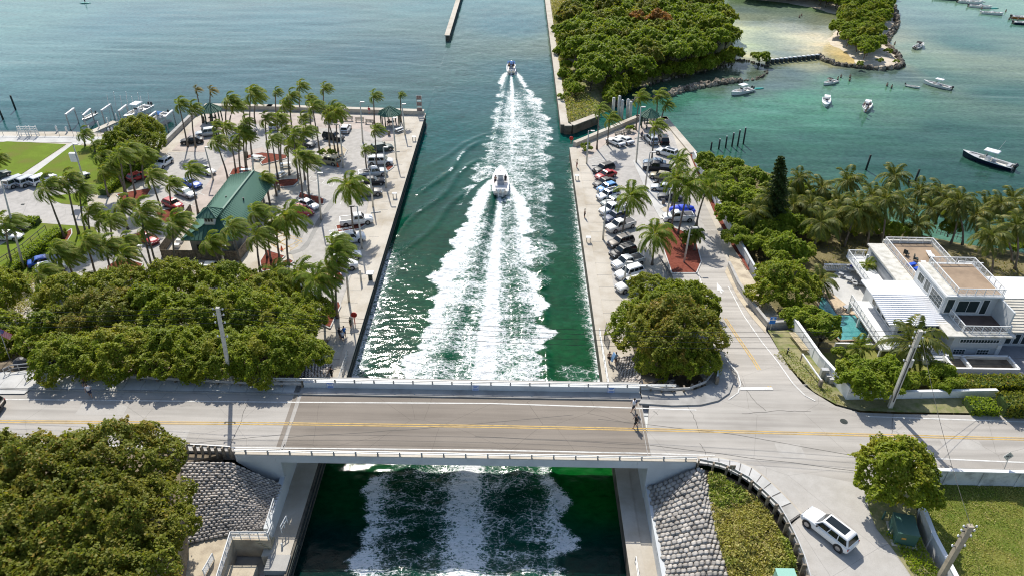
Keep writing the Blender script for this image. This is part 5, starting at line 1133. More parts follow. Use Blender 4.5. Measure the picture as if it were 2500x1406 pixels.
palms([(616, 385, 611, 230, 1.2), (623, 300, 626, 238, .9), (675, 283, 672, 226, .75), (703, 320, 690, 258, .95), (714, 322, 707, 236, 1.1), (733, 272, 731, 211, .95), (760, 322, 752, 244, .85), (791, 276, 790, 217, 1.0), (781, 372, 762, 262, 1.05), (748, 318, 735, 290, .9)], 'wind', 'tall palm standing against the sea wall of the plaza', G1)
palms([(541, 350, 523, 308, .8), (559, 356, 548, 312, .95), (601, 413, 594, 300, .95), (658, 398, 646, 292, 1.05), (685, 400, 677, 290, .95), (603, 413, 602, 336, .8), (687, 398, 688, 322, .95), (729, 439, 716, 330, 1.0)], 'wind', 'palm in the middle row of the plaza', G1)
palms([(557, 439, 524, 345, 1.05), (588, 419, 585, 328, 1.1), (576, 419, 564, 353, .9), (679, 439, 662, 342, 1.05), (707, 428, 703, 357, 1.05), (740, 487, 727, 384, 1.15), (757, 489, 750, 394, 1.1), (745, 440, 742, 324, 1.0), (644, 492, 640, 438, .95)], 'wind', 'palm on the pavilion side of the plaza', G1)
palms([(805, 357, 805, 271, 1.05, 'calm'), (826, 372, 820, 274, 1.1, 'calm'), (818, 370, 797, 290, .8), (914, 302, 911, 236, 1.0), (979, 298, 977, 233, .6), (920, 413, 914, 318, .9), (896, 418, 889, 368, .75), (862, 561, 851, 456, 1.3, 'calm')], 'wind', 'single palm of the quayside lot', 'palms along the west quay lot')
G2 = 'palms south of the pavilion'
palms([(434, 666, 421, 546, 1.25), (598, 679, 561, 556, 1.2), (540, 659, 510, 592, 1.2), (653, 630, 618, 520, 1.1), (636, 666, 625, 578, 1.25), (662, 638, 652, 556, 1.0), (683, 634, 673, 545, 1.05), (705, 645, 702, 530, 1.3, 'calm')], 'wind', 'large palm in front of the green roofed pavilion', G2)
palms([(690, 705, 674, 664, 1.1, 'calm'), (735, 740, 727, 676, 1.25, 'calm'), (792, 789, 774, 686, 1.3, 'calm'), (822, 772, 797, 652, 1.25), (825, 775, 822, 622, 1.05), (815, 760, 812, 598, 1.15)], 'wind', 'large palm above the roadside thicket near the quay', G2)
G3 = 'palms west of the pavilion'
palms([(158, 583, 107, 460, 1.3), (193, 571, 160, 440, 1.15), (210, 571, 192, 466, 1.05), (222, 575, 213, 520, 1.1), (265, 481, 250, 420, 1.1), (34, 656, 10, 548, 1.2), (-8, 440, -10, 388, 1.0)], 'wind', 'leaning palm near the service road', G3)
palms([(208, 357, 200, 328, .9), (232, 372, 229, 352, 1.0), (252, 420, 243, 382, 1.1), (272, 430, 256, 428, 1.05), (314, 492, 290, 378, 1.2), (331, 475, 312, 364, 1.05), (350, 440, 350, 380, 1.1), (397, 522, 365, 432, 1.15), (305, 470, 270, 395, 1.0)], 'wind', 'dark palm in front of the marina trees', G3)
palms([(420, 508, 413, 450, 1.05), (484, 521, 461, 418, 1.2), (312, 560, 294, 503, 1.15), (283, 620, 268, 540, 1.1), (375, 669, 341, 520, 1.2), (386, 664, 352, 556, 1.15), (245, 590, 240, 540, 1.0)], 'wind', 'palm around the parking bays west of the pavilion', G3)
palms([(275, 675, 256, 604, 1.2), (235, 675, 207, 592, 1.15), (183, 686, 158, 626, 1.2), (171, 692, 130, 610, 1.1), (318, 652, 300, 594, 1.1), (311, 692, 296, 626, 1.05), (117, 733, 98, 672, 1.3), (212, 705, 207, 678, .8)], 'wind', 'palm at the lower end of the west lot', G3)
G4 = 'palms of the east lot'
palms([(1457, 365, 1464, 268, 1.0), (1483, 355, 1488, 293, 1.0), (1552, 317, 1561, 240, 1.15), (1603, 284, 1607, 235, 1.15), (1615, 292, 1627, 258, .9), (1591, 392, 1600, 310, 1.1)], 'wind', 'palm at the north end of the east lot', G4)
palms([(1640, 506, 1659, 392, .95), (1639, 559, 1651, 438, 1.2), (1655, 572, 1680, 458, 1.25), (1700, 551, 1730, 458, 1.2), (1517, 583, 1542, 480, 1.3), (1592, 647, 1600, 574, 1.35)], 'calm', 'palm beside the rows of cars in the east lot', G4)
palms([(1696, 612, 1700, 572, 1.15, 'sabal'), (1680, 600, 1676, 578, .9, 'sabal')], 'sabal', 'short fan palm in the large red mulch bed', 'fan palms of the mulch bed', r0=.24, name='fan_palm')
G5 = 'palms of the villa grove'
palms([(1845, 572, 1841, 522, .95), (1941, 548, 1939, 502, .95), (1955, 500, 1952, 437, .85), (2005, 512, 2007, 460, .9), (1982, 625, 2007, 545, 1.05), (2075, 500, 2071, 444, 1.0), (2061, 602, 2094, 512, 1.1), (2030, 560, 2050, 500, .9), (1985, 560, 1982, 500, .9), (1900, 560, 1880, 480, .8), (2110, 560, 2130, 480, .95), (2050, 590, 2040, 530, .9)], 'villa', 'large palm in the western half of the villa grove', G5, ze)
palms([(2150, 600, 2165, 490, 1.0), (2187, 500, 2184, 430, .95), (2230, 530, 2246, 468, .95), (2283, 548, 2300, 474, .95), (2321, 596, 2346, 492, .95), (2349, 598, 2338, 508, .8), (2400, 562, 2413, 506, .95), (2477, 560, 2474, 490, 1.0), (2238, 592, 2240, 552, .85), (2116, 604, 2120, 530, .9), (2520, 600, 2510, 520, 1.0), (2260, 570, 2275, 510, .9), (2380, 585, 2385, 525, .95), (2440, 580, 2445, 500, .9), (2200, 570, 2205, 505, .9), (2330, 570, 2320, 500, .85)], 'villa', 'large palm in the eastern half of the villa grove', G5, ze)
palms([(2477, 657, 2484, 552, 1.0), (2419, 672, 2420, 578, 1.05), (2000, 738, 2006, 686, .9), (2470, 640, 2450, 560, .8)], 'villa', 'single large palm close to the villa', G5, ze)
palm(2216, 912, 2228, 838, 'villa', 1.25, 'big drooping palm in front of the villa steps', None, ze)
palm(2102, 880, 2100, 848, 'calm', .75, 'young palm on the villa front lawn', None, ze)
palm(2131, 690, 2120, 650, 'calm', .62, 'potted palm on the pool terrace', None, ze)
palm(1786, 111, 1793, 87, 'calm', 1.15, 'lone palm at the tip of the wooded spit', None, .6)
for i, (u, v) in enumerate([(1640, 62), (1643, 118), (1512, 100), (1560, 150), (1690, 50)]):
    palm(u, v, u, v - 44, 'sabal', 1.5, f'cabbage palm rising from the spit trees, {["behind the middle", "in the middle", "near the jetty wall", "toward the boat channel", "toward the lagoon"][i]}', 'cabbage palms on the spit', 1.5, name='cabbage_palm', r0=.2)
palm(590, 880, 598, 845, 'sabal', 1.2, 'fan palm buried in the roadside thicket above the bridge approach', None, 6.0, name='fan_palm', r0=.2)
# Norfolk pine
def pine():
    B = atf(1893, 565, ze); C = up_to(1907, 386, B.y); h = C.z - B.z; t = empty('tall_pine', B, label='tall dark column shaped pine in the seaside thicket', cat='pine tree')
    rs = np.random.RandomState(4); n = 18000; q = rs.uniform(0, 1, n) ** .8; lay_ = np.floor(q * 24) / 24 + rs.uniform(0, .018, n); z = lay_ * h * .96 + 1.0
    rad = (2.35 * (1 - lay_) ** .55 + .12) * rs.uniform(.25, 1, n) ** .6; th = rs.uniform(0, 6.283, n); rad *= .75 + .35 * np.cos(th * 5 + lay_ * 40)
    P = np.stack([rad * np.cos(th) + (C.x - B.x) * z / h, rad * np.sin(th), z - rad * .2], -1); N = rs.normal(size=(n, 3)) * .5 + np.array([0, 0, .8]); N /= np.linalg.norm(N, axis=1)[:, None]
    cl = np.zeros((n, 3)); cl[:, 0] = rs.uniform(0, 1, n); V, F4, cc = leaves(P, N, .32, rs, cl, .5); link('crown', npmesh('pine_crown', V, F4, M_leafdk, cc), t)
    MB().tube([(0, 0, -.3), (C.x - B.x, 0, h)], [.28, .05], 7).build('trunk', M_bark, t)
pine()
# rocks
def boulder_mesh(i, m):
    rr = random.Random(i); bm = bmesh.new(); bmesh.ops.create_icosphere(bm, subdivisions=1, radius=.5)
    for v in bm.verts: v.co *= rr.uniform(.78, 1.15)
    me = bpy.data.meshes.new('boulder'); bm.to_mesh(me); bm.free(); me.materials.append(m); return me
BL = [boulder_mesh(i, M_rock) for i in range(5)]; BLw = [boulder_mesh(i + 9, M_wetrock) for i in range(3)]
def rocks(name, L, step, size, label, wid=.6, wet=.2, z=.15, two=False):
    P = px(L, 0); o = P[0].copy(); t = empty(name, o, label=label, cat='breakwater'); ln = sum((b_ - a).length for a, b_ in zip(P[:-1], P[1:])); n = min(290, int(ln / step) * (2 if two else 1)); rr = random.Random(len(label))
    cum = 0; seg = [(a, b_, (b_ - a).length) for a, b_ in zip(P[:-1], P[1:])]
    for i in range(n):
        d = ln * (i + .5) / n
        for a, b_, l_ in seg:
            if d <= l_: break
            d -= l_
        p = a.lerp(b_, min(1, d / l_)); s = size * rr.uniform(.7, 1.35)
        link('boulder', rr.choice(BLw) if rr.random() < wet else rr.choice(BL), t, loc=p - o + Vector((rr.uniform(-wid, wid), rr.uniform(-wid, wid), z * rr.uniform(.4, 1.6))), rot=(rr.uniform(0, 6), rr.uniform(0, 6), rr.uniform(0, 6)), scale=(s, s * rr.uniform(.8, 1.1), s * .75))
rocks('rock_breakwater', [(1625, 236), (1660, 224), (1700, 214), (1750, 205), (1805, 200)], .32, 1.5, 'line of pale boulders between the spit and the anchored boats', .9, .15, .3, True)
rocks('rock_breakwater', [(1503, 262), (1540, 252), (1590, 240), (1600, 238)], 1.0, 1.5, 'short row of boulders behind the grey concrete piles', .6, .3, .2)
rocks('rock_breakwater', [(1805, 200), (1845, 196), (1865, 186), (1874, 172)], .8, 1.0, 'low dark boulders curving toward the row of piles', .4, .8, .0)
rocks('rock_breakwater', [(1770, 152), (1800, 149), (1830, 151), (1845, 158), (1880, 164)], .7, .9, 'thin dark rock line along the small sand beach', .3, .9, .1)
rocks('rock_breakwater', [(1998, 140), (2012, 150), (2040, 160), (2070, 164), (2110, 168), (2150, 171), (2195, 167), (2202, 160), (2192, 140), (2170, 118), (2160, 105), (2175, 85), (2190, 62), (2188, 40), (2175, 5), (2172, -20)], .62, 1.5, 'ring of brown boulders round the sandy islet', .5, .45, .35, True)
rocks('rock_breakwater', [(1555, 218), (1640, 192), (1700, 178), (1760, 166), (1790, 156)], 1.0, 1.0, 'scattered rocks under the trees of the spit shore', .5, .7, .1)
def pile(u, v, ut, vt, r, m, name, label, group=None, z=0, cap=None, cat='piling'):
    B = at(u, v, z); T = up_to(ut, vt, B.y); t = empty(name, B, label=label, cat=cat, group=group)
    MB().tube([(0, 0, -1), (T.x - B.x, 0, T.z - B.z)], r, 9).build('shaft', m, t, True)
    if cap: MB().tube([(T.x - B.x, 0, T.z - B.z), (T.x - B.x, 0, T.z - B.z + .18)], [r * 1.15, r * .3], 9).build('cap', cap, t, True)
    return t
for i, (u, v, vt) in enumerate([(1497, 278, 240), (1511, 288, 236), (1518, 290, 246), (1532, 290, 244), (1539, 294, 250)]):
    pile(u, v, u + 2, vt, .36, M_polec, 'concrete_piling', f'tall round concrete piling by the spit corner, {ORD[i]} from the spit', 'concrete pilings by the spit corner', cap=M_white)
for i in range(12):
    u = 1874 + i * 11; v = 157 - i * 1.15; pile(u, v, u + 1, v - 10, .62, M_dkwood, 'stubby_piling', f'stubby dark piling with white cap, {ORD[i]} from the mangrove bush', 'row of stubby dark pilings', cap=M_white)
for i, (u, v, ut, vt, w) in enumerate([(1736, 366, 1738, 348, 'shortest dark piling off the east lot'), (1755, 364, 1758, 341, 'dark piling second nearest the bushes'), (1772, 361, 1775, 334, 'middle dark piling of the row off the east lot'), (1787, 358, 1792, 326, 'dark piling next to the two tallest'), (1801, 357, 1807, 319, 'tall dark piling next to the last one'), (1815, 352, 1821, 313, 'tallest dark piling at the outer end of the row')]):
    pile(u, v, ut, vt, .17, M_dkwood, 'timber_piling', w, cap=M_white if i else None)
for u, v, ut, vt, w in [(2114, 415, 2126, 379, 'lone slanting piling in open water east of the thicket'), (2234, 443, 2245, 414, 'piling with white cap behind the villa palms'), (2219, 450, 2221, 435, 'short piling beside the white capped one'), (38, 268, 25, 234, 'tall black channel marker pile off the marina'), (8, 292, -8, 255, 'black channel marker pile at the picture edge')]:
    pile(u, v, ut, vt, .2, M_dkwood, 'timber_piling', w)
# ---------------------------------------------------------------- vehicles
CARC = {'white': (.78, .78, .77), 'silver': (.50, .52, .53), 'black': (.014, .014, .016), 'dark grey': (.06, .065, .07), 'red': (.42, .02, .02), 'blue': (.02, .09, .42), 'light blue': (.10, .30, .62), 'navy': (.018, .04, .10), 'tan': (.33, .29, .19), 'taupe': (.22, .20, .18), 'brown': (.13, .115, .10), 'grey green': (.18, .22, .21), 'pearl white': (.66, .65, .61), 'steel blue': (.08, .13, .19), 'dark green': (.03, .06, .055), 'royal blue': (.01, .05, .55)}
M_tyre = paint('tyre_rubber', (.018, .018, .018), .8, 0); M_rim = paint('alloy_rim', (.35, .35, .36), .35, 0, .7); M_lamp = paint('headlight_glass', (.62, .64, .66), .1, .5); M_tail = paint('tail_light', (.38, .01, .01), .2, .4)
M_cglass = paint('car_window', (.012, .018, .020), .04, 0); M_shade = paint('sunshade', (.62, .70, .68), .4, 0)
def cpaint(c): return paint('paint_' + c.replace(' ', '_'), CARC[c], .5 if max(CARC[c]) < .2 else .35, 0 if max(CARC[c]) < .2 else .3, .25 if c in ('silver', 'taupe', 'tan', 'dark grey', 'steel blue', 'brown') else 0)
SPEC = {  # L, W, belt z, roof z, hood z front, hood z back, tail z, cabin base rear/front, roof rear/front (fractions of L from the rear)
    'sedan': (4.55, 1.80, .88, 1.40, .72, .90, .92, .12, .70, .26, .56), 'coupe': (4.60, 1.86, .88, 1.33, .72, .90, .92, .13, .66, .24, .50), 'hatch': (4.15, 1.78, .92, 1.48, .74, .94, .95, .03, .72, .12, .58),
    'suv': (4.65, 1.88, 1.02, 1.68, .86, 1.04, 1.02, .02, .71, .08, .60), 'minivan': (4.95, 1.94, 1.0, 1.74, .82, 1.0, 1.0, .015, .80, .06, .66), 'pickup': (5.55, 1.96, 1.12, 1.82, 1.02, 1.14, 1.10, .40, .76, .43, .66), 'cab1': (5.3, 1.96, 1.12, 1.80, 1.02, 1.14, 1.10, .47, .76, .49, .66)}
CM = {}
def car_meshes(tp):
    if tp in CM: return CM[tp]
    L, W, zb, zr_, zh0, zh1, zt, cb0, cf0, cb1, cf1 = SPEC[tp]; h = W / 2; G_ = .22
    st = [(0, .86, .42, zt - .20), (.012, .93, .30, zt - .06), (.05, .98, G_, zt), (.17, 1, G_, zt), (.35, 1, G_, zb), (.5, 1, G_, zb), (.66, 1, G_, zb), (.74, 1, G_, zh1), (.86, .98, G_, (zh0 + zh1) / 2 + .02), (.95, .94, .24, zh0), (.985, .86, .30, zh0 - .12), (1, .74, .38, zh0 - .24)]
    pk = tp in ('pickup', 'cab1'); mb = MB(); n = 8
    for f, wf, z0, z1 in st:
        x = (f - .5) * L; w = h * wf; zm = z0 + (z1 - z0) * .55; bed = pk and .06 < f < cb0 - .01
        zc = z1 - .0 if not bed else z1
        mb.v += [(x, 0, z0), (x, w * .86, z0), (x, w * .985, z0 + .12), (x, w, zm), (x, w * .975, z1 - .10), (x, w * .90, z1 - .015), (x, w * .45, zc + .02), (x, 0, zc + .03)]
    m = len(st); base = len(mb.v)
    for i in range(m - 1):
        for j in range(n - 1): mb.f.append((i * n + j, i * n + j + 1, (i + 1) * n + j + 1, (i + 1) * n + j))
    mb.f.append(tuple(range(n))); mb.f.append(tuple((m - 1) * n + j for j in reversed(range(n))))
    vs = [(x, -y, z) for x, y, z in mb.v]; fs = [tuple(reversed(f)) for f in mb.f]; mb.add(vs, fs)
    X_ = lambda f: (f - .5) * L
    wb, wr = h * .90, h * .72; xa, xb, xc, xd = X_(cb0), X_(cf0), X_(cb1), X_(cf1); zB = zb - .02
    cab = MB(); rz_ = zr_ - .07
    cab.v = [(xa, -wb, zB), (xb, -wb * .98, zB), (xb, wb * .98, zB), (xa, wb, zB), (xc, -wr, rz_), (xd, -wr, rz_), (xd, wr, rz_), (xc, wr, rz_), (xc + .16, -wr * .86, zr_), (xd - .22, -wr * .86, zr_), (xd - .22, wr * .86, zr_), (xc + .16, wr * .86, zr_)]
    cab.f = [(0, 1, 5, 4), (1, 2, 6, 5), (2, 3, 7, 6), (3, 0, 4, 7), (4, 5, 9, 8), (5, 6, 10, 9), (6, 7, 11, 10), (7, 4, 8, 11), (8, 9, 10, 11)]
    def quad(P, inset, out):
        P = [Vector(p) for p in P]; c = sum(P, Vector()) / 4; nn = (P[1] - P[0]).cross(P[3] - P[0]).normalized(); Z = []
        for i, p in enumerate(P):
            a, b_ = P[(i + 1) % 4], P[i - 1]; Z.append(p + (a - p).normalized() * inset[i % 2 == 0 and 0 or 0] + (b_ - p).normalized() * inset[0] + nn * out)
        q = MB(); q.add(Z, [(0, 1, 2, 3)]); return q
    V_ = [Vector(v) for v in cab.v]
    wsd = quad([V_[1], V_[2], V_[6], V_[5]], (.07,), .012); rw = quad([V_[3], V_[0], V_[4], V_[7]], (.09,), .012)
    sd = []
    for sgn, (a, b_, c, d) in ((-1, (0, 1, 5, 4)), (1, (2, 3, 7, 6))):
        A, B_, C_, D_ = V_[a], V_[b_], V_[c], V_[d]; lo = lambda t, s: A.lerp(B_, t).lerp(D_.lerp(C_, t), s); nn = (B_ - A).cross(D_ - A).normalized() * .012
        cuts = [.06, .94] if tp == 'cab1' else ([.05, .36, .39, .66, .69, .95] if tp in ('suv', 'minivan') else [.10, .47, .50, .93]); q = MB()
        for i in range(0, len(cuts), 2):
            t0, t1 = cuts[i], cuts[i + 1]; q.add([lo(t0, .10) + nn, lo(t1, .10) + nn, lo(t1, .86) + nn, lo(t0, .86) + nn], [(0, 1, 2, 3)])
        sd.append(q.mesh('side_window', M_cglass))
    wr_ = .33 if tp in ('sedan', 'coupe', 'hatch') else .38
    ty = MB().tube([(0, -.12, 0), (0, .12, 0)], wr_, 14).mesh('wheel', M_tyre); rm = MB().tube([(0, -.13, 0), (0, .13, 0)], [wr_ * .62] * 2, 10).mesh('rim', M_rim)
    arch = MB()
    for fx in (.17, .82):
        for s in (-1, 1): arch.tube([(X_(fx), s * (h - .10), wr_), (X_(fx), s * (h + .004), wr_)], wr_ + .07, 14)
    mir = MB().box((0, 0, 0), (.14, .2, .14)).mesh('mirror', None)
    r = dict(L=L, W=W, h=h, X=X_, body=mb, cab=cab, ws=wsd.mesh('windscreen', M_cglass), rw=rw.mesh('rear_window', M_cglass), sd=sd, tyre=ty, rim=rm, wr=wr_, arch=arch.mesh('wheel_arch', M_black), zr=zr_, zb=zb, zt=zt, zh0=zh0, cb0=cb0, cf0=cf0, xc=xc, xd=xd, wrf=wr)
    mir.materials.append(M_black); r['mir'] = mir
    r['hl'] = MB().box((0, 0, 0), (.10, .34, .13)).mesh('headlight', M_lamp); r['tl'] = MB().box((0, 0, 0), (.08, .2, .22)).mesh('taillight', M_tail)
    r['gr'] = MB().box((0, 0, 0), (.06, W * .5, .2)).mesh('grille', M_black); CM[tp] = r; return r
CC_ = {}
def car(tp, c, u, v, du, dv, label, z=Q, s=.97, group=None, name=None, extra=None, sun=False, cat=None):
    r = car_meshes(tp); p = atf(u, v, z) if callable(z) else at(u, v, z); q = (atf(u + du * .1, v + dv * .1, z) if callable(z) else at(u + du * .1, v + dv * .1, z)) - p
    nm = name or {'suv': 'parked_suv', 'pickup': 'pickup_truck', 'cab1': 'pickup_truck', 'minivan': 'minivan'}.get(tp, 'parked_car')
    t = empty(nm, p + Vector((0, 0, .03)), math.atan2(q.y, q.x), label, cat or {'suv': 'car', 'pickup': 'pickup truck', 'cab1': 'pickup truck', 'minivan': 'van'}.get(tp, 'car'), group); t.scale = (s, s, s)
    k = (tp, c)
    if k not in CC_:
        CC_[k] = (r['body'].mesh('body', cpaint(c), True), r['cab'].mesh('cabin', cpaint(c)))
    link('body', CC_[k][0], t); link('cabin', CC_[k][1], t); link('windscreen', r['ws'], t) if not sun else link('windscreen', r['ws'], t)
    if sun:
        o = bpy.data.objects.new('sunshade', r['ws'].copy()); o.data.materials.clear(); o.data.materials.append(M_shade); col.objects.link(o); o.parent = t; o.location = (.02, 0, .012); o.scale = (1, .9, 1)
    link('rear_window', r['rw'], t)
    for m in r['sd']: link('side_window', m, t)
    link('wheel_arches', r['arch'], t)
    for fx in (.17, .82):
        for sg in (-1, 1):
            w = link('wheel', r['tyre'], t, loc=(r['X'](fx), sg * (r['h'] - .10), r['wr'])); link('rim', r['rim'], w)
    for sg in (-1, 1):
        link('headlight', r['hl'], t, loc=(r['X'](.972), sg * r['h'] * .68, r['zh0'] - .10)); link('taillight', r['tl'], t, loc=(r['X'](.012), sg * r['h'] * .80, r['zt'] - .22)); link('mirror', r['mir'], t, loc=(r['X'](r['cf0']) - .35, sg * (r['h'] + .04), r['zb'] + .08))
    link('grille', r['gr'], t, loc=(r['X'](.992), 0, r['zh0'] - .26))
    if tp in ('pickup', 'cab1'):
        a, b_ = r['X'](.03), r['X'](r['cb0'] - .015); lid = extra == 'cover'; MB().box(((a + b_) / 2, 0, r['zt'] + (.02 if lid else .045)), (b_ - a, r['W'] * .80, .05)).build('bed_cover' if lid else 'truck_bed', paint('grey_cover', (.10, .10, .105), .5, 0) if lid else M_black, t)
        for sg in (-1, 1): MB().box(((a + b_) / 2, sg * r['h'] * .86, r['zt'] + .06), (b_ - a, .12, .10)).build('bed_side', cpaint(c), t)
        MB().box((a - .02, 0, r['zt'] + .06), (.10, r['W'] * .88, .10)).build('tailgate', cpaint(c), t)
    if extra == 'roof': MB().box(((r['xc'] + r['xd']) / 2 - .05, 0, r['zr'] + .004), ((r['xd'] - r['xc']) * .72, r['wrf'] * 1.25, .015)).build('sunroof', M_cglass, t)
    if extra == 'rack':
        for sg in (-1, 1): MB().bar((r['xc'] + .1, sg * r['wrf'] * .9, r['zr'] + .05), (r['xd'] - .2, sg * r['wrf'] * .9, r['zr'] + .05), .05).build('roof_rail', M_metal, t)
    if extra == 'ladder':
        MB().box((r['X'](.22), 0, 1.35), (2.3, 1.9, .5)).build('utility_body', cpaint(c), t); k_ = M_wrail
        for y in (-.8, -.45, .45, .8): MB().bar((r['X'](.02) - .3, y, 2.12), (r['X'](.66), y, 2.16), .06).build('ladder_rail', k_, t)
        mb = MB()
        for i in range(11):
            for y0, y1 in ((-.8, -.45), (.45, .8)): mb.bar((r['X'](.02) + i * .32, y0, 2.13), (r['X'](.02) + i * .32, y1, 2.13), .04)
        mb.build('ladder_rungs', k_, t)
        for x in (.04, .38): mb = MB(); mb.bar((r['X'](x), -.85, 2.06), (r['X'](x), .85, 2.06), .07); mb.bar((r['X'](x), -.85, 1.5), (r['X'](x), -.85, 2.06), .07); mb.bar((r['X'](x), .85, 1.5), (r['X'](x), .85, 2.06), .07); mb.build('rack_frame', k_, t)
    if extra == 'door': mb = MB(); mb.box((r['X'](.70) + .1, r['h'] + .35, .85), (.08, .8, .9)); mb.build('open_door', cpaint(c), t)
    if extra == 'hatch': mb = MB(); mb.add([(r['X'](.05), -.75, r['zr']), (r['X'](.05), .75, r['zr']), (r['X'](-.16), .7, r['zr'] + .32), (r['X'](-.16), -.7, r['zr'] + .32)], [(0, 1, 2, 3), (3, 2, 1, 0)]); mb.build('open_tailgate', M_cglass, t)
    if extra == 'bluecover': o = MB().blob((0, 0, .9), (r['L'] * .5, r['h'] * 1.02, .62), 16, 8, .03, random.Random(3)).build('car_cover', paint('blue_tarp', (.01, .06, .60), .6, 0), t, True)
    return t
gE, gW = 'cars in the west row of the east lot', 'cars facing the lagoon side of the east lot'
D = (-205, 62)
for tp, c, u, v, lb, ex in [('suv', 'black', 1473, 420, 'black suv at the north end of the quay side row', None), ('sedan', 'red', 1478, 434, 'red saloon between two black cars', None), ('sedan', 'black', 1474, 453, 'black saloon with white bonnet marks, between the red and the light blue car', None),
    ('hatch', 'light blue', 1481, 466, 'light blue hatchback in the quay side row', None), ('suv', 'white', 1484, 484, 'white suv with black sunroof next to the light blue hatchback', 'roof'), ('sedan', 'grey green', 1494, 500, 'grey green saloon between the white suv and a white pickup', None),
    ('pickup', 'white', 1497, 518, 'white pickup with black bed next to the grey green saloon', None), ('suv', 'navy', 1502, 538, 'navy suv between two pale pickups', 'rack'), ('pickup', 'pearl white', 1514, 559, 'pearl white pickup with black grille by the traffic cone', None),
    ('suv', 'brown', 1514, 599, 'brown suv with roof rack, just past the gap in the row', 'rack'), ('suv', 'black', 1520, 624, 'dark suv with chrome roof rails next to the silver pickup', 'rack'), ('pickup', 'silver', 1532, 649, 'silver white pickup with long black bed near the end of the row', None),
    ('suv', 'white', 1535, 674, 'white suv half under the trees', None), ('suv', 'pearl white', 1537, 704, 'white suv almost hidden by tree crowns, last of the row', None)]:
    car(tp, c, u, v, *D, lb, extra=ex)
E2 = (-230, -22)
for tp, c, u, v, d, lb, ex in [('sedan', 'steel blue', 1597, 404, E2, 'steel blue car beside the black pickup with bed cover', None), ('pickup', 'black', 1603, 417, E2, 'black pickup with flat grey bed cover', 'cover'), ('hatch', 'tan', 1611, 437, (-230, -40), 'tan gold car with open tailgate', 'hatch'), ('sedan', 'silver', 1617, 465, E2, 'silver white saloon in front of the leaning palms', None), ('sedan', 'dark grey', 1635, 487, E2, 'dark grey saloon next to the waste bin', None),
    ('sedan', 'royal blue', 1663, 521, (-230, 10), 'car under a bright blue cover', 'bluecover'), ('cab1', 'white', 1655, 538, (-230, 5), 'white single cab pickup beside the blue covered car', None), ('suv', 'white', 1627, 380, (-215, -62), 'white suv alone above the steel blue car', 'roof'),
    ('coupe', 'white', 1502, 353, (-180, -80), 'white coupe nearest the quay at the north end', None), ('coupe', 'white', 1524, 348, (-180, -85), 'white coupe beside the first one, nearer the benches', None), ('suv', 'silver', 1588, 347, (-90, -95), 'silver suv reversed toward the gazebo', None), ('suv', 'black', 1619, 347, (-40, -100), 'dark suv with sunroof closest to the gazebo corner', 'roof')]:
    car(tp, c, u, v, *d, lb, extra=ex)
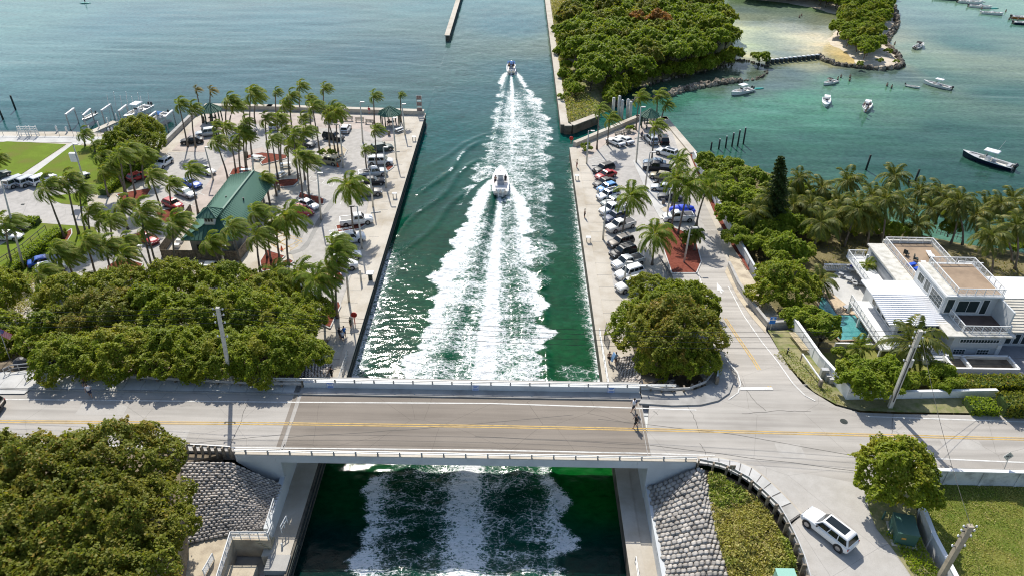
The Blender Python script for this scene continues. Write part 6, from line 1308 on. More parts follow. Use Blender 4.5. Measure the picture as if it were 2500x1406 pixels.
for tp, c, u, v, d, lb, ex in [('suv', 'dark green', 933, 369, (240, -40), 'dark suv with its door open below the gazebo', 'door'), ('minivan', 'white', 929, 401, (260, -8), 'white minivan by the quay lamp posts', 'rack'), ('pickup', 'silver', 911, 430, (260, -35), 'silver pickup with black bed behind the white minivan', None), ('sedan', 'black', 911, 450, (250, -15), 'dark saloon with pale bonnet beside the silver pickup', None),
    ('suv', 'taupe', 902, 477, (250, -20), 'taupe suv with roof box rails, last before the gap', 'rack'), ('pickup', 'white', 871, 546, (260, -30), 'white pickup with dark bed liner standing alone', None), ('pickup', 'white', 851, 591, (250, -40), 'white utility truck with ladders on a roof rack', 'ladder'), ('sedan', 'white', 848, 631, (240, -30), 'white car below the ladder truck', None), ('pickup', 'white', 830, 657, (240, -30), 'white truck half hidden by a palm', None),
    ('hatch', 'red', 802, 688, (200, -30), 'red hatchback half hidden by palms near the quay', None), ('suv', 'white', 745, 715, (200, 62), 'white suv beside the edge of the thicket', None), ('hatch', 'white', 845, 321, (60, -110), 'small white hatchback by the park benches', None), ('suv', 'black', 815, 341, (240, 42), 'black suv behind the three palms of the sandy island', None),
    ('sedan', 'dark grey', 745, 357, (240, 42), 'dark grey car in palm shade on the plaza', None), ('suv', 'tan', 803, 400, (-240, -42), 'gold suv with its tailgate open', 'hatch'), ('suv', 'silver', 506, 332, (-240, 30), 'silver white suv nose in to the marina wall', None), ('sedan', 'black', 470, 350, (-250, 20), 'black saloon beside the marina sea wall', None), ('suv', 'white', 672, 312, (60, -110), 'white suv hidden behind plaza palms', None), ('sedan', 'dark grey', 601, 324, (200, 20), 'dark car among the plaza palms near the sea wall', None),
    ('coupe', 'white', 501, 423, (210, 62), 'white coupe behind the leaning palm', None), ('hatch', 'white', 401, 405, (-100, 62), 'white hatchback driving along the lot entrance', None), ('coupe', 'blue', 467, 455, (200, 60), 'bright blue sports car west of the pavilion', None), ('sedan', 'silver', 455, 478, (190, 72), 'silver saloon with a sunshade behind the windscreen', None), ('hatch', 'red', 424, 506, (190, 72), 'red hatchback by the mulch bed', None),
    ('sedan', 'silver', 754, 507, (180, 70), 'silver saloon by the mulch island', None), ('hatch', 'red', 741, 523, (180, 70), 'red car beside the silver saloon at the mulch island', None), ('hatch', 'red', 340, 438, (160, -60), 'red car by the hedge corner', None), ('coupe', 'red', 360, 590, (160, 62), 'red convertible in palm shade', None),
    ('minivan', 'silver', 48, 451, (180, -70), 'silver minivan by the lawn path', None), ('suv', 'silver', 76, 449, (180, -70), 'silver suv next to the minivan', None), ('suv', 'white', 108, 446, (180, -70), 'white suv behind the tall leaning palm', None), ('sedan', 'silver', 190, 440, (180, -70), 'pale car parked by the lawn behind palms', None), ('sedan', 'dark green', -4, 436, (180, -70), 'dark car at the very west end by the lawn', None),
    ('sedan', 'white', 22, 584, (220, 0), 'white saloon in the side lot by the grass strip', None), ('sedan', 'dark grey', 40, 560, (220, 10), 'dark car behind the white saloon in the side lot', None), ('sedan', 'blue', 112, 645, (180, -40), 'blue car under the palms beside the long hedge', None), ('hatch', 'white', 128, 660, (180, -40), 'car with white roof under the palms', None), ('suv', 'dark green', 140, 722, (180, -60), 'dark green car at the thicket edge', None), ('sedan', 'white', 521, 662, (200, 0), 'white car on the drive south of the fence', None), ('hatch', 'silver', 640, 735, (200, 60), 'pale car under the thicket crowns', None)]:
    car(tp, c, u, v, *d, lb, extra=ex, sun=('sunshade' in lb))
sv_ = car('suv', 'white', 2019, 1302, -108, -84, 'white suv with black panoramic roof driving up the side street', RZ, 1.02, extra='roof', name='white_suv')
for o_ in list(sv_.children):
    if o_.name.startswith('body'): o_.modifiers.new('weld', 'WELD').merge_threshold = .002; q_ = o_.modifiers.new('sub', 'SUBSURF'); q_.levels = q_.render_levels = 2
    if o_.name.startswith('cabin'): q_ = o_.modifiers.new('bevel', 'BEVEL'); q_.width = .09; q_.segments = 3
    if o_.name.startswith('sunroof'): o_.scale = (1.05, 1.0, 1); o_.location.z += .006; o_.location.x += .27
car('suv', 'dark grey', -14, 1006, 0, 60, 'dark car just entering the picture on the main road', RZ, 1.0) if False else car('suv', 'brown', -47, 1003, -200, 6, 'dark brown car cut off by the picture edge on the main road', RZ, 1.0)
# motorcycle
o = at(1606, 451, Q); t = empty('motorcycle', o, R(200), 'black motorcycle between the tan car and the silver saloon', 'motorcycle')
for x in (-.65, .65): MB().tube([(x, -.06, .3), (x, .06, .3)], .3, 12).build('wheel', M_tyre, t)
mb = MB(); mb.blob((.1, 0, .72), (.36, .16, .18), 8, 5); mb.blob((-.4, 0, .75), (.38, .13, .09), 8, 4); mb.bar((-.6, 0, .35), (.5, 0, .45), .2, .25); mb.build('frame', M_black, t, True)
mb = MB(); mb.bar((.55, -.35, 1.0), (.55, .35, 1.0), .05); mb.bar((.7, 0, .3), (.5, 0, 1.0), .07); mb.build('handlebar', M_metal, t)

# ---------------------------------------------------------------- boats
M_gel = paint('white_gelcoat', (.80, .80, .78), .3, .3); M_navyh = paint('navy_hull', (.012, .018, .045), .25, .5); M_deckc = paint('cream_deck', (.66, .64, .58), .5, 0); M_engine = paint('engine_cowl', (.03, .032, .035), .3, .3); M_canvas = paint('blue_canvas', (.02, .20, .55), .7, 0); M_skin = paint('skin', (.42, .25, .17), .6, 0); M_cush = paint('grey_cushion', (.42, .43, .44), .7, 0)
M_orange = paint('orange_hull', (.60, .22, .05), .4, .2); M_kayak = paint('teal_plastic', (.03, .42, .36), .45, .1)
def boat(u, v, du, dv, L, label, hull=M_gel, top=M_gel, topkind='t', engines=2, ecol=None, crew=0, cabin=False, zoff=0, name='motor_boat', cat='boat', group=None, hull_only=False):
    p = at(u, v, 0); q = at(u + du * .1, v + dv * .1, 0) - p; t = empty(name, (p.x, p.y, zoff), math.atan2(q.y, q.x), label, cat, group); W = L * .30; n = 9
    mb = MB(); inn = MB(); cl = []
    for i in range(n):
        f = i / (n - 1); w = W / 2 * (1.0 if f < .5 else max(.03, (1 - ((f - .5) / .5) ** 2.2))) * (.94 + .06 * min(1, f * 4)); zt = .62 + .42 * f ** 2.2; x = (f - .5) * L
        zt *= L / 8.0; kz = -.22 + .35 * max(0, f - .75) * 4 * .5; mb.v += [(x, -w, zt), (x - .02 * L * f, -w * .84, .05), (x - .06 * L * f, 0, kz), (x - .02 * L * f, w * .84, .05), (x, w, zt), (x, w - .16 * W / 2, zt + .015), (x, -w + .16 * W / 2, zt + .015)]
        cl.append((x, w * .84, zt))
    cap_ = MB()
    for i in range(n - 1):
        a, b_ = i * 7, (i + 1) * 7
        for j in range(4): mb.f.append((a + j, b_ + j, b_ + j + 1, a + j + 1))
        cap_.add([mb.v[a + 4], mb.v[b_ + 4], mb.v[b_ + 5], mb.v[a + 5], mb.v[a + 6], mb.v[b_ + 6], mb.v[b_], mb.v[a]], [(0, 1, 2, 3), (4, 5, 6, 7)])
    mb.f.append((4, 3, 2, 1, 0)); mb.build('hull', hull, t); cap_.build('gunwale_cap', M_gel, t)
    dk = MB(); fd = .55 if cabin else .78
    for i in range(n):
        x, w, zt = cl[i]; f = i / (n - 1); zd = zt * .45 if f < fd else zt + .03; dk.v += [(x, -w, zd), (x, 0, zd + (.18 if cabin and f >= fd and f < .95 else .04)), (x, w, zd), (x, -w, zt), (x, w, zt)]
    for i in range(n - 1):
        a, b_ = i * 5, i * 5 + 5; dk.f += [(a, b_, b_ + 1, a + 1), (a + 1, b_ + 1, b_ + 2, a + 2), (a + 3, b_ + 3, b_, a), (a + 2, b_ + 2, b_ + 4, a + 4)]
    dk.add([(cl[0][0], -cl[0][1], 0), (cl[0][0], cl[0][1], 0), (cl[0][0], cl[0][1], cl[0][2]), (cl[0][0], -cl[0][1], cl[0][2])], [(0, 1, 2, 3), (3, 2, 1, 0)])
    dk.build('deck', M_deckc if not cabin else M_gel, t); k = L / 8.0
    rr_ = MB(); rr_.tube([(c[0], -c[1] / .84, c[2] + .03) for c in cl], .04 * k, 5); rr_.tube([(c[0], c[1] / .84, c[2] + .03) for c in cl], .07 * k, 5); rr_.build('gunwale', M_gel, t)
    if hull_only:
        if engines: MB().blob((-L / 2 - .1, 0, .55), (.2, .16, .3), 8, 5).build('outboard_engine', M_engine, t, True)
        return t
    MB().box((.0, 0, .75 * k), (.9 * k, .85 * k, .85 * k), taper=.8).build('console', M_gel, t); MB().box((.36 * k, 0, 1.3 * k), (.06, .8 * k, .35 * k)).build('console_screen', M_glass, t)
    MB().box((-.95 * k, 0, .6 * k), (.55 * k, 1.0 * k, .55 * k)).build('seat', M_cush, t); MB().box((-3.3 * k, 0, .55 * k), (.5 * k, W * .62, .35 * k)).build('stern_bench', M_cush, t)
    MB().box((2.0 * k, 0, .62 * k), (1.3 * k, W * .45, .25 * k)).build('bow_cushion', M_cush, t)
    if topkind == 't':
        zt = 2.25 * k; MB().box((-.2 * k, 0, zt), (2.3 * k, W * .72, .10 * k), taper=.92).build('hard_top', top, t)
        for x in (-1.0, .6):
            for y in (-.5, .5): MB().bar((x * k, y * W * .5, .7 * k), (x * k * .9, y * W * .55, zt), .06 * k).build('top_support', M_metal, t)
        MB().tube([(-.9 * k, W * .25, zt), (-1.6 * k, W * .3, zt + 2.4 * k)], .02 * k, 4).build('antenna', M_wrail, t)
    if topkind == 'bimini':
        mb = MB(); N_ = 6
        for i in range(N_ + 1):
            a = i / N_; x = (-1.3 + 2.4 * a) * k; z = (1.75 + .35 * math.sin(math.pi * a)) * k; mb.v += [(x, -W * .42, z), (x, W * .42, z)]
        for i in range(N_): mb.f += [(2 * i, 2 * i + 1, 2 * i + 3, 2 * i + 2), (2 * i + 2, 2 * i + 3, 2 * i + 1, 2 * i)]
        mb.build('bimini_top', top, t)
        for x in (-1.2, 1.0):
            for y in (-.42, .42): MB().bar((-.1 * k, y * W, .6 * k), (x * k, y * W, 1.75 * k), .04 * k).build('top_support', M_metal, t)
    for i in range(engines):
        y = (i - (engines - 1) / 2) * .62 * k; e = MB().blob((-L / 2 - .25 * k, y, .85 * k), (.34 * k, .22 * k, .36 * k), 8, 6).build('outboard_engine', ecol or M_engine, t, True)
        MB().bar((-L / 2 - .3 * k, y, -.1), (-L / 2 - .28 * k, y, .6 * k), .16 * k).build('engine_leg', ecol or M_engine, t)
    return t
def human(mb_parts, loc, h=1.75, face=0, pose='stand', top=(.7, .7, .7), bot=(.05, .05, .06), hair=(.02, .015, .01), skin=M_skin, label=None, name='person', group=None, z_lift=0, bag=None, cut=0.0, shirtless=False):
    """a small standing, walking or sitting figure: body skin mesh plus clothes and hair"""
    k = h / 1.75; t = empty(name, loc, face, label, 'person', group); t.scale = (k, k, k)
    J = {}; st = .26 if pose == 'walk' else .04; sit = pose == 'sit'
    hip = .50 if sit else .93; J['hip'] = (0, 0, hip); J['chest'] = (.02, 0, hip + .38); J['neck'] = (.02, 0, hip + .53); J['head'] = (.04, 0, hip + .70)
    V = [J['hip'], J['chest'], J['neck'], J['head']]; E_ = [(0, 1), (1, 2), (2, 3)]; rad = [.145, .155, .06, .11]
    def chain(root, pts, rr):
        last = root
        for p, r_ in zip(pts, rr): V.append(p); rad.append(r_); E_.append((last, len(V) - 1)); last = len(V) - 1
    for s in (-1, 1):
        if sit: chain(0, [(.08, s * .10, hip), (.45, s * .12, hip + .02), (.48, s * .12, .10), (.60, s * .12, .05)], [.10, .075, .05, .045])
        else: chain(0, [(0, s * .10, hip - .08), (st * s * .55 + .04, s * .11, .50), (st * s - (.04 if s < 0 else 0), s * .11, .09), (st * s + .16, s * .12, .04)], [.105, .075, .05, .042])
        a = .22 * s if pose == 'walk' else .02; zc = hip + .45
        if pose == 'reach' and s > 0: chain(1, [(.02, s * .19, zc), (.25, s * .25, zc - .10), (.48, s * .15, zc + .02)], [.055, .042, .035])
        elif sit: chain(1, [(.02, s * .19, zc), (.12, s * .25, zc - .26), (.35, s * .16, zc - .32)], [.055, .042, .035])
        else: chain(1, [(.02, s * .19, zc), (-a * .6, s * .27, zc - .28), (-a + .06, s * .25, zc - .52)], [.055, .042, .035])
    me = bpy.data.meshes.new('body'); me.from_pydata(V, E_, []); o = link('body', me, t); o.data.materials.append(skin)
    md = o.modifiers.new('skin', 'SKIN'); sv = me.skin_vertices[0].data
    for i, r_ in enumerate(rad): sv[i].radius = (r_, r_)
    sv[0].use_root = True; o.modifiers.new('sub', 'SUBSURF').levels = 1; o.modifiers['sub'].render_levels = 1
    def cm(nm, c): return paint(nm + '_%d_%d_%d' % tuple(int(x * 99) for x in c), c, .8, 0)
    if not shirtless:
        mb = MB(); mb.tube([(0, 0, hip - .02), (.01, 0, hip + .22), (.02, 0, hip + .44), (.02, 0, hip + .52)], [.175, .175, .19, .09], 10)
        for s in (-1, 1): mb.tube([(.02, s * .14, hip + .45), (.0, s * .25, hip + .26)], [.085, .07], 7)
        mb.build('shirt', cm('cloth', top), t, True)
    mb = MB()
    if sit:
        for s in (-1, 1): mb.tube([(0, s * .08, hip), (.40, s * .12, hip + .02)], [.14, .10], 8)
    else:
        mb.tube([(0, 0, hip + .05), (0, 0, hip - .10)], [.165, .175], 10)
        for s in (-1, 1): mb.tube([(0, s * .09, hip - .04), (st * s * .55 + .03, s * .11, .52)], [.125, .105], 8)
    mb.build('trousers', cm('cloth', bot), t, True)
    hd = J['head']; MB().blob((hd[0] - .025, 0, hd[2] + .045), (.115, .105, .115), 10, 6).build('hair', cm('hair', hair), t, True)
    f = MB(); f.blob((hd[0] + .105, 0, hd[2] - .01), (.02, .016, .025), 5, 3); f.build('nose', skin, t)
    if not sit and False: pass
    if bag: MB().blob((-.20, 0, hip + .30), (.13, .17, .24), 8, 6).build('backpack', cm('cloth', bag), t, True)
    return t
def person(u, v, z, label, fdeg=0, **k): return human(None, (atf(u, v, z) if callable(z) else at(u, v, z)), label=label, face=R(fdeg), **k)
B1 = boat(1222, 452, 0, -120, 10.0, 'long white centre console boat racing away up the inlet, twin white engines', engines=2, ecol=M_gel, topkind='none', cabin=True, zoff=.35)
B2 = boat(1248, 172, 0, -120, 8.0, 'farther speeding boat with a bright blue canopy', top=M_canvas, topkind='bimini', engines=1, ecol=M_gel, zoff=.3)
MB().box((.1, 0, 2.2), (2.6, 2.0, .10)).build('t_top_frame', M_gel, B1)
for P_, B_ in (((1216, 440), B1), ((1232, 438), B1)): pass
boat(1810, 228, -118, 30, 7.6, 'white boat with white top beside the boulder breakwater', engines=2)
boat(2026, 205, -118, 32, 5.6, 'small white bowrider with black bimini top', top=M_black, topkind='bimini', engines=1)
boat(2016, 254, -12, 100, 6.6, 'rounded white cabin cruiser with bow toward the bridge', cabin=True, engines=0)
boat(2115, 266, -40, 100, 6.6, 'white centre console crowded with people on deck', engines=2)
boat(2243, 116, 100, -50, 6.4, 'white speedboat with black engine near the sandy islet', engines=2, topkind='bimini', top=M_black)
boat(2287, 212, -120, -28, 7.0, 'white boat with square white top towing nothing, beside the grey dinghy', engines=1)
boat(2228, 214, 120, 24, 3.6, 'small grey inflatable dinghy', hull=M_gel, hull_only=True, name='dinghy', cat='dinghy')
boat(2408, 398, -120, -34, 9.6, 'dark blue hulled centre console with white top', hull=M_navyh, engines=2)
boat(2368, 9, 120, 8, 8.5, 'white fishing boat with black engine, farthest west of the far trio', engines=2, topkind='none')
boat(2392, 20, 120, 10, 7.4, 'white boat in the middle of the far trio', engines=2, topkind='none')
boat(2421, 36, 120, 10, 7.0, 'white boat nearest in the far trio', engines=1, ecol=M_gel, topkind='none')
boat(2500, 47, 120, 8, 8, 'orange hulled speedboat at the picture edge', hull=M_orange, engines=2, topkind='none')
boat(2505, 61, 120, 8, 8, 'dark outboard boat cut off by the picture edge', hull=M_navyh, engines=2, topkind='none')
boat(2312, 0, 120, 8, 9, 'dark long boat at the top of the picture', hull=M_navyh, engines=1, topkind='none')
boat(340, 290, -120, 66, 8.6, 'large white boat on the marina lift, black engines raised', engines=2, zoff=1.0)
boat(392, 303, -100, 62, 6.6, 'smaller white boat on the marina lift with blue canvas', engines=1, top=M_canvas, topkind='bimini', zoff=1.0)
boat(222, 300, -100, 60, 4.6, 'grey inflatable boat on the nearest marina lift', hull=M_cush, hull_only=True, zoff=1.0, name='dinghy', cat='dinghy')
for u, v, m, w in [(1849, 218, M_kayak, 'tiny teal paddle board floating behind the white boat'), (2428, 22, M_kayak, 'green kayak by the far boats'), (2396, 6, M_gel, 'white kayak at the top of the lagoon'), (208, 9, M_kayak, 'pale paddle board in the open bay')]:
    p = at(u, v, 0); t = empty('paddle_board', p, .2, w, 'paddle board'); MB().blob((0, 0, .12), (1.9, .42, .14), 12, 5).build('board', m, t, True)
person(208, 8, .2, 'paddler in dark clothes standing on the pale board in the bay', 30, pose='walk', top=(.03, .03, .04))
def on_boat(B, x, y, z, **k):
    mw = Matrix.Translation(B.location) @ Matrix.Rotation(B.rotation_euler.z, 4, 'Z'); p = mw @ Vector((x, y, z)); return human(None, p, face=B.rotation_euler.z, **k)
on_boat(B1, -1.4, -.9, .55, label='bare chested boater standing on the starboard side of the racing boat', shirtless=True) if False else on_boat(B1, -1.5, .95, .55, label='bare chested boater standing at the west rail of the racing boat', shirtless=True)
on_boat(B1, -1.2, -.9, .55, label='boater in black standing at the east rail of the racing boat', top=(.02, .02, .02))
on_boat(B1, .5, .0, .55, label='boater in blue at the helm of the racing boat', top=(.10, .25, .5))
on_boat(B2, -1.2, .5, .5, label='boater in tan under the blue canopy, west side', top=(.5, .35, .18))
on_boat(B2, -1.0, -.5, .5, label='boater in brown under the blue canopy, east side', top=(.25, .12, .10))
# ---------------------------------------------------------------- more people
P_ = person
P_(1546, 1002, RZ, 'walker in a white shirt with dark backpack crossing the bridge roadway', 200, pose='walk', top=(.72, .74, .78), bot=(.03, .035, .05), bag=(.03, .05, .10))
P_(1551, 1041, RZ, 'walker in black with grey backpack just above the yellow centre line', 200, pose='walk', top=(.015, .015, .015), bot=(.02, .02, .02), bag=(.10, .12, .14))
P_(222, 967, RZ + .15, 'walker in a white shirt on the north sidewalk', -60, pose='walk', top=(.75, .75, .76), bot=(.03, .04, .08))
P_(212, 938, RZ, 'person in dark red with a white cap sitting in the shade by the guard rail', -90, pose='sit', top=(.16, .02, .02), hair=(.7, .7, .7))
P_(1486, 884, Q, 'bare chested man in black shorts walking on the east quay', 260, pose='walk', shirtless=True, bot=(.02, .02, .02))
w = P_(1502, 886, Q, 'person carrying a pale blue bodyboard on the east quay', 250, pose='walk', top=(.3, .4, .5), bot=(.12, .1, .1))
p = at(1499, 884, Q); t = tag(MB().box((0, 0, 0), (.10, .62, 1.15)).build('bodyboard', paint('pale_blue_foam', (.25, .45, .72), .5, 0), loc=(p.x - .22, p.y - .12, Q + .95), rot=(0, .35, .3)), 'pale blue bodyboard held by the walker on the east quay', 'bodyboard')
P_(1408, 411, Q, 'angler in red shorts at the edge of the east quay', 180, pose='reach', shirtless=True, bot=(.25, .02, .02))
P_(1427, 533, Q, 'slim swimmer standing on the east quay edge', 180, shirtless=True, bot=(.01, .01, .01))
P_(1640, 430, Q, 'person in black standing behind the tan car', 90, top=(.02, .02, .02))
P_(1566, 340, Q, 'person in dark clothes beside the silver suv', 90, top=(.03, .05, .10))
P_(857, 800, Q, 'person in olive clothes reaching to the red life ring', 0, pose='reach', top=(.05, .06, .03), bot=(.06, .06, .05))
P_(842, 822, Q, 'person in a bright blue shirt on the west quay', 120, top=(.02, .16, .50), bot=(.05, .05, .07))
P_(838, 832, Q, 'person in white on the west quay beside a black bag', 90, top=(.7, .7, .78), bot=(.03, .05, .10))
P_(831, 826, Q, 'person in black beside the one in white', 60, top=(.02, .02, .03), bot=(.02, .03, .06))
P_(790, 862, Q, 'person in lilac sitting under the thicket edge', -40, pose='sit', top=(.42, .40, .62))
P_(811, 922, Q, 'walker in black on the west quay next to the bridge', 250, pose='walk', top=(.02, .02, .02), bot=(.02, .02, .02))
P_(952, 306, Q, 'person in dark clothes sitting at the table under the west gazebo', 180, pose='sit', top=(.03, .03, .05))
P_(960, 305, Q, 'person in white trousers sitting under the west gazebo', 180, pose='sit', top=(.02, .02, .03), bot=(.7, .7, .7))
P_(902, 280, Q + .9, 'angler in red and white on the back sea wall', 90, pose='reach', top=(.55, .05, .05), bot=(.3, .3, .35))
P_(548, 655, Q, 'person in black by the drive south of the timber fence', 0, top=(.02, .02, .02))
P_(528, 296, Q, 'person under the gazebo at the marina corner', 0, top=(.05, .06, .05))
for u, v, w in [(1955, 46, 'taller wader in the lagoon'), (1950, 50, 'smaller wader in the lagoon'), (2051, 197, 'wader nearest the black topped boat'), (2043, 203, 'wader holding the stern of the black topped boat'), (2073, 197, 'wader in the pair off the black topped boat'), (2072, 206, 'nearer wader of the pair off the black topped boat'), (2163, 218, 'taller wader between the dinghy and the crowded boat'), (2174, 223, 'small wader beside the dinghy'),
                (2182, 116, 'bather bending in the shallows by the islet'), (2394, 29, 'wader between the far boats'), (2453, 36, 'wader east of the far trio'), (2467, 53, 'swimmer near the orange boat'), (2482, 57, 'swimmer with arms out near the orange boat'), (2461, 55, 'swimmer closest to the far trio side')]:
    P_(u, v, -.75, w, 90, shirtless=True, bot=(.02, .03, .05), name='wader')
# crew of the crowded boat and others
for i, (u, v) in enumerate([(2108, 262), (2117, 272), (2112, 280), (2122, 262)]):
    P_(u, v, .7, ['bather at the west rail of the crowded boat', 'bather on the bow seat of the crowded boat', 'bather lying at the bow of the crowded boat', 'bather at the east rail of the crowded boat'][i], 90, pose='sit', shirtless=True, bot=(.1, .1, .3))
# ---------------------------------------------------------------- street furniture
def lamp(u, v, ut, vt, label, arm=0, globe=False, z=Q, m=M_metal):
    B = atf(u, v, z) if callable(z) else at(u, v, z); T = up_to(ut, vt, B.y); h = T.z - B.z; t = empty('lamp_post', B, label=label, cat='lamp post', group=None)
    MB().tube([(0, 0, 0), ((T.x - B.x) * .5, 0, h * .5), (T.x - B.x, 0, h)], [.17, .14, .09], 8).build('pole', M_polec if m is M_metal else m, t, True)
    if globe: MB().blob((T.x - B.x, 0, h + .1), (.22, .22, .22), 8, 5).build('lamp_head', M_white, t, True)
    else:
        mb = MB(); mb.bar((T.x - B.x, 0, h - .05), (T.x - B.x + arm, 0, h), .08); mb.build('arm', M_dkmetal, t); MB().box((T.x - B.x + arm * 1.3, 0, h), (.75, .34, .16)).build('lamp_head', M_dkmetal if arm < 0 else M_metal, t)
    return t
for a in [(784, 537, 775, 423, 'lamp post by the mulch island'), (855, 312, 829, 303, 'x'), (943, 459, 936, 360, 'lamp post beside the taupe suv'), (911, 505, 902, 418, 'lamp post below the row of parked suvs', -.5), (884, 607, 872, 504, 'lamp post in front of the ladder truck', -.6), (852, 736, 838, 578, 'lamp post at the lower end of the west lot', -.5),
          (838, 410, 829, 305, 'lamp post behind the gold suv', -.5), (886, 348, 879, 250, 'lamp post in the open lot below the benches'), (968, 390, 958, 288, 'lamp post in front of the gazebo'), (989, 330, 981, 255, 'lamp post between gazebo and quay'), (617, 455, 618, 385, 'lamp post north of the pavilion ridge'), (521, 440, 500, 360, 'tall lamp post west of the pavilion'),
          (646, 500, 640, 465, 'short post by the pavilion corner'), (1432, 400, 1437, 320, 'lamp post with long arm at the north quay corner', .6), (1553, 398, 1565, 262, 'tall thin lamp post in front of the east gazebo'), (1575, 459, 1587, 372, 'lamp post beside the black pickup', .5), (1472, 585, 1480, 490, 'lamp post at the navy suv'), (1627, 540, 1638, 462, 'lamp post between the leaning palms'), (1668, 649, 1686, 556, 'lamp post with white head above the red mulch', .5),
          (1522, 700, 1530, 640, 'lamp post behind the last parked pickup'), (58, 656, 3, 442, 'very tall lamp post at the side lot'), (215, 475, 178, 352, 'pole with a white cabinet behind the lawns'), (549, 656, 538, 600, 'lamp post in front of the timber fence'), (375, 674, 335, 600, 'thin lamp post below the pavilion'), (2420, 0, 0, 0, 'x')]:
    if a[4] != 'x': lamp(a[0], a[1], a[2], a[3], a[4], arm=a[5] if len(a) > 5 else .35)
t = lamp(1551, 330, 1563, 262, 'slender pole by the east gazebo') if False else None
# utility poles and wires
def upole(u, v, ut, vt, z, label, r=.24, m=M_polec, kind_=0):
    B = at(u, v, z); T = up_to(ut, vt, B.y); h = T.z - z; dx = T.x - B.x; t = empty('utility_pole', B, label=label, cat='utility pole')
    mb = MB(); mb.bar((0, 0, -.5), (dx, 0, h), r * 1.8, r * 1.5); mb.build('pole', m, t)
    for i, q in enumerate((.62, .8, .9, .97)):
        MB().tube([(dx * q - .5, 0, h * q), (dx * q + .5, 0, h * q)], .05, 6).build('crossarm', M_dkmetal, t)
        for s in (-.5, .5): MB().blob((dx * q + s, 0, h * q + .12), (.09, .09, .14), 6, 4).build('insulator', M_white, t, True)
    if kind_: MB().tube([(dx * .6 + .35, 0, h * .55), (dx * .6 + .35, 0, h * .64)], .2, 8).build('transformer', M_metal, t); MB().tube([(dx * .3, -.22, h * .1), (dx * .8, -.22, h * .8)], .05, 6).build('conduit', M_dkmetal, t)
    return B + Vector((dx, 0, h))
tw = upole(564, 932, 531, 750, RZ, 'concrete utility pole rising from the roadside thicket', .19)
te = upole(2172, 994, 2248, 806, RZ, 'stout leaning concrete utility pole beside the white garden wall', .23, kind_=1)
ts = upole(2292, 1412, 2370, 1282, RZ, 'pale timber utility pole at the bottom corner above the lawn', .24, mat('pale_pole_timber', (.42, .36, .26), .9, .1, 2, 12))
M_wire = paint('black_wire', (.03, .03, .03), .6, 0)
def wire(A, B, sag, label):
    mb = MB(); P = []
    for i in range(25):
        q = i / 24; p = A.lerp(B, q); P.append(p - Vector((0, 0, sag * 4 * q * (1 - q)))); 
    o = P[0]; mb.tube([p - o for p in P], .022, 4); w = mb.build('overhead_wire', M_wire, loc=o); return tag(w, label, 'wire')
for i, q in enumerate((0, .55, 1.2, 1.9)):
    wire(tw - Vector((0, 0, q)), te - Vector((0, 0, q * 1.1)), 1.3, f'overhead wire across the inlet between the two concrete poles, {ORD[i]} from the top')
    wire(tw + Vector((-70, 0, -q)), tw - Vector((0, 0, q)), 1.3, f'overhead wire running west from the thicket pole, {ORD[i]} from the top')
for i in range(2): wire(te - Vector((0, 0, 2.6 + i)), at(2520, 905 + i * 12, 6.5) + Vector((0, 0, 2)), .5, f'service wire from the leaning pole to the villa, {["upper", "lower"][i]}')
wire(te, ts, .7, 'wire crossing the main road between the east poles')
# signs
def board(name, p, w, h, m, rz, tilt=0, frame=None, parent=None, th=.04): return MB().box((0, 0, 0), (w, th, h)).build(name, m, parent, loc=p, rot=(tilt, 0, rz))
M_sblue = paint('sign_blue', (.01, .16, .55), .5, 0); M_swhite = paint('sign_white', (.80, .80, .80), .5, 0)
for i, u in enumerate((807, 1161, 1491)):
    p = at(u, 941 + i * 3, RZ + .4); p.y = yPN - .17; t = empty('notice_sign', p, label=f'white notice sign with blue lettering on the inner bridge wall, {ORD[i]} from the west', cat='sign', group='notice signs on the bridge wall')
    board('panel', (0, 0, .05), .78, .86, M_swhite, 0, parent=t); mb = MB()
    for z in (.36, .20, -.02, -.16, -.30): mb.box((0, -.03, z + .02), (.56 if z != .20 else .4, .01, .075))
    for x in (-.36, .36): mb.box((x, -.03, .05), (.025, .01, .8))
    for z in (-.35, .45): mb.box((0, -.03, z), (.74, .01, .025))
    mb.build('blue_print', M_sblue, t)
p = atf(1880, 806, zap); t = empty('blue_sign', p, label='small blue sign with white band beside the concrete wall', cat='sign')
MB().tube([(0, 0, 0), (0, 0, 1.9)], .04, 6).build('post', M_metal, t); board('panel', (0, -.05, 1.55), .75, 1.0, M_sblue, 0, parent=t); board('white_band', (0, -.08, 1.68), .70, .14, M_swhite, 0, parent=t, th=.01)
MB().blob((0, -.08, 1.88), (.12, .01, .12), 8, 5).build('emblem', M_swhite, t)
def backsign(u, v, ut, vt, z, label, s=.75, m=M_metal):
    B = at(u, v, z); T = up_to(ut, vt, B.y); h = T.z - z; t = empty('road_sign', B, label=label, cat='road sign'); MB().tube([(0, 0, 0), (T.x - B.x, 0, h)], .04, 6).build('post', M_metal, t)
    MB().box((0, 0, 0), (s, .03, s)).build('sign_plate', m, t, loc=(T.x - B.x, .05, h - .1), rot=(R(-8), R(45), 0)); MB().box((0, 0, 0), (.5, .02, .08)).build('bracket', M_dkmetal, t, loc=(T.x - B.x, .0, h - .1)); return t
backsign(2451, 1146, 2464, 1112, RZ, 'diamond road sign seen from behind on the south verge')
backsign(156, 918, 137, 874, RZ, 'dark diamond road sign seen from behind by the thicket', .85, M_dkmetal)
t = empty('road_sign', at(423, 1115, RZ), label='dark narrow sign post by the guard rail above the bag stones', cat='road sign'); MB().box((-.3, 0, .8), (.08, .5, 1.9)).build('sign_plate', M_dkmetal, t)
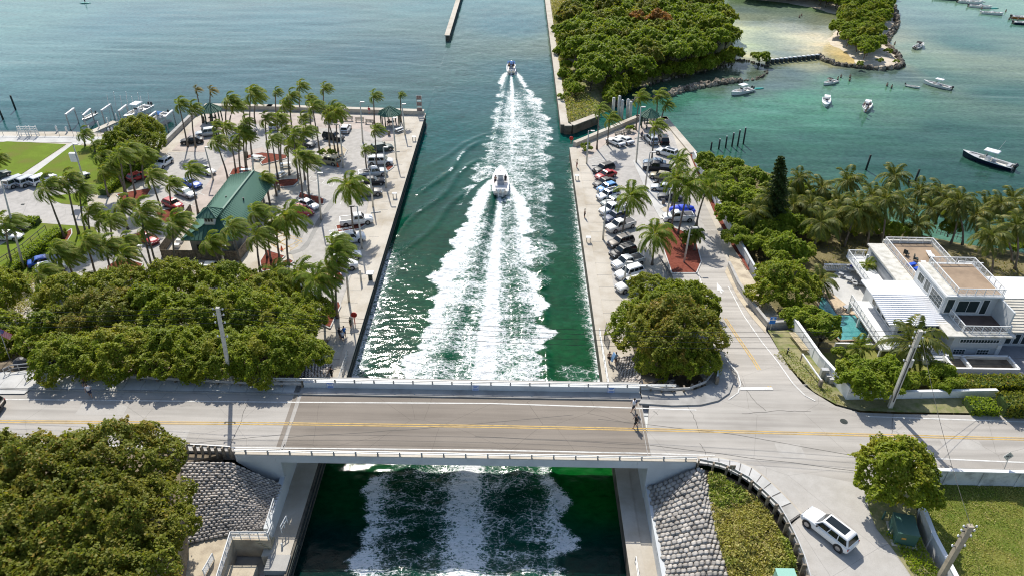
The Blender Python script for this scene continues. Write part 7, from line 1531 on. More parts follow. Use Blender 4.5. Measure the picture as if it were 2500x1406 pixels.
t = empty('road_sign', at(1784, 1158, RZ), label='small square sign seen from behind on the curved guard rail', cat='road sign'); MB().box((0, 0, 1.05), (.55, .04, .5)).build('sign_plate', M_wood, t); MB().bar((0, 0, 0), (0, 0, 1.2), .06).build('post', M_metal, t)
# tall notice tower at the quay corner
o = Vector((XW - .9, yb0 - 1.0, Q)); t = empty('channel_sign_tower', o, label='tall two legged sign tower at the north corner of the west quay', cat='sign tower')
for x in (-.55, .55): MB().bar((x, 0, 0), (x, 0, 4.3), .12).build('leg', M_metal, t)
M_brick = paint('faded_sign_red', (.34, .22, .19), .7, 0)
for z in (1.2, 2.5, 3.9): MB().box((0, .1, z), (1.1, .05, .85)).build('sign_plate', M_brick, t)
for z in (.6, 1.8, 3.2): MB().bar((-.55, 0, z), (.55, 0, z), .07).build('rung', M_metal, t)
# manhole, flag, entry platform
p = at(2060, 1028, RZ); tag(MB().tube([(0, 0, .0), (0, 0, .02)], .38, 18).build('manhole_cover', M_dkwood, loc=p + Vector((0, 0, .01))), 'round manhole cover in the junction', 'manhole')
def flagpole():
    B = at(26, 880, 6.0); T = up_to(-4, 800, B.y); t = empty('flag_pole', B, label='leaning flag pole with a stars and stripes flag at the picture edge', cat='flag pole'); h = T.z - 6; MB().tube([(0, 0, 0), (T.x - B.x, 0, h)], .05, 6).build('pole', M_metal, t)
    f = empty('flag', (T.x - B.x, 0, h), parent=t); f.rotation_euler = (0, R(35), 0)
    for i in range(13): MB().box((.75, .02 * (i % 2), -.06 - i * .075), (1.5, .01, .075)).build('stripe', paint('flag_red', (.50, .03, .05), .8, 0) if i % 2 == 0 else M_swhite, f)
    MB().box((.32, 0, -.31), (.64, .06, .54)).build('canton', paint('flag_blue', (.03, .05, .22), .8, 0), f)
    st = MB()
    for r_ in range(5):
        for c_ in range(6): st.box((.06 + c_ * .1, -.04, -.10 - r_ * .10), (.03, .01, .03))
    st.build('stars', M_swhite, f)
flagpole()
sheet('entry_path', line_at([(0, 962), (0, 915), (60, 905), (115, 905), (96, 935), (60, 962)]), RZ, .10, None, M_walk)
railing('railing', [at(14, 916, RZ), at(34, 906, RZ), at(78, 902, RZ)], 3, .9, M_metal, 'metal railing at the entry path, west side', bars=2)
railing('railing', [at(66, 932, RZ), at(96, 908, RZ), at(130, 898, RZ)], 3, .9, M_metal, 'metal railing at the entry path, thicket side', bars=2)
p = at(58, 898, 6.5); tag(MB().blob((0, 0, .6), (.9, .7, .9), 8, 6, .1).build('covered_stone', M_dkmetal, loc=p), 'dark rounded boulder behind the entry railings', 'boulder')
# barrier arm, utility boxes, bollards
def barrier(A, B, label, h=1.0):
    o = A.copy(); t = empty('barrier_arm', o, label=label, cat='barrier'); MB().bar((0, 0, h), B - A + Vector((0, 0, h + .0)), .14).build('arm', M_wrail, t); MB().box((B - A + Vector((0, 0, .5))), (.35, .35, 1.1)).build('pedestal', M_wood, t); MB().box((0, 0, .5), (.12, .12, 1.0)).build('post', M_wood, t)
barrier(atf(1954, 880, lambda x, y: 6.7), atf(2000, 945, lambda x, y: 6.9), 'white barrier pole lying on posts beside the garden wall')
barrier(at(1752, 905, RZ), at(1748, 938, RZ), 'pale barrier post at the curve of the sidewalk', .9)
for i, (u, v, w, h) in enumerate([(2008, 922, .8, 1.3), (2018, 930, .5, .9), (2026, 936, .45, .8)]):
    p = atf(u, v, lambda x, y: 6.75); t = empty('utility_cabinet', p, label=['largest grey utility cabinet by the white garden wall', 'middle grey meter box by the white garden wall', 'smallest grey meter box by the white garden wall'][i], cat='utility box'); MB().box((0, 0, h / 2), (w, .5, h)).build('cabinet', M_metal, t); MB().box((0, -.26, h * .5), (w * .8, .02, h * .8)).build('door', M_conc, t)
M_tgreen = paint('transformer_green', (.055, .13, .10), .5, .1); M_mint = paint('mint_green', (.28, .52, .42), .5, .1)
def tbox(p, w, d, h, rz, m, label):
    t = empty('transformer_box', p, rz, label, 'utility box'); MB().box((0, 0, h / 2), (w, d, h)).build('cabinet', m, t); MB().box((0, 0, h + .03), (w * 1.04, d * 1.04, .06)).build('lid', m, t); MB().box((-w * .15, -d / 2 - .01, h * .6), (w * .22, .01, .2)).build('warning_label', paint('label_orange', (.6, .3, .06), .5, 0), t)
    MB().box((0, 0, .02), (w * 1.2, d * 1.2, .08)).build('plinth', M_conc, t)
tbox(at(2200, 1306, RZ - .02), 1.7, 2.2, 1.45, R(-12), M_tgreen, 'large dark green transformer box on the verge')
tbox(at(1914, 1428, RZ - .3), 1.5, 1.4, 1.2, R(0), M_mint, 'mint green utility box at the bottom of the scrub')
for u, v, w in [(2154, 1266, 'green bollard north of the transformer box'), (2168, 1304, 'green bollard in front of the transformer box'), (2187, 1324, 'green bollard at the south corner of the transformer box')]:
    t = empty('bollard', at(u, v, RZ), label=w, cat='bollard'); MB().tube([(0, 0, 0), (0, 0, 1.0)], .09, 8).build('post', M_tgreen, t); MB().blob((0, 0, 1.0), (.09, .09, .05), 8, 4).build('cap', M_tgreen, t)
t = empty('bollard', atf(1921, 865, zap), label='black bollard on the verge by the approach road', cat='bollard'); MB().tube([(0, 0, 0), (0, 0, 1.0)], .09, 8).build('post', M_black, t); MB().tube([(0, 0, .7), (0, 0, .8)], .095, 8).build('band', M_swhite, t)
# timbers leaning on the garden wall
p0 = atf(1926, 812, lambda x, y: 6.0); t = empty('timber_pile', p0, label='long brown timbers lying along the foot of the white garden wall', cat='timber')
for i in range(5): MB().bar((i * .16, 0, .1), tuple(atf(1960, 856, lambda x, y: 6.5) - p0 + Vector((i * .16, 0, .1))), .12).build('timber', M_plank, t)
# benches, picnic tables, bins
def bench(u, v, rz, label, z=Q, m=M_wood):
    t = empty('bench', at(u, v, z), R(rz), label, 'bench', None)
    for i in range(3): MB().box((0, -.15 + i * .17, .45), (1.9, .13, .05)).build('seat_plank', m, t); MB().box((0, .30, .62 + i * .15), (1.9, .04, .11)).build('back_plank', m, t)
    for x in (-.75, .75): MB().box((x, 0, .22), (.10, .5, .44)).build('leg', m, t); MB().box((x, .28, .65), (.08, .06, .5)).build('back_post', m, t)
M_bench = mat('pale_bench_timber', (.42, .37, .29), .85, .15, 3, 12)
for u, v, rz, w in [(851, 296, 0, 'park bench nearest the three palms, facing the lot'), (878, 299, 0, 'middle park bench facing the lot'), (902, 304, -10, 'park bench nearest the west gazebo'), (829, 296, 0, 'dark park bench beside the trash bin'), (1511, 333, 24, 'brown bench frame by the east sea wall, nearer the quay'), (1531, 328, 24, 'brown bench frame by the east sea wall, nearer the gazebo')]:
    bench(u, v, rz, w, m=M_bench)
def picnic(u, v, rz, label, z=Q):
    t = empty('picnic_table', at(u, v, z), R(rz), label, 'picnic table'); MB().box((0, 0, .76), (1.9, .8, .07)).build('tabletop', M_white, t)
    for y in (-.65, .65): MB().box((0, y, .45), (1.8, .28, .06)).build('bench_seat', M_white, t)
    for x in (-.6, .6): MB().box((x, 0, .38), (.2, 1.2, .08)).build('crossbeam', M_white, t); MB().box((x, 0, .2), (.3, .5, .75)).build('leg', M_conc, t)
for u, v, rz, w in [(628, 390, -8, 'white picnic table beside the north mulch bed'), (698, 408, 15, 'white picnic table in the shade, farther from the pavilion'), (685, 432, 60, 'white picnic table closest to the pavilion roof'), (600, 423, 10, 'white picnic table half hidden behind the pavilion ridge'), (974, 322, 50, 'stone picnic table by the west gazebo')]: picnic(u, v, rz, w)
def bin_(u, v, label, z=Q, m=M_dkmetal):
    t = empty('trash_bin', at(u, v, z), label=label, cat='trash bin'); MB().tube([(0, 0, 0), (0, 0, .95)], [.28, .30], 10).build('drum', M_wood, t); MB().tube([(0, 0, .95), (0, 0, 1.05)], [.31, .22], 10).build('lid', m, t)
for u, v, w in [(497, 297, 'trash bin by the marina corner palms'), (603, 383, 'trash bin at the north mulch bed tip'), (775, 321, 'trash bin on the plaza paving'), (834, 298, 'trash bin beside the dark bench'), (950, 331, 'trash bin below the west gazebo'), (1619, 500, 'trash bin beside the dark grey saloon'), (811, 768, 'dark trash bin in the heart shaped mulch bed'), (681, 464, 'trash bin at the crescent mulch bed')]: bin_(u, v, w)
for u, v, w in [(688, 610, 'orange traffic cone on the yellow hatching'), (1534, 581, 'orange traffic cone on the kerb tip by the pearl white pickup'), (825, 408, 'small red cone behind the gold suv')]:
    t = empty('traffic_cone', at(u, v, Q), label=w, cat='traffic cone'); MB().tube([(0, 0, .04), (0, 0, .75)], [.2, .04], 10).build('cone', paint('cone_orange', (.75, .12, .02), .5, 0), t); MB().box((0, 0, .03), (.45, .45, .05)).build('base', paint('cone_orange', (.75, .12, .02), .5, 0), t)
def ring(u, v, label, h=1.5, z=Q):
    t = empty('life_ring_stand', at(u, v, z), label=label, cat='life ring stand'); MB().bar((0, 0, 0), (0, 0, h), .10).build('post', M_redp, t); mb = MB(); P = [(.36 * math.cos(a * R(30)), 0, h + .36 * math.sin(a * R(30))) for a in range(13)]; mb.tube(P, .08, 6, False); mb.build('life_ring', M_redp, t, True); MB().blob((0, .08, h), (.4, .05, .4), 10, 6).build('backplate', M_redp, t)
ring(867, 792, 'red life ring stand on the west quay near the thicket', 1.6); ring(1394, 352, 'red life ring stand on the east quay corner', 1.2)
t = empty('light_cabinet', at(905, 684, Q), label='white topped cabinet overhanging the west quay edge', cat='quay light'); MB().box((0, 0, .6), (.5, .5, 1.2)).build('post', M_dkwood, t); MB().box((0, 0, 1.25), (1.0, .9, .14)).build('lid', M_white, t)
for u, v, w in [(964, 484, 'white fish cleaning stand on the west quay edge'), (1011, 345, 'white fish cleaning stand near the quay sign tower'), (1436, 592, 'white fish cleaning stand on the east quay edge, nearer the bridge'), (1408, 440, 'white fish cleaning stand on the east quay edge, nearer the sea wall')]:
    t = empty('fish_table', at(u, v, Q), label=w, cat='table'); MB().box((0, 0, .95), (.75, .6, .08)).build('tabletop', M_white, t)
    for x in (-.28, .28):
        for y in (-.2, .2): MB().bar((x, y, 0), (x, y, .92), .07).build('leg', M_conc, t)
for u, v, h, w in [(882, 688, 2.0, 'plain concrete post beside the overhanging cabinet'), (1459, 484, 1.9, 'plain post by the white suv with sunroof')]: tag(MB().bar((0, 0, 0), (0, 0, h), .22).build('concrete_post', M_polec, loc=at(u, v, Q)), w, 'post')
ws = MB()
for u, v, du, dv in [(1558, 346, 0, 0), (1549, 338, 20, 0), (1445, 405, 12, -6), (955, 372, 10, 5), (905, 520, 8, 10), (950, 405, 8, 8)]: a = at(u, v, Q + .08); ws.bar(a, a + Vector((1.6, .5, 0)), .16, .13)
tag(ws.build('wheel_stops', M_walk), kind='structure')
wl = MB()
for (a, b_) in [((1436, 392), (1485, 378)), ((1440, 400), (1492, 386)), ((1448, 408), (1496, 395)), ((1505, 350), (1550, 366)), ((1540, 345), (1552, 358)), ((1600, 330), (1608, 352)), ((1545, 392), (1602, 478)), ((1572, 408), (1612, 470)), ((1476, 576), (1512, 566)), ((1492, 588), (1545, 578)), ((1545, 578), (1548, 588)), ((1612, 513), (1620, 512)), ((1585, 452), (1600, 446)), ((1508, 612), (1560, 600)), ((1600, 395), (1640, 398)), ((1628, 505), (1645, 512))]:
    ribbon('', [at(*a, Q), at(*b_, Q)], .13, Q, .03, M_wline, mb=wl)
tag(wl.build('parking_lines', M_wline), kind='structure')
# marina
def plift(u, v, ut, vt, i):
    A, B = at(u, v, 0), at(ut, vt, 0); h = 3.2; P0 = A; P1 = B; t = empty('boat_lift', P0, label=['boat lift beam nearest the promenade', 'boat lift beam beside the inflatable', 'boat lift beam behind the dock', 'boat lift beam next to the large boat', 'boat lift beam between the two raised boats', 'boat lift beam farthest along the marina'][i], cat='boat lift', group=None)
    d = P1 - P0; MB().bar((0, 0, h), d + Vector((0, 0, h)), .38, .32).build('beam', M_white, t)
    for q in (0, 1): MB().tube([tuple(d * q + Vector((0, 0, -1))), tuple(d * q + Vector((0, 0, h)))], .14, 7).build('pile', M_metal, t)
for i, (a, b_, c_, d_) in enumerate([(172, 316, 192, 300), (214, 318, 232, 301), (258, 306, 280, 290), (300, 307, 318, 292), (372, 322, 390, 308), (412, 322, 430, 305)]): plift(a, b_, c_, d_, i)
t = empty('floating_dock', at(215, 328, .8), label='pale ramp dock running out between the boat lifts', cat='dock')
MB().bar((0, 0, 0), at(282, 298, .8) - at(215, 328, .8), 1.5, .3).build('deck', M_conc, t)
for i in range(4): MB().tube([tuple((at(282, 298, .8) - at(215, 328, .8)) * (i / 3) + Vector((0, .9, -1.5))), tuple((at(282, 298, .8) - at(215, 328, .8)) * (i / 3) + Vector((0, .9, 1.4)))], .14, 7).build('pile', M_white, t)
for i, (u, v, vt) in enumerate([(270, 290, 233), (286, 280, 225), (302, 288, 234), (316, 285, 225), (330, 280, 236), (345, 288, 227), (352, 284, 236), (370, 286, 228), (208, 298, 275)]):
    B = at(u, v, 0); T = up_to(u - 9, vt, B.y); tag(MB().tube([(0, 0, 0), (T.x - B.x, 0, T.z)], .07, 5).build('guide_pole', M_wrail, loc=B), f'thin white guide pole of the boat lifts, {ORD[i]} from the west', 'pole', 'thin white guide poles')
for u, v, w in [(140, 322, 'white short mooring post on the promenade'), (164, 324, 'white mooring post beside the first lift'), (268, 328, 'white mooring post in front of the marina trees, nearer the dock'), (276, 327, 'white mooring post in front of the marina trees, nearer the hedge'), (392, 331, 'white mooring post next to the plaza sea wall')]:
    t = empty('mooring_post', at(u, v, Q), label=w, cat='post'); MB().tube([(0, 0, 0), (0, 0, 1.1)], .18, 8).build('post', M_white, t); MB().tube([(0, 0, 1.1), (0, 0, 1.3)], [.22, .05], 8).build('cap', M_white, t)
railing('railing', [at(-60, 331, Q), at(180, 333, Q), at(250, 338, Q)], 14, 1.0, M_metal, 'thin railing along the marina promenade', bars=1)
for i, u in enumerate((60, 84)):
    t = empty('gate_pillar_frame', at(u, 333, Q), label=['white slatted gate frame on the promenade, west one', 'white slatted gate frame on the promenade, east one'][i], cat='gate')
    for x in (-.8, .8):
        for y in (-.4, .4): MB().bar((x, y, 0), (x * .8, y, 2.1), .12).build('post', M_white, t)
    for z in (.4, .8, 1.2, 1.6, 2.0): MB().box((0, 0, z), (1.9, .1, .12)).build('slat', M_white, t)
railing('garden_fence', [at(262, 438, Q), at(300, 415, Q), at(318, 404, Q)], 6, 1.3, M_dkmetal, 'chain link fence behind the marina hedge', 'fence', bars=2)
railing('garden_fence', [at(0, 650, Q), at(60, 612, Q), at(115, 566, Q)], 6, 1.1, M_dkmetal, 'chain link fence along the grass strip of the side lot', 'fence', bars=2)
B_ = at(210, 474, Q); tb = up_to(180, 384, B_.y); tag(MB().box((0, 0, 0), (1.1, .6, 1.5)).build('white_cabinet', M_white, loc=tb), 'white cabinet high on the pole behind the lawns', 'cabinet')
# ---------------------------------------------------------------- gazebos
def hip_roof(t, pts, z0, apex, m, nrib=5, name='roof_panel', thick=.10):
    n = len(pts)
    for i in range(n):
        a, b_ = Vector((*pts[i], z0)), Vector((*pts[(i + 1) % n], z0)); A = Vector(apex); mb = MB(); dn = Vector((0, 0, -thick)); mb.add([a, b_, A, a + dn, b_ + dn, A + dn], [(0, 1, 2), (5, 4, 3), (0, 3, 4, 1)]); mb.build(name, m, t)
        mb = MB()
        for k in range(1, nrib + 1):
            q = k / (nrib + 1); p = a.lerp(b_, q); mid = a.lerp(b_, .5); up = (A - mid); tmax = 1 - abs(q - .5) * 2; mb.bar(p + Vector((0, 0, .03)), p + up * tmax + Vector((0, 0, .03)), .05, .07)
        mb.build('seam', m, t); MB().bar(a + Vector((0, 0, .03)), A + Vector((0, 0, .04)), .10, .09).build('hip_cap', m, t)
def gazebo(u, v, r, h, label, zap_=1.5, z=Q, tab=True):
    p = at(u, v, z); t = empty('gazebo', p, 0, label, 'gazebo'); pts = [(r * math.cos(R(22.5 + 45 * i)), r * math.sin(R(22.5 + 45 * i))) for i in range(8)]
    hip_roof(t, pts, h, (0, 0, h + zap_), M_groof, 4)
    for i in range(8): MB().bar((pts[i][0] * .8, pts[i][1] * .8, 0), (pts[i][0] * .8, pts[i][1] * .8, h), .2).build('post', mat('dark_green_post', (.03, .07, .05), .7), t)
    MB().box((0, 0, .75), (1.6, .8, .08)).build('table', M_wood, t)
gazebo(954, 306, 2.55, 2.7, 'green octagonal gazebo at the quay corner of the west plaza'); gazebo(1583, 310, 2.2, 2.6, 'green octagonal gazebo at the north end of the east lot'); gazebo(520, 296, 2.4, 2.5, 'green gazebo half hidden by palms at the marina corner')
# ---------------------------------------------------------------- pavilion with green standing seam roof
def roofplane(t, P, nrib, m=M_groof, name='roof_plane', d=None):
    """P: 4 points eave a, eave b, ridge b, ridge a; ribs run from eave to ridge"""
    P = [Vector(p) for p in P]; mb = MB(); dn = Vector((0, 0, -.12)); mb.add(P + [p + dn for p in P], [(0, 1, 2, 3), (7, 6, 5, 4), (0, 4, 5, 1), (1, 5, 6, 2), (2, 6, 7, 3), (3, 7, 4, 0)]); r = mb.build(name, m, t)
    e = P[1] - P[0]; rl = max(e.length, 1e-3); f0 = (P[3] - P[0]).dot(e) / rl ** 2; f1 = (P[2] - P[0]).dot(e) / rl ** 2; up = (P[3] - P[0]) - e * f0
    for k in range(nrib):
        q = (k + .5) / nrib; tt = 1.0
        if q < f0 and f0 > 0: tt = q / f0
        if q > f1 and f1 < 1: tt = (1 - q) / (1 - f1)
        p = P[0] + e * q; MB().bar((0, 0, 0), up * min(1, tt), .06, .08).build('seam', m, r, loc=p + Vector((0, 0, .035)))
    return r
zE, zK = 5.2, 7.6                       # eave and ridge heights
t = empty('pavilion', at(560, 560, Q), label='long picnic and restroom pavilion with green standing seam roof and small cupola', cat='pavilion'); O = at(560, 560, Q)
def W(u, v, z): return at(u, v, z) - O
# measured roof corners
sw, se_, nw, ne = at(441, 587, zE), at(572, 588, zE), at(563, 428, zE), at(672, 429, zE)
r_s, r_n = at(532, 527, zK), at(619, 417, zK)
ax = (r_n - r_s); ax.z = 0; ax.normalize(); side_ = Vector((ax.y, -ax.x, 0)); wd = 5.2
mid_s = at(505, 590, zE)
roof = empty('roof', (0, 0, 0), parent=t)
roofplane(t, [nw - O, sw - O, r_s - O, r_n - O], 40)
roofplane(t, [se_ - O, at(674, 437, zE) - O, r_n - O, r_s - O], 40)
roofplane(t, [sw - O, se_ - O, r_s + Vector((.05, 0, 0)) - O, r_s - O], 14)
roofplane(t, [at(674, 437, zE) - O, nw - O, r_n - O, r_n + Vector((.05, 0, 0)) - O], 8)
MB().bar(r_s - O + Vector((0, 0, .06)), r_n - O + Vector((0, 0, .06)), .3, .12).build('ridge_cap', M_groof, t)
for e in (sw, se_): MB().bar(e - O + Vector((0, 0, .05)), r_s - O + Vector((0, 0, .06)), .2, .1).build('hip_cap', M_groof, t)
cu = at(515, 536, 7.3) - O
MB().box(cu + Vector((0, 0, .25)), (1.5, 1.5, 1.5)).build('cupola_wall', M_white, t)
for s in (-.5, 0, .5): MB().box(cu + Vector((s * .85, -.77, .35)), (.30, .03, .7)).build('cupola_louvre', M_glass, t)
cr_ = empty('cupola_roof', cu + Vector((0, 0, 1.0)), parent=t); hip_roof(cr_, [(-1.5, -1.5), (1.5, -1.5), (1.5, 1.5), (-1.5, 1.5)], 0, (0, 0, 1.1), M_groof, 5)
M_pwall = mat('grey_pavilion_wall', (.30, .29, .26), .85, .12, 1, 8); mb = MB()
wp = [sw.lerp(r_s, .22), se_.lerp(r_s, .22), at(674, 437, zE).lerp(r_n, .5).lerp(se_, .45), nw.lerp(r_n, .5).lerp(sw, .45)]
for i in range(4):
    a, b_ = wp[i] - O, wp[(i + 1) % 4] - O; a.z = b_.z = 0; MB().bar(a + Vector((0, 0, 1.7)), b_ + Vector((0, 0, 1.7)), .25, 3.4).build('wall', M_pwall, t)
for q, w_, h_, m_ in [(.2, .9, 1.0, M_glass), (.5, 1.4, 1.1, M_glass), (.8, .8, 1.6, M_wallc)]:
    a = (wp[0].lerp(wp[1], q) - O); a.z = 1.6; MB().box(a + Vector((0, -.14, 0)), (w_, .05, h_)).build('window' if m_ is M_glass else 'door', m_, t)
for q in (.0, .34, .68, 1):
    for A, B in ((at(674, 437, zE), wp[2]), (nw, wp[3])):
        a = (A.lerp(r_n, .12).lerp(B, q) - O); MB().bar((a.x, a.y, 0), (a.x, a.y, 3.2), .28).build('column', M_wood, t)
for u, v in ((553, 486), (595, 490)): MB().tube([tuple(at(u, v, 6.6) - O), tuple(at(u, v, 6.6) - O + Vector((0, 0, .5)))], .12, 8).build('roof_vent', M_dkmetal, t)
# timber fence round the pavilion yard
fl = [at(470, 520, Q), at(395, 626, Q), at(398, 634, Q), at(585, 637, Q), at(605, 612, Q), at(610, 600, Q)]
t = empty('timber_fence', fl[0], label='weathered close boarded timber fence round the pavilion yard', cat='fence'); o = fl[0]
tot = sum((b_ - a).length for a, b_ in zip(fl[:-1], fl[1:])); me = MB().box((0, 0, .85), (.155, .035, 1.7)).mesh('board', M_wood); me2 = MB().box((0, 0, .84), (.155, .035, 1.68)).mesh('board', mat('darker_timber', (.20, .165, .125), .9, .3, 3, 14)); nB = 0
for a, b_ in zip(fl[:-1], fl[1:]):
    d = b_ - a; k = int(d.length / .165)
    for i in range(k):
        nB += 1
        if nB < 295: link('board', me if (i * 7) % 5 else me2, t, loc=a - o + d * ((i + .5) / k), rot=(0, 0, math.atan2(d.y, d.x)))
    for h in (.35, 1.35): MB().bar(a - o + Vector((0, 0, h)), b_ - o + Vector((0, 0, h)), .09, .09).build('rail', M_wood, t)
lay('pavilion_yard', [(470, 522), (396, 628), (398, 636), (585, 637), (606, 612), (600, 540), (520, 500)], .02, M_conc)
for u, v, w in [(432, 604, 'white square slab in the pavilion yard'), (440, 592, 'round white table in the pavilion yard')]: tag(MB().box((0, 0, .3), (.9, .7, .5)).build('yard_block', M_white, loc=at(u, v, Q)), w, 'table')

# ---------------------------------------------------------------- the villa
H0 = 4.0; vt = empty('villa', (53, 78, H0), label='white two storey villa with brown roof terraces, balconies and ribbed metal roofs', cat='villa'); VO = Vector((53, 78, H0))
M_terr = mat('brown_terrace', (.34, .25, .17), .9, .12, .5, 9); M_terrd = mat('dark_terrace', (.14, .10, .08), .9, .15, .8, 9); M_vroof = mat('white_metal_roof', (.85, .85, .85), .5, .02, 1, 10, bump=.05); M_marble = mat('streaked_white_roof', (.60, .58, .52), .8, .12, 1.2, 6, c2=(.42, .40, .33))
M_vpane = paint('villa_window', (.03, .045, .045), .06, 0)
def vb(name, x0, x1, y0, y1, z0, z1, m, parent=None):
    o = MB().box((((x0 + x1) / 2) - VO.x, ((y0 + y1) / 2) - VO.y, (z0 + z1) / 2 - VO.z), (x1 - x0, y1 - y0, z1 - z0)).build(name, m, parent or vt); return o
def vwin(face, a0, a1, z0, z1, c, nx_=1, nz_=1, name='window'):
    """window in a wall: face 's' (faces -y at y=c), 'w' (faces -x at x=c)"""
    w, h = a1 - a0, z1 - z0
    if face == 's': fr = MB().box((0, 0, 0), (w + .14, .06, h + .14)).build(name, M_white, vt, loc=((a0 + a1) / 2 - VO.x, c - .03 - VO.y, (z0 + z1) / 2 - VO.z)); 
    else: fr = MB().box((0, 0, 0), (w + .14, .06, h + .14)).build(name, M_white, vt, loc=(c - .03 - VO.x, (a0 + a1) / 2 - VO.y, (z0 + z1) / 2 - VO.z), rot=(0, 0, R(-90)))
    pw, ph = w / nx_, h / nz_; me = MB().box((0, 0, 0), (pw - .07, .03, ph - .07)).mesh('pane', M_vpane)
    for i in range(nx_):
        for j in range(nz_): link('pane', me, fr, loc=(-w / 2 + pw * (i + .5), -.032, -h / 2 + ph * (j + .5)))
    return fr
def vrail(pts, z, h=.95, sp=.16):
    P = [Vector((x - VO.x, y - VO.y, z - VO.z)) for x, y in pts]; r = empty('railing', P[0], parent=vt); o = P[0]
    bal = MB().box((0, 0, h / 2), (.025, .025, h)); 
    for a, b_ in zip(P[:-1], P[1:]):
        MB().bar(a - o + Vector((0, 0, h)), b_ - o + Vector((0, 0, h)), .09).build('top_rail', M_white, r); MB().bar(a - o + Vector((0, 0, .1)), b_ - o + Vector((0, 0, .1)), .05).build('bottom_rail', M_white, r)
        L = (b_ - a).length; n = int(L / sp); mb = MB()
        for i in range(n): p = a - o + (b_ - a) * (i / n); mb.box((p.x, p.y, h / 2), (.028, .028, h))
        tag(mb.build('balusters', M_white, r), kind='stuff')
        for i in range(int(L / 1.1) + 1): p = a - o + (b_ - a) * (i * 1.1 / L) if L > 1.1 else a - o; MB().box((p.x, p.y, h / 2), (.07, .07, h)).build('post', M_white, r)
# tower block: x 53.3..59.8, y 74.3..81 ; floor 7.6, deck 10.6
vb('tower_wall', 53.2, 59.9, 73.9, 81.2, 7.5, 10.35, M_wallc); vb('terrace_slab', 53.0, 60.1, 73.5, 81.3, 10.35, 10.6, M_white); vb('brown_terrace', 54.5, 59.9, 73.8, 80.9, 10.6, 10.63, M_terr); vb('streaked_ledge', 53.2, 54.45, 73.8, 81.2, 10.6, 10.66, M_marble)
vrail([(54.3, 81.1), (54.3, 73.75), (60.0, 73.75), (60.0, 81.1), (54.3, 81.1)], 10.62, .9)
vwin('s', 53.6, 54.5, 7.9, 9.9, 73.9); vwin('s', 55.0, 57.6, 8.0, 9.7, 73.9, 2, 1); vwin('s', 58.0, 58.8, 7.8, 9.9, 73.9)
vwin('w', 79.0, 80.4, 8.6, 9.7, 53.2, 2, 1); vwin('w', 77.4, 78.6, 8.4, 9.8, 53.2, 2, 1); vwin('w', 74.2, 76.9, 8.2, 9.7, 53.2, 4, 3)
vb('tower_wing_wall', 59.7, 59.9, 70.6, 73.9, 7.6, 10.3, M_wallc)
# south block with dark balcony on top
vb('south_wall', 53.4, 59.6, 69.9, 74.0, H0 - 1.2, 7.3, M_wallc); vb('balcony_slab', 52.2, 60.4, 69.5, 74.0, 7.3, 7.55, M_marble); vb('dark_terrace', 54.6, 59.7, 70.6, 73.8, 7.55, 7.58, M_terrd)
vrail([(54.4, 73.8), (54.4, 70.3), (60.0, 70.3), (60.0, 73.8)], 7.56, .95)
vwin('s', 54.2, 58.9, 6.35, 6.85, 69.9, 13, 1); vwin('s', 53.9, 55.3, 4.3, 5.3, 69.9, 4, 3); vwin('s', 56.8, 58.2, 4.3, 5.3, 69.9, 4, 3)
vb('door', 59.0, 59.5, 69.82, 69.9, H0, 6.0, M_white)
# white ribbed main roof x 46..54, y 71.7..80.9
def vplane(x0, x1, y0, y1, z0, z1, nr, m=M_vroof, along='y'):
    """roof plane sloping along y: z0 at y0, z1 at y1, ribs run east-west"""
    P = [Vector((x0, y0, z0)), Vector((x1, y0, z0)), Vector((x1, y1, z1)), Vector((x0, y1, z1))]; P = [p - VO for p in P]; dn = Vector((0, 0, -.14)); mb = MB(); mb.add(P + [p + dn for p in P], [(0, 1, 2, 3), (7, 6, 5, 4), (0, 4, 5, 1), (1, 5, 6, 2), (2, 6, 7, 3), (3, 7, 4, 0)]); r = mb.build('metal_roof', m, vt)
    me = MB().bar((0, 0, 0), (x1 - x0, 0, 0), .10, .10).mesh('roof_rib', m)
    for i in range(nr + 1 if nr else 0): q = i / nr; p = P[0].lerp(P[3], q); link('roof_rib', me, r, loc=p + Vector((0, 0, .03)))
vplane(46.2, 53.4, 71.7, 77.4, 7.45, 8.0, 15); vplane(46.2, 53.15, 77.4, 81.0, 8.0, 7.9, 0)
vb('main_wall', 47.6, 53.1, 72.6, 81.6, H0 - .6, 7.4, M_wallc)
vwin('s', 48.0, 49.0, 5.6, 6.9, 72.6, 2, 1); vwin('s', 49.6, 52.2, 5.5, 6.95, 72.6, 4, 1); vwin('s', 52.5, 53.0, 5.0, 6.95, 72.6)
for i in range(4): vwin('w', 73.6 + i * 1.5, 74.6 + i * 1.5, 5.6, 6.8, 47.6)
# west balcony with posts, above the pool
vb('balcony_slab', 45.0, 47.6, 69.6, 80.0, 5.0, 5.2, M_white)
vrail([(45.1, 80.0), (45.1, 69.7), (47.6, 69.7)], 5.2, 1.0)
for y in (70, 73.3, 76.6, 79.8): vb('balcony_post', 45.05, 45.3, y - .12, y + .12, 3.4, 5.0, M_white)
vrail([(52.2, 69.6), (50.4, 69.6), (49.6, 68.4)], 5.0, .95); vb('stair', 49.6, 53.0, 68.2, 69.7, 3.0, 4.9, M_wallc)
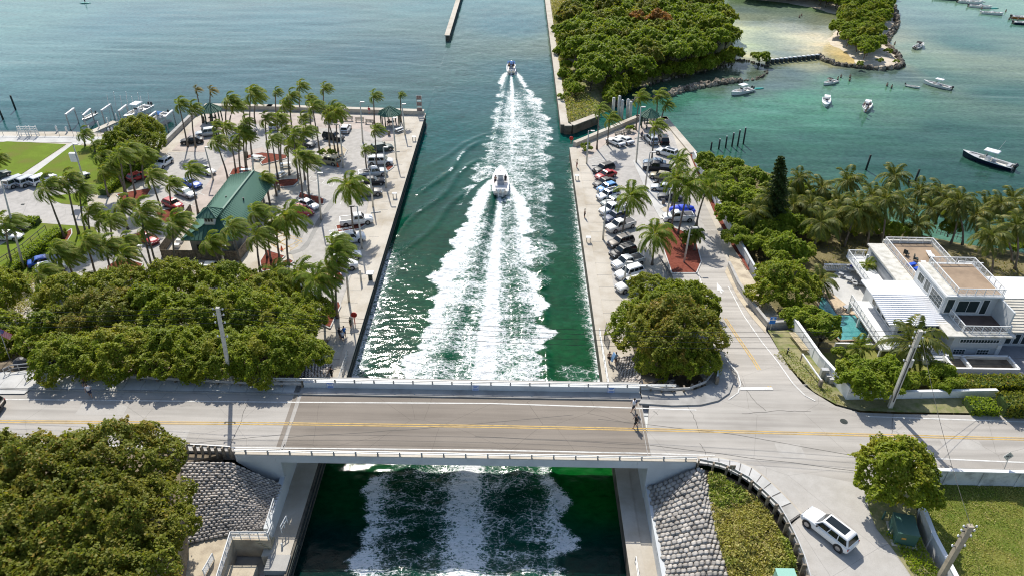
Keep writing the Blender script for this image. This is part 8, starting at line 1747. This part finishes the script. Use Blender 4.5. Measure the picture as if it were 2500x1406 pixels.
# north block with brown roof terrace and streaked ledge
vb('north_wall', 51.6, 60.2, 81.3, 91.2, H0 - 1, 7.4, M_wallc); vb('streaked_ledge', 51.2, 53.6, 81.4, 91.2, 7.4, 7.62, M_marble); vb('brown_terrace', 53.6, 60.3, 81.4, 91.5, 7.4, 7.6, M_terr); vb('parapet', 60.3, 60.6, 84, 91.5, 7.4, 8.0, M_marble); vb('parapet', 53.6, 60.6, 91.5, 91.8, 7.4, 8.0, M_marble)
vrail([(53.7, 81.5), (53.7, 91.4), (60.4, 91.4), (60.4, 84)], 7.6, .95); vrail([(56.0, 83.6), (60.3, 83.6), (61.0, 85.2), (64.2, 84.8)], 7.6, .9)
vb('garage_panel', 51.5, 51.58, 83, 90, H0, 6.8, mat('grey_shutter', (.34, .35, .36), .7, .05))
vb('balcony_slab', 48.6, 51.3, 83, 91.0, 5.4, 5.6, M_white); vrail([(48.7, 83), (48.7, 91.0), (51.3, 91.0)], 5.6, .95)
# east wing
vb('east_wall', 60.2, 80, 71.6, 82, H0 - 1, 7.0, M_wallc); vplane(60.3, 82, 71.2, 77.3, 7.0, 7.8, 12, M_vroof if False else mat('cream_roof', (.62, .58, .49), .7, .08, .8, 8)); vplane(60.6, 82, 77.3, 82.6, 7.8, 7.75, 0)
for i in range(6): vwin('s', 61.0 + i * 1.0, 61.7 + i * 1.0, 5.0, 6.5, 71.6)
vb('entrance_step', 60.6, 64, 69.6, 71.5, H0 - .2, H0 + .5, M_white)
# villa surroundings
lay('forecourt', [(2305, 900), (2440, 905), (2900, 880), (2900, 960), (2330, 940), (2300, 920)], .0, mat('blue_grey_paving', (.22, .22, .23), .8, .1, 1, 9), 3.9) if False else sheet('forecourt', [Vector((52, 63)), Vector((110, 63)), Vector((110, 75)), Vector((52, 71))], 4.6, 0, None, mat('grey_paving', (.27, .27, .28), .8, .1, 1, 9), depth=2)
t = empty('planter', (53.6, 67.4, 4.6), label='long white walled planter in front of the villa', cat='planter')
for a, b_ in (((-1.5, -1.2), (6.2, -1.2)), ((6.2, -1.2), (6.2, 1.2)), ((6.2, 1.2), (-1.5, 1.2)), ((-1.5, 1.2), (-1.5, -1.2)), ((.6, -1.2), (.6, 1.2))): MB().bar((*a, .4), (*b_, .4), .25, .8).build('planter_wall', M_white, t)
MB().box((2.4, 0, .3), (7.4, 2.2, .1)).build('soil', M_soil, t)
sheet('villa_lawn', [Vector((38.6, 62)), Vector((51.5, 62)), Vector((51.5, 71)), Vector((42.0, 71.8)), Vector((37.6, 70))], lambda x, y: ze(x, y) + .08, 0, 1.2, M_grass if False else mat('thin_lawn', (.20, .20, .055), .95, .25, .6, 7, spec=.1, c2=(.12, .15, .03)))
# pool deck and pool
zP = 3.45
sheet('pool_deck', px([(1990, 700), (2060, 650), (2130, 655), (2190, 760), (2160, 850), (2110, 830), (2000, 745)], zP), zP, 0, None, M_walk, depth=2.5)
sheet('pool_paving', px([(2012, 700), (2068, 745), (2090, 768), (2150, 850), (2140, 852), (2082, 772), (2045, 768), (2010, 725)], zP), zP, .02, None, mat('peach_tiles', (.56, .44, .30), .85, .10, 3, 9))
pw_ = NB('pool_water'); n_p = pw_.noise(pw_.geo(1), 1.6, 3, .5, 1.0); pw_.bsdf(pw_.mix(pw_.mr(n_p, .3, .7), (.06, .25, .26), (.11, .36, .35)), .08, .5, bump=n_p, bstr=.4, bdist=.1)
t = empty('swimming_pool', at(2080, 800, zP), label='turquoise swimming pool with stepped outline beside the villa', cat='swimming pool'); o = at(2080, 800, zP)
pl = [p - o for p in px([(2002, 722), (2018, 728), (2045, 768), (2088, 768), (2130, 828), (2050, 832), (2020, 800), (1995, 760)], zP)]
sheet('water_surface', pl, 0, .03, None, pw_.m, t)
for a, b_ in zip(pl, pl[1:] + pl[:1]): MB().bar(a + Vector((0, 0, .05)), b_ + Vector((0, 0, .05)), .22, .1).build('coping', mat('pool_coping', (.36, .27, .2), .8, .1), t)
wall_seg('pool_wall', at(2040, 836, 4.2), at(2150, 840, 4.2), .25, M_white, 2.6, 'low white wall below the pool')
for i, (u, v, rz) in enumerate([(2064, 678, -40), (2082, 690, -30), (2098, 696, -10), (2020, 724, 20), (2072, 752, 30), (2088, 692, 60)]):
    p = at(u, v, zP + .05); t = empty('sun_lounger', p, R(rz), ['sun lounger nearest the balustrade', 'sun lounger beside the round table', 'sun lounger closest to the balcony', 'brown lounger at the pool edge', 'sun lounger on the peach tiles', 'second lounger by the round table'][i], 'sun lounger'); MB().box((0, 0, .28), (1.7, .6, .08)).build('seat', M_cush if i != 3 else M_wood, t); MB().box((-.7, 0, .48), (.7, .6, .07)).build('backrest', M_cush if i != 3 else M_wood, t)
    for x in (-.7, .7):
        for y in (-.25, .25): MB().bar((x, y, 0), (x, y, .28), .05).build('leg', M_white, t)
p = at(2076, 664, zP); t = empty('patio_table', p, label='round white patio table with a closed blue parasol', cat='table'); MB().tube([(0, 0, .7), (0, 0, .76)], .75, 16).build('tabletop', M_white, t); MB().tube([(0, 0, 0), (0, 0, .7)], .08, 8).build('leg', M_white, t)
t = empty('parasol', p, label='closed royal blue parasol standing at the round patio table', cat='parasol'); MB().tube([(0, 0, .75), (0, 0, 2.4)], .03, 6).build('pole', M_white, t); MB().tube([(0, 0, 1.0), (0, 0, 2.4)], [.32, .04], 9).build('canopy', paint('parasol_blue', (.01, .03, .35), .8, 0), t)
t = empty('balustrade', at(2008, 660, zP), label='white balustrade with rounded balusters north of the pool terrace', cat='balustrade'); o = at(2008, 660, zP); e = at(2108, 662, zP) - o
MB().bar((0, 0, 1.0), e + Vector((0, 0, 1.0)), .3, .14).build('top_rail', M_white, t); MB().bar((0, 0, .08), e + Vector((0, 0, .08)), .3, .14).build('base_rail', M_white, t); me = MB().tube([(0, 0, .1), (0, 0, .4), (0, 0, .95)], [.06, .11, .05], 7).mesh('baluster', M_white, True)
for i in range(24): link('baluster', me, t, loc=e * ((i + .5) / 24))
for u, v, h in ((2103, 670, 3.2), (2128, 686, 3.2)): tag(MB().bar((0, 0, 0), (.1, .2, h), .28).build('terrace_pillar', M_white, loc=at(u, v, zP)), 'white pillar beside the potted palm, ' + ('north one' if v < 680 else 'south one'), 'pillar')
# terrace furniture
for x, y, rz, w in [(55.3, 88.0, 30, 'dark wicker chair at the north end of the brown terrace'), (56.0, 86.6, -20, 'dark wicker chair beside the first one'), (56.2, 83.4, 60, 'dark wicker chair nearest the tower')]:
    t = empty('wicker_chair', (x, y, 7.6), R(rz), w, 'chair'); MB().box((0, 0, .35), (.6, .6, .12)).build('seat', M_dkwood, t); MB().box((-.28, 0, .65), (.08, .6, .6)).build('backrest', M_dkwood, t)
    for a in (-.25, .25):
        for b2 in (-.25, .25): MB().bar((a, b2, 0), (a, b2, .32), .05).build('leg', M_dkwood, t)
for x, y, w in [(54.8, 85.2, 'bright blue folded parasol on the brown terrace, nearer the sea'), (55.2, 84.2, 'bright blue cushion on the brown terrace, nearer the tower')]: tag(MB().box((0, 0, .25), (1.3, .5, .25), .4).build('blue_cushion', paint('parasol_blue2', (.01, .08, .50), .8, 0), loc=(x, y, 7.62)), w, 'cushion')
for x, y, w in [(56.6, 85.2, 'white lounger in the middle of the brown terrace'), (58.6, 88.0, 'white lounger by the far railing')]:
    t = empty('sun_lounger', (x, y, 7.62), R(80), w, 'sun lounger'); MB().box((0, 0, .3), (1.8, .65, .08)).build('seat', M_white, t); MB().box((-.75, 0, .5), (.6, .65, .07)).build('backrest', M_white, t)
railing('garden_fence', [at(2285, 572, 1.6), at(2345, 588, 1.6)], 6, 1.6, M_wrail, 'white mesh fence by the water in the villa grove', 'fence', bars=3)
# reefs of drain grates and oil spots
for u, v, z in [(842, 657, Q), (846, 657, Q), (56, 500, Q)]: tag(MB().box((0, 0, .0), (.55, .4, .03)).build('drain_grate', M_dkwood, loc=at(u, v, z) + Vector((0, 0, .035))), 'rusty drain grate in the west lot' + (', nearer the quay' if u == 846 else (' service road' if u < 100 else ', nearer the palms')), 'drain grate')
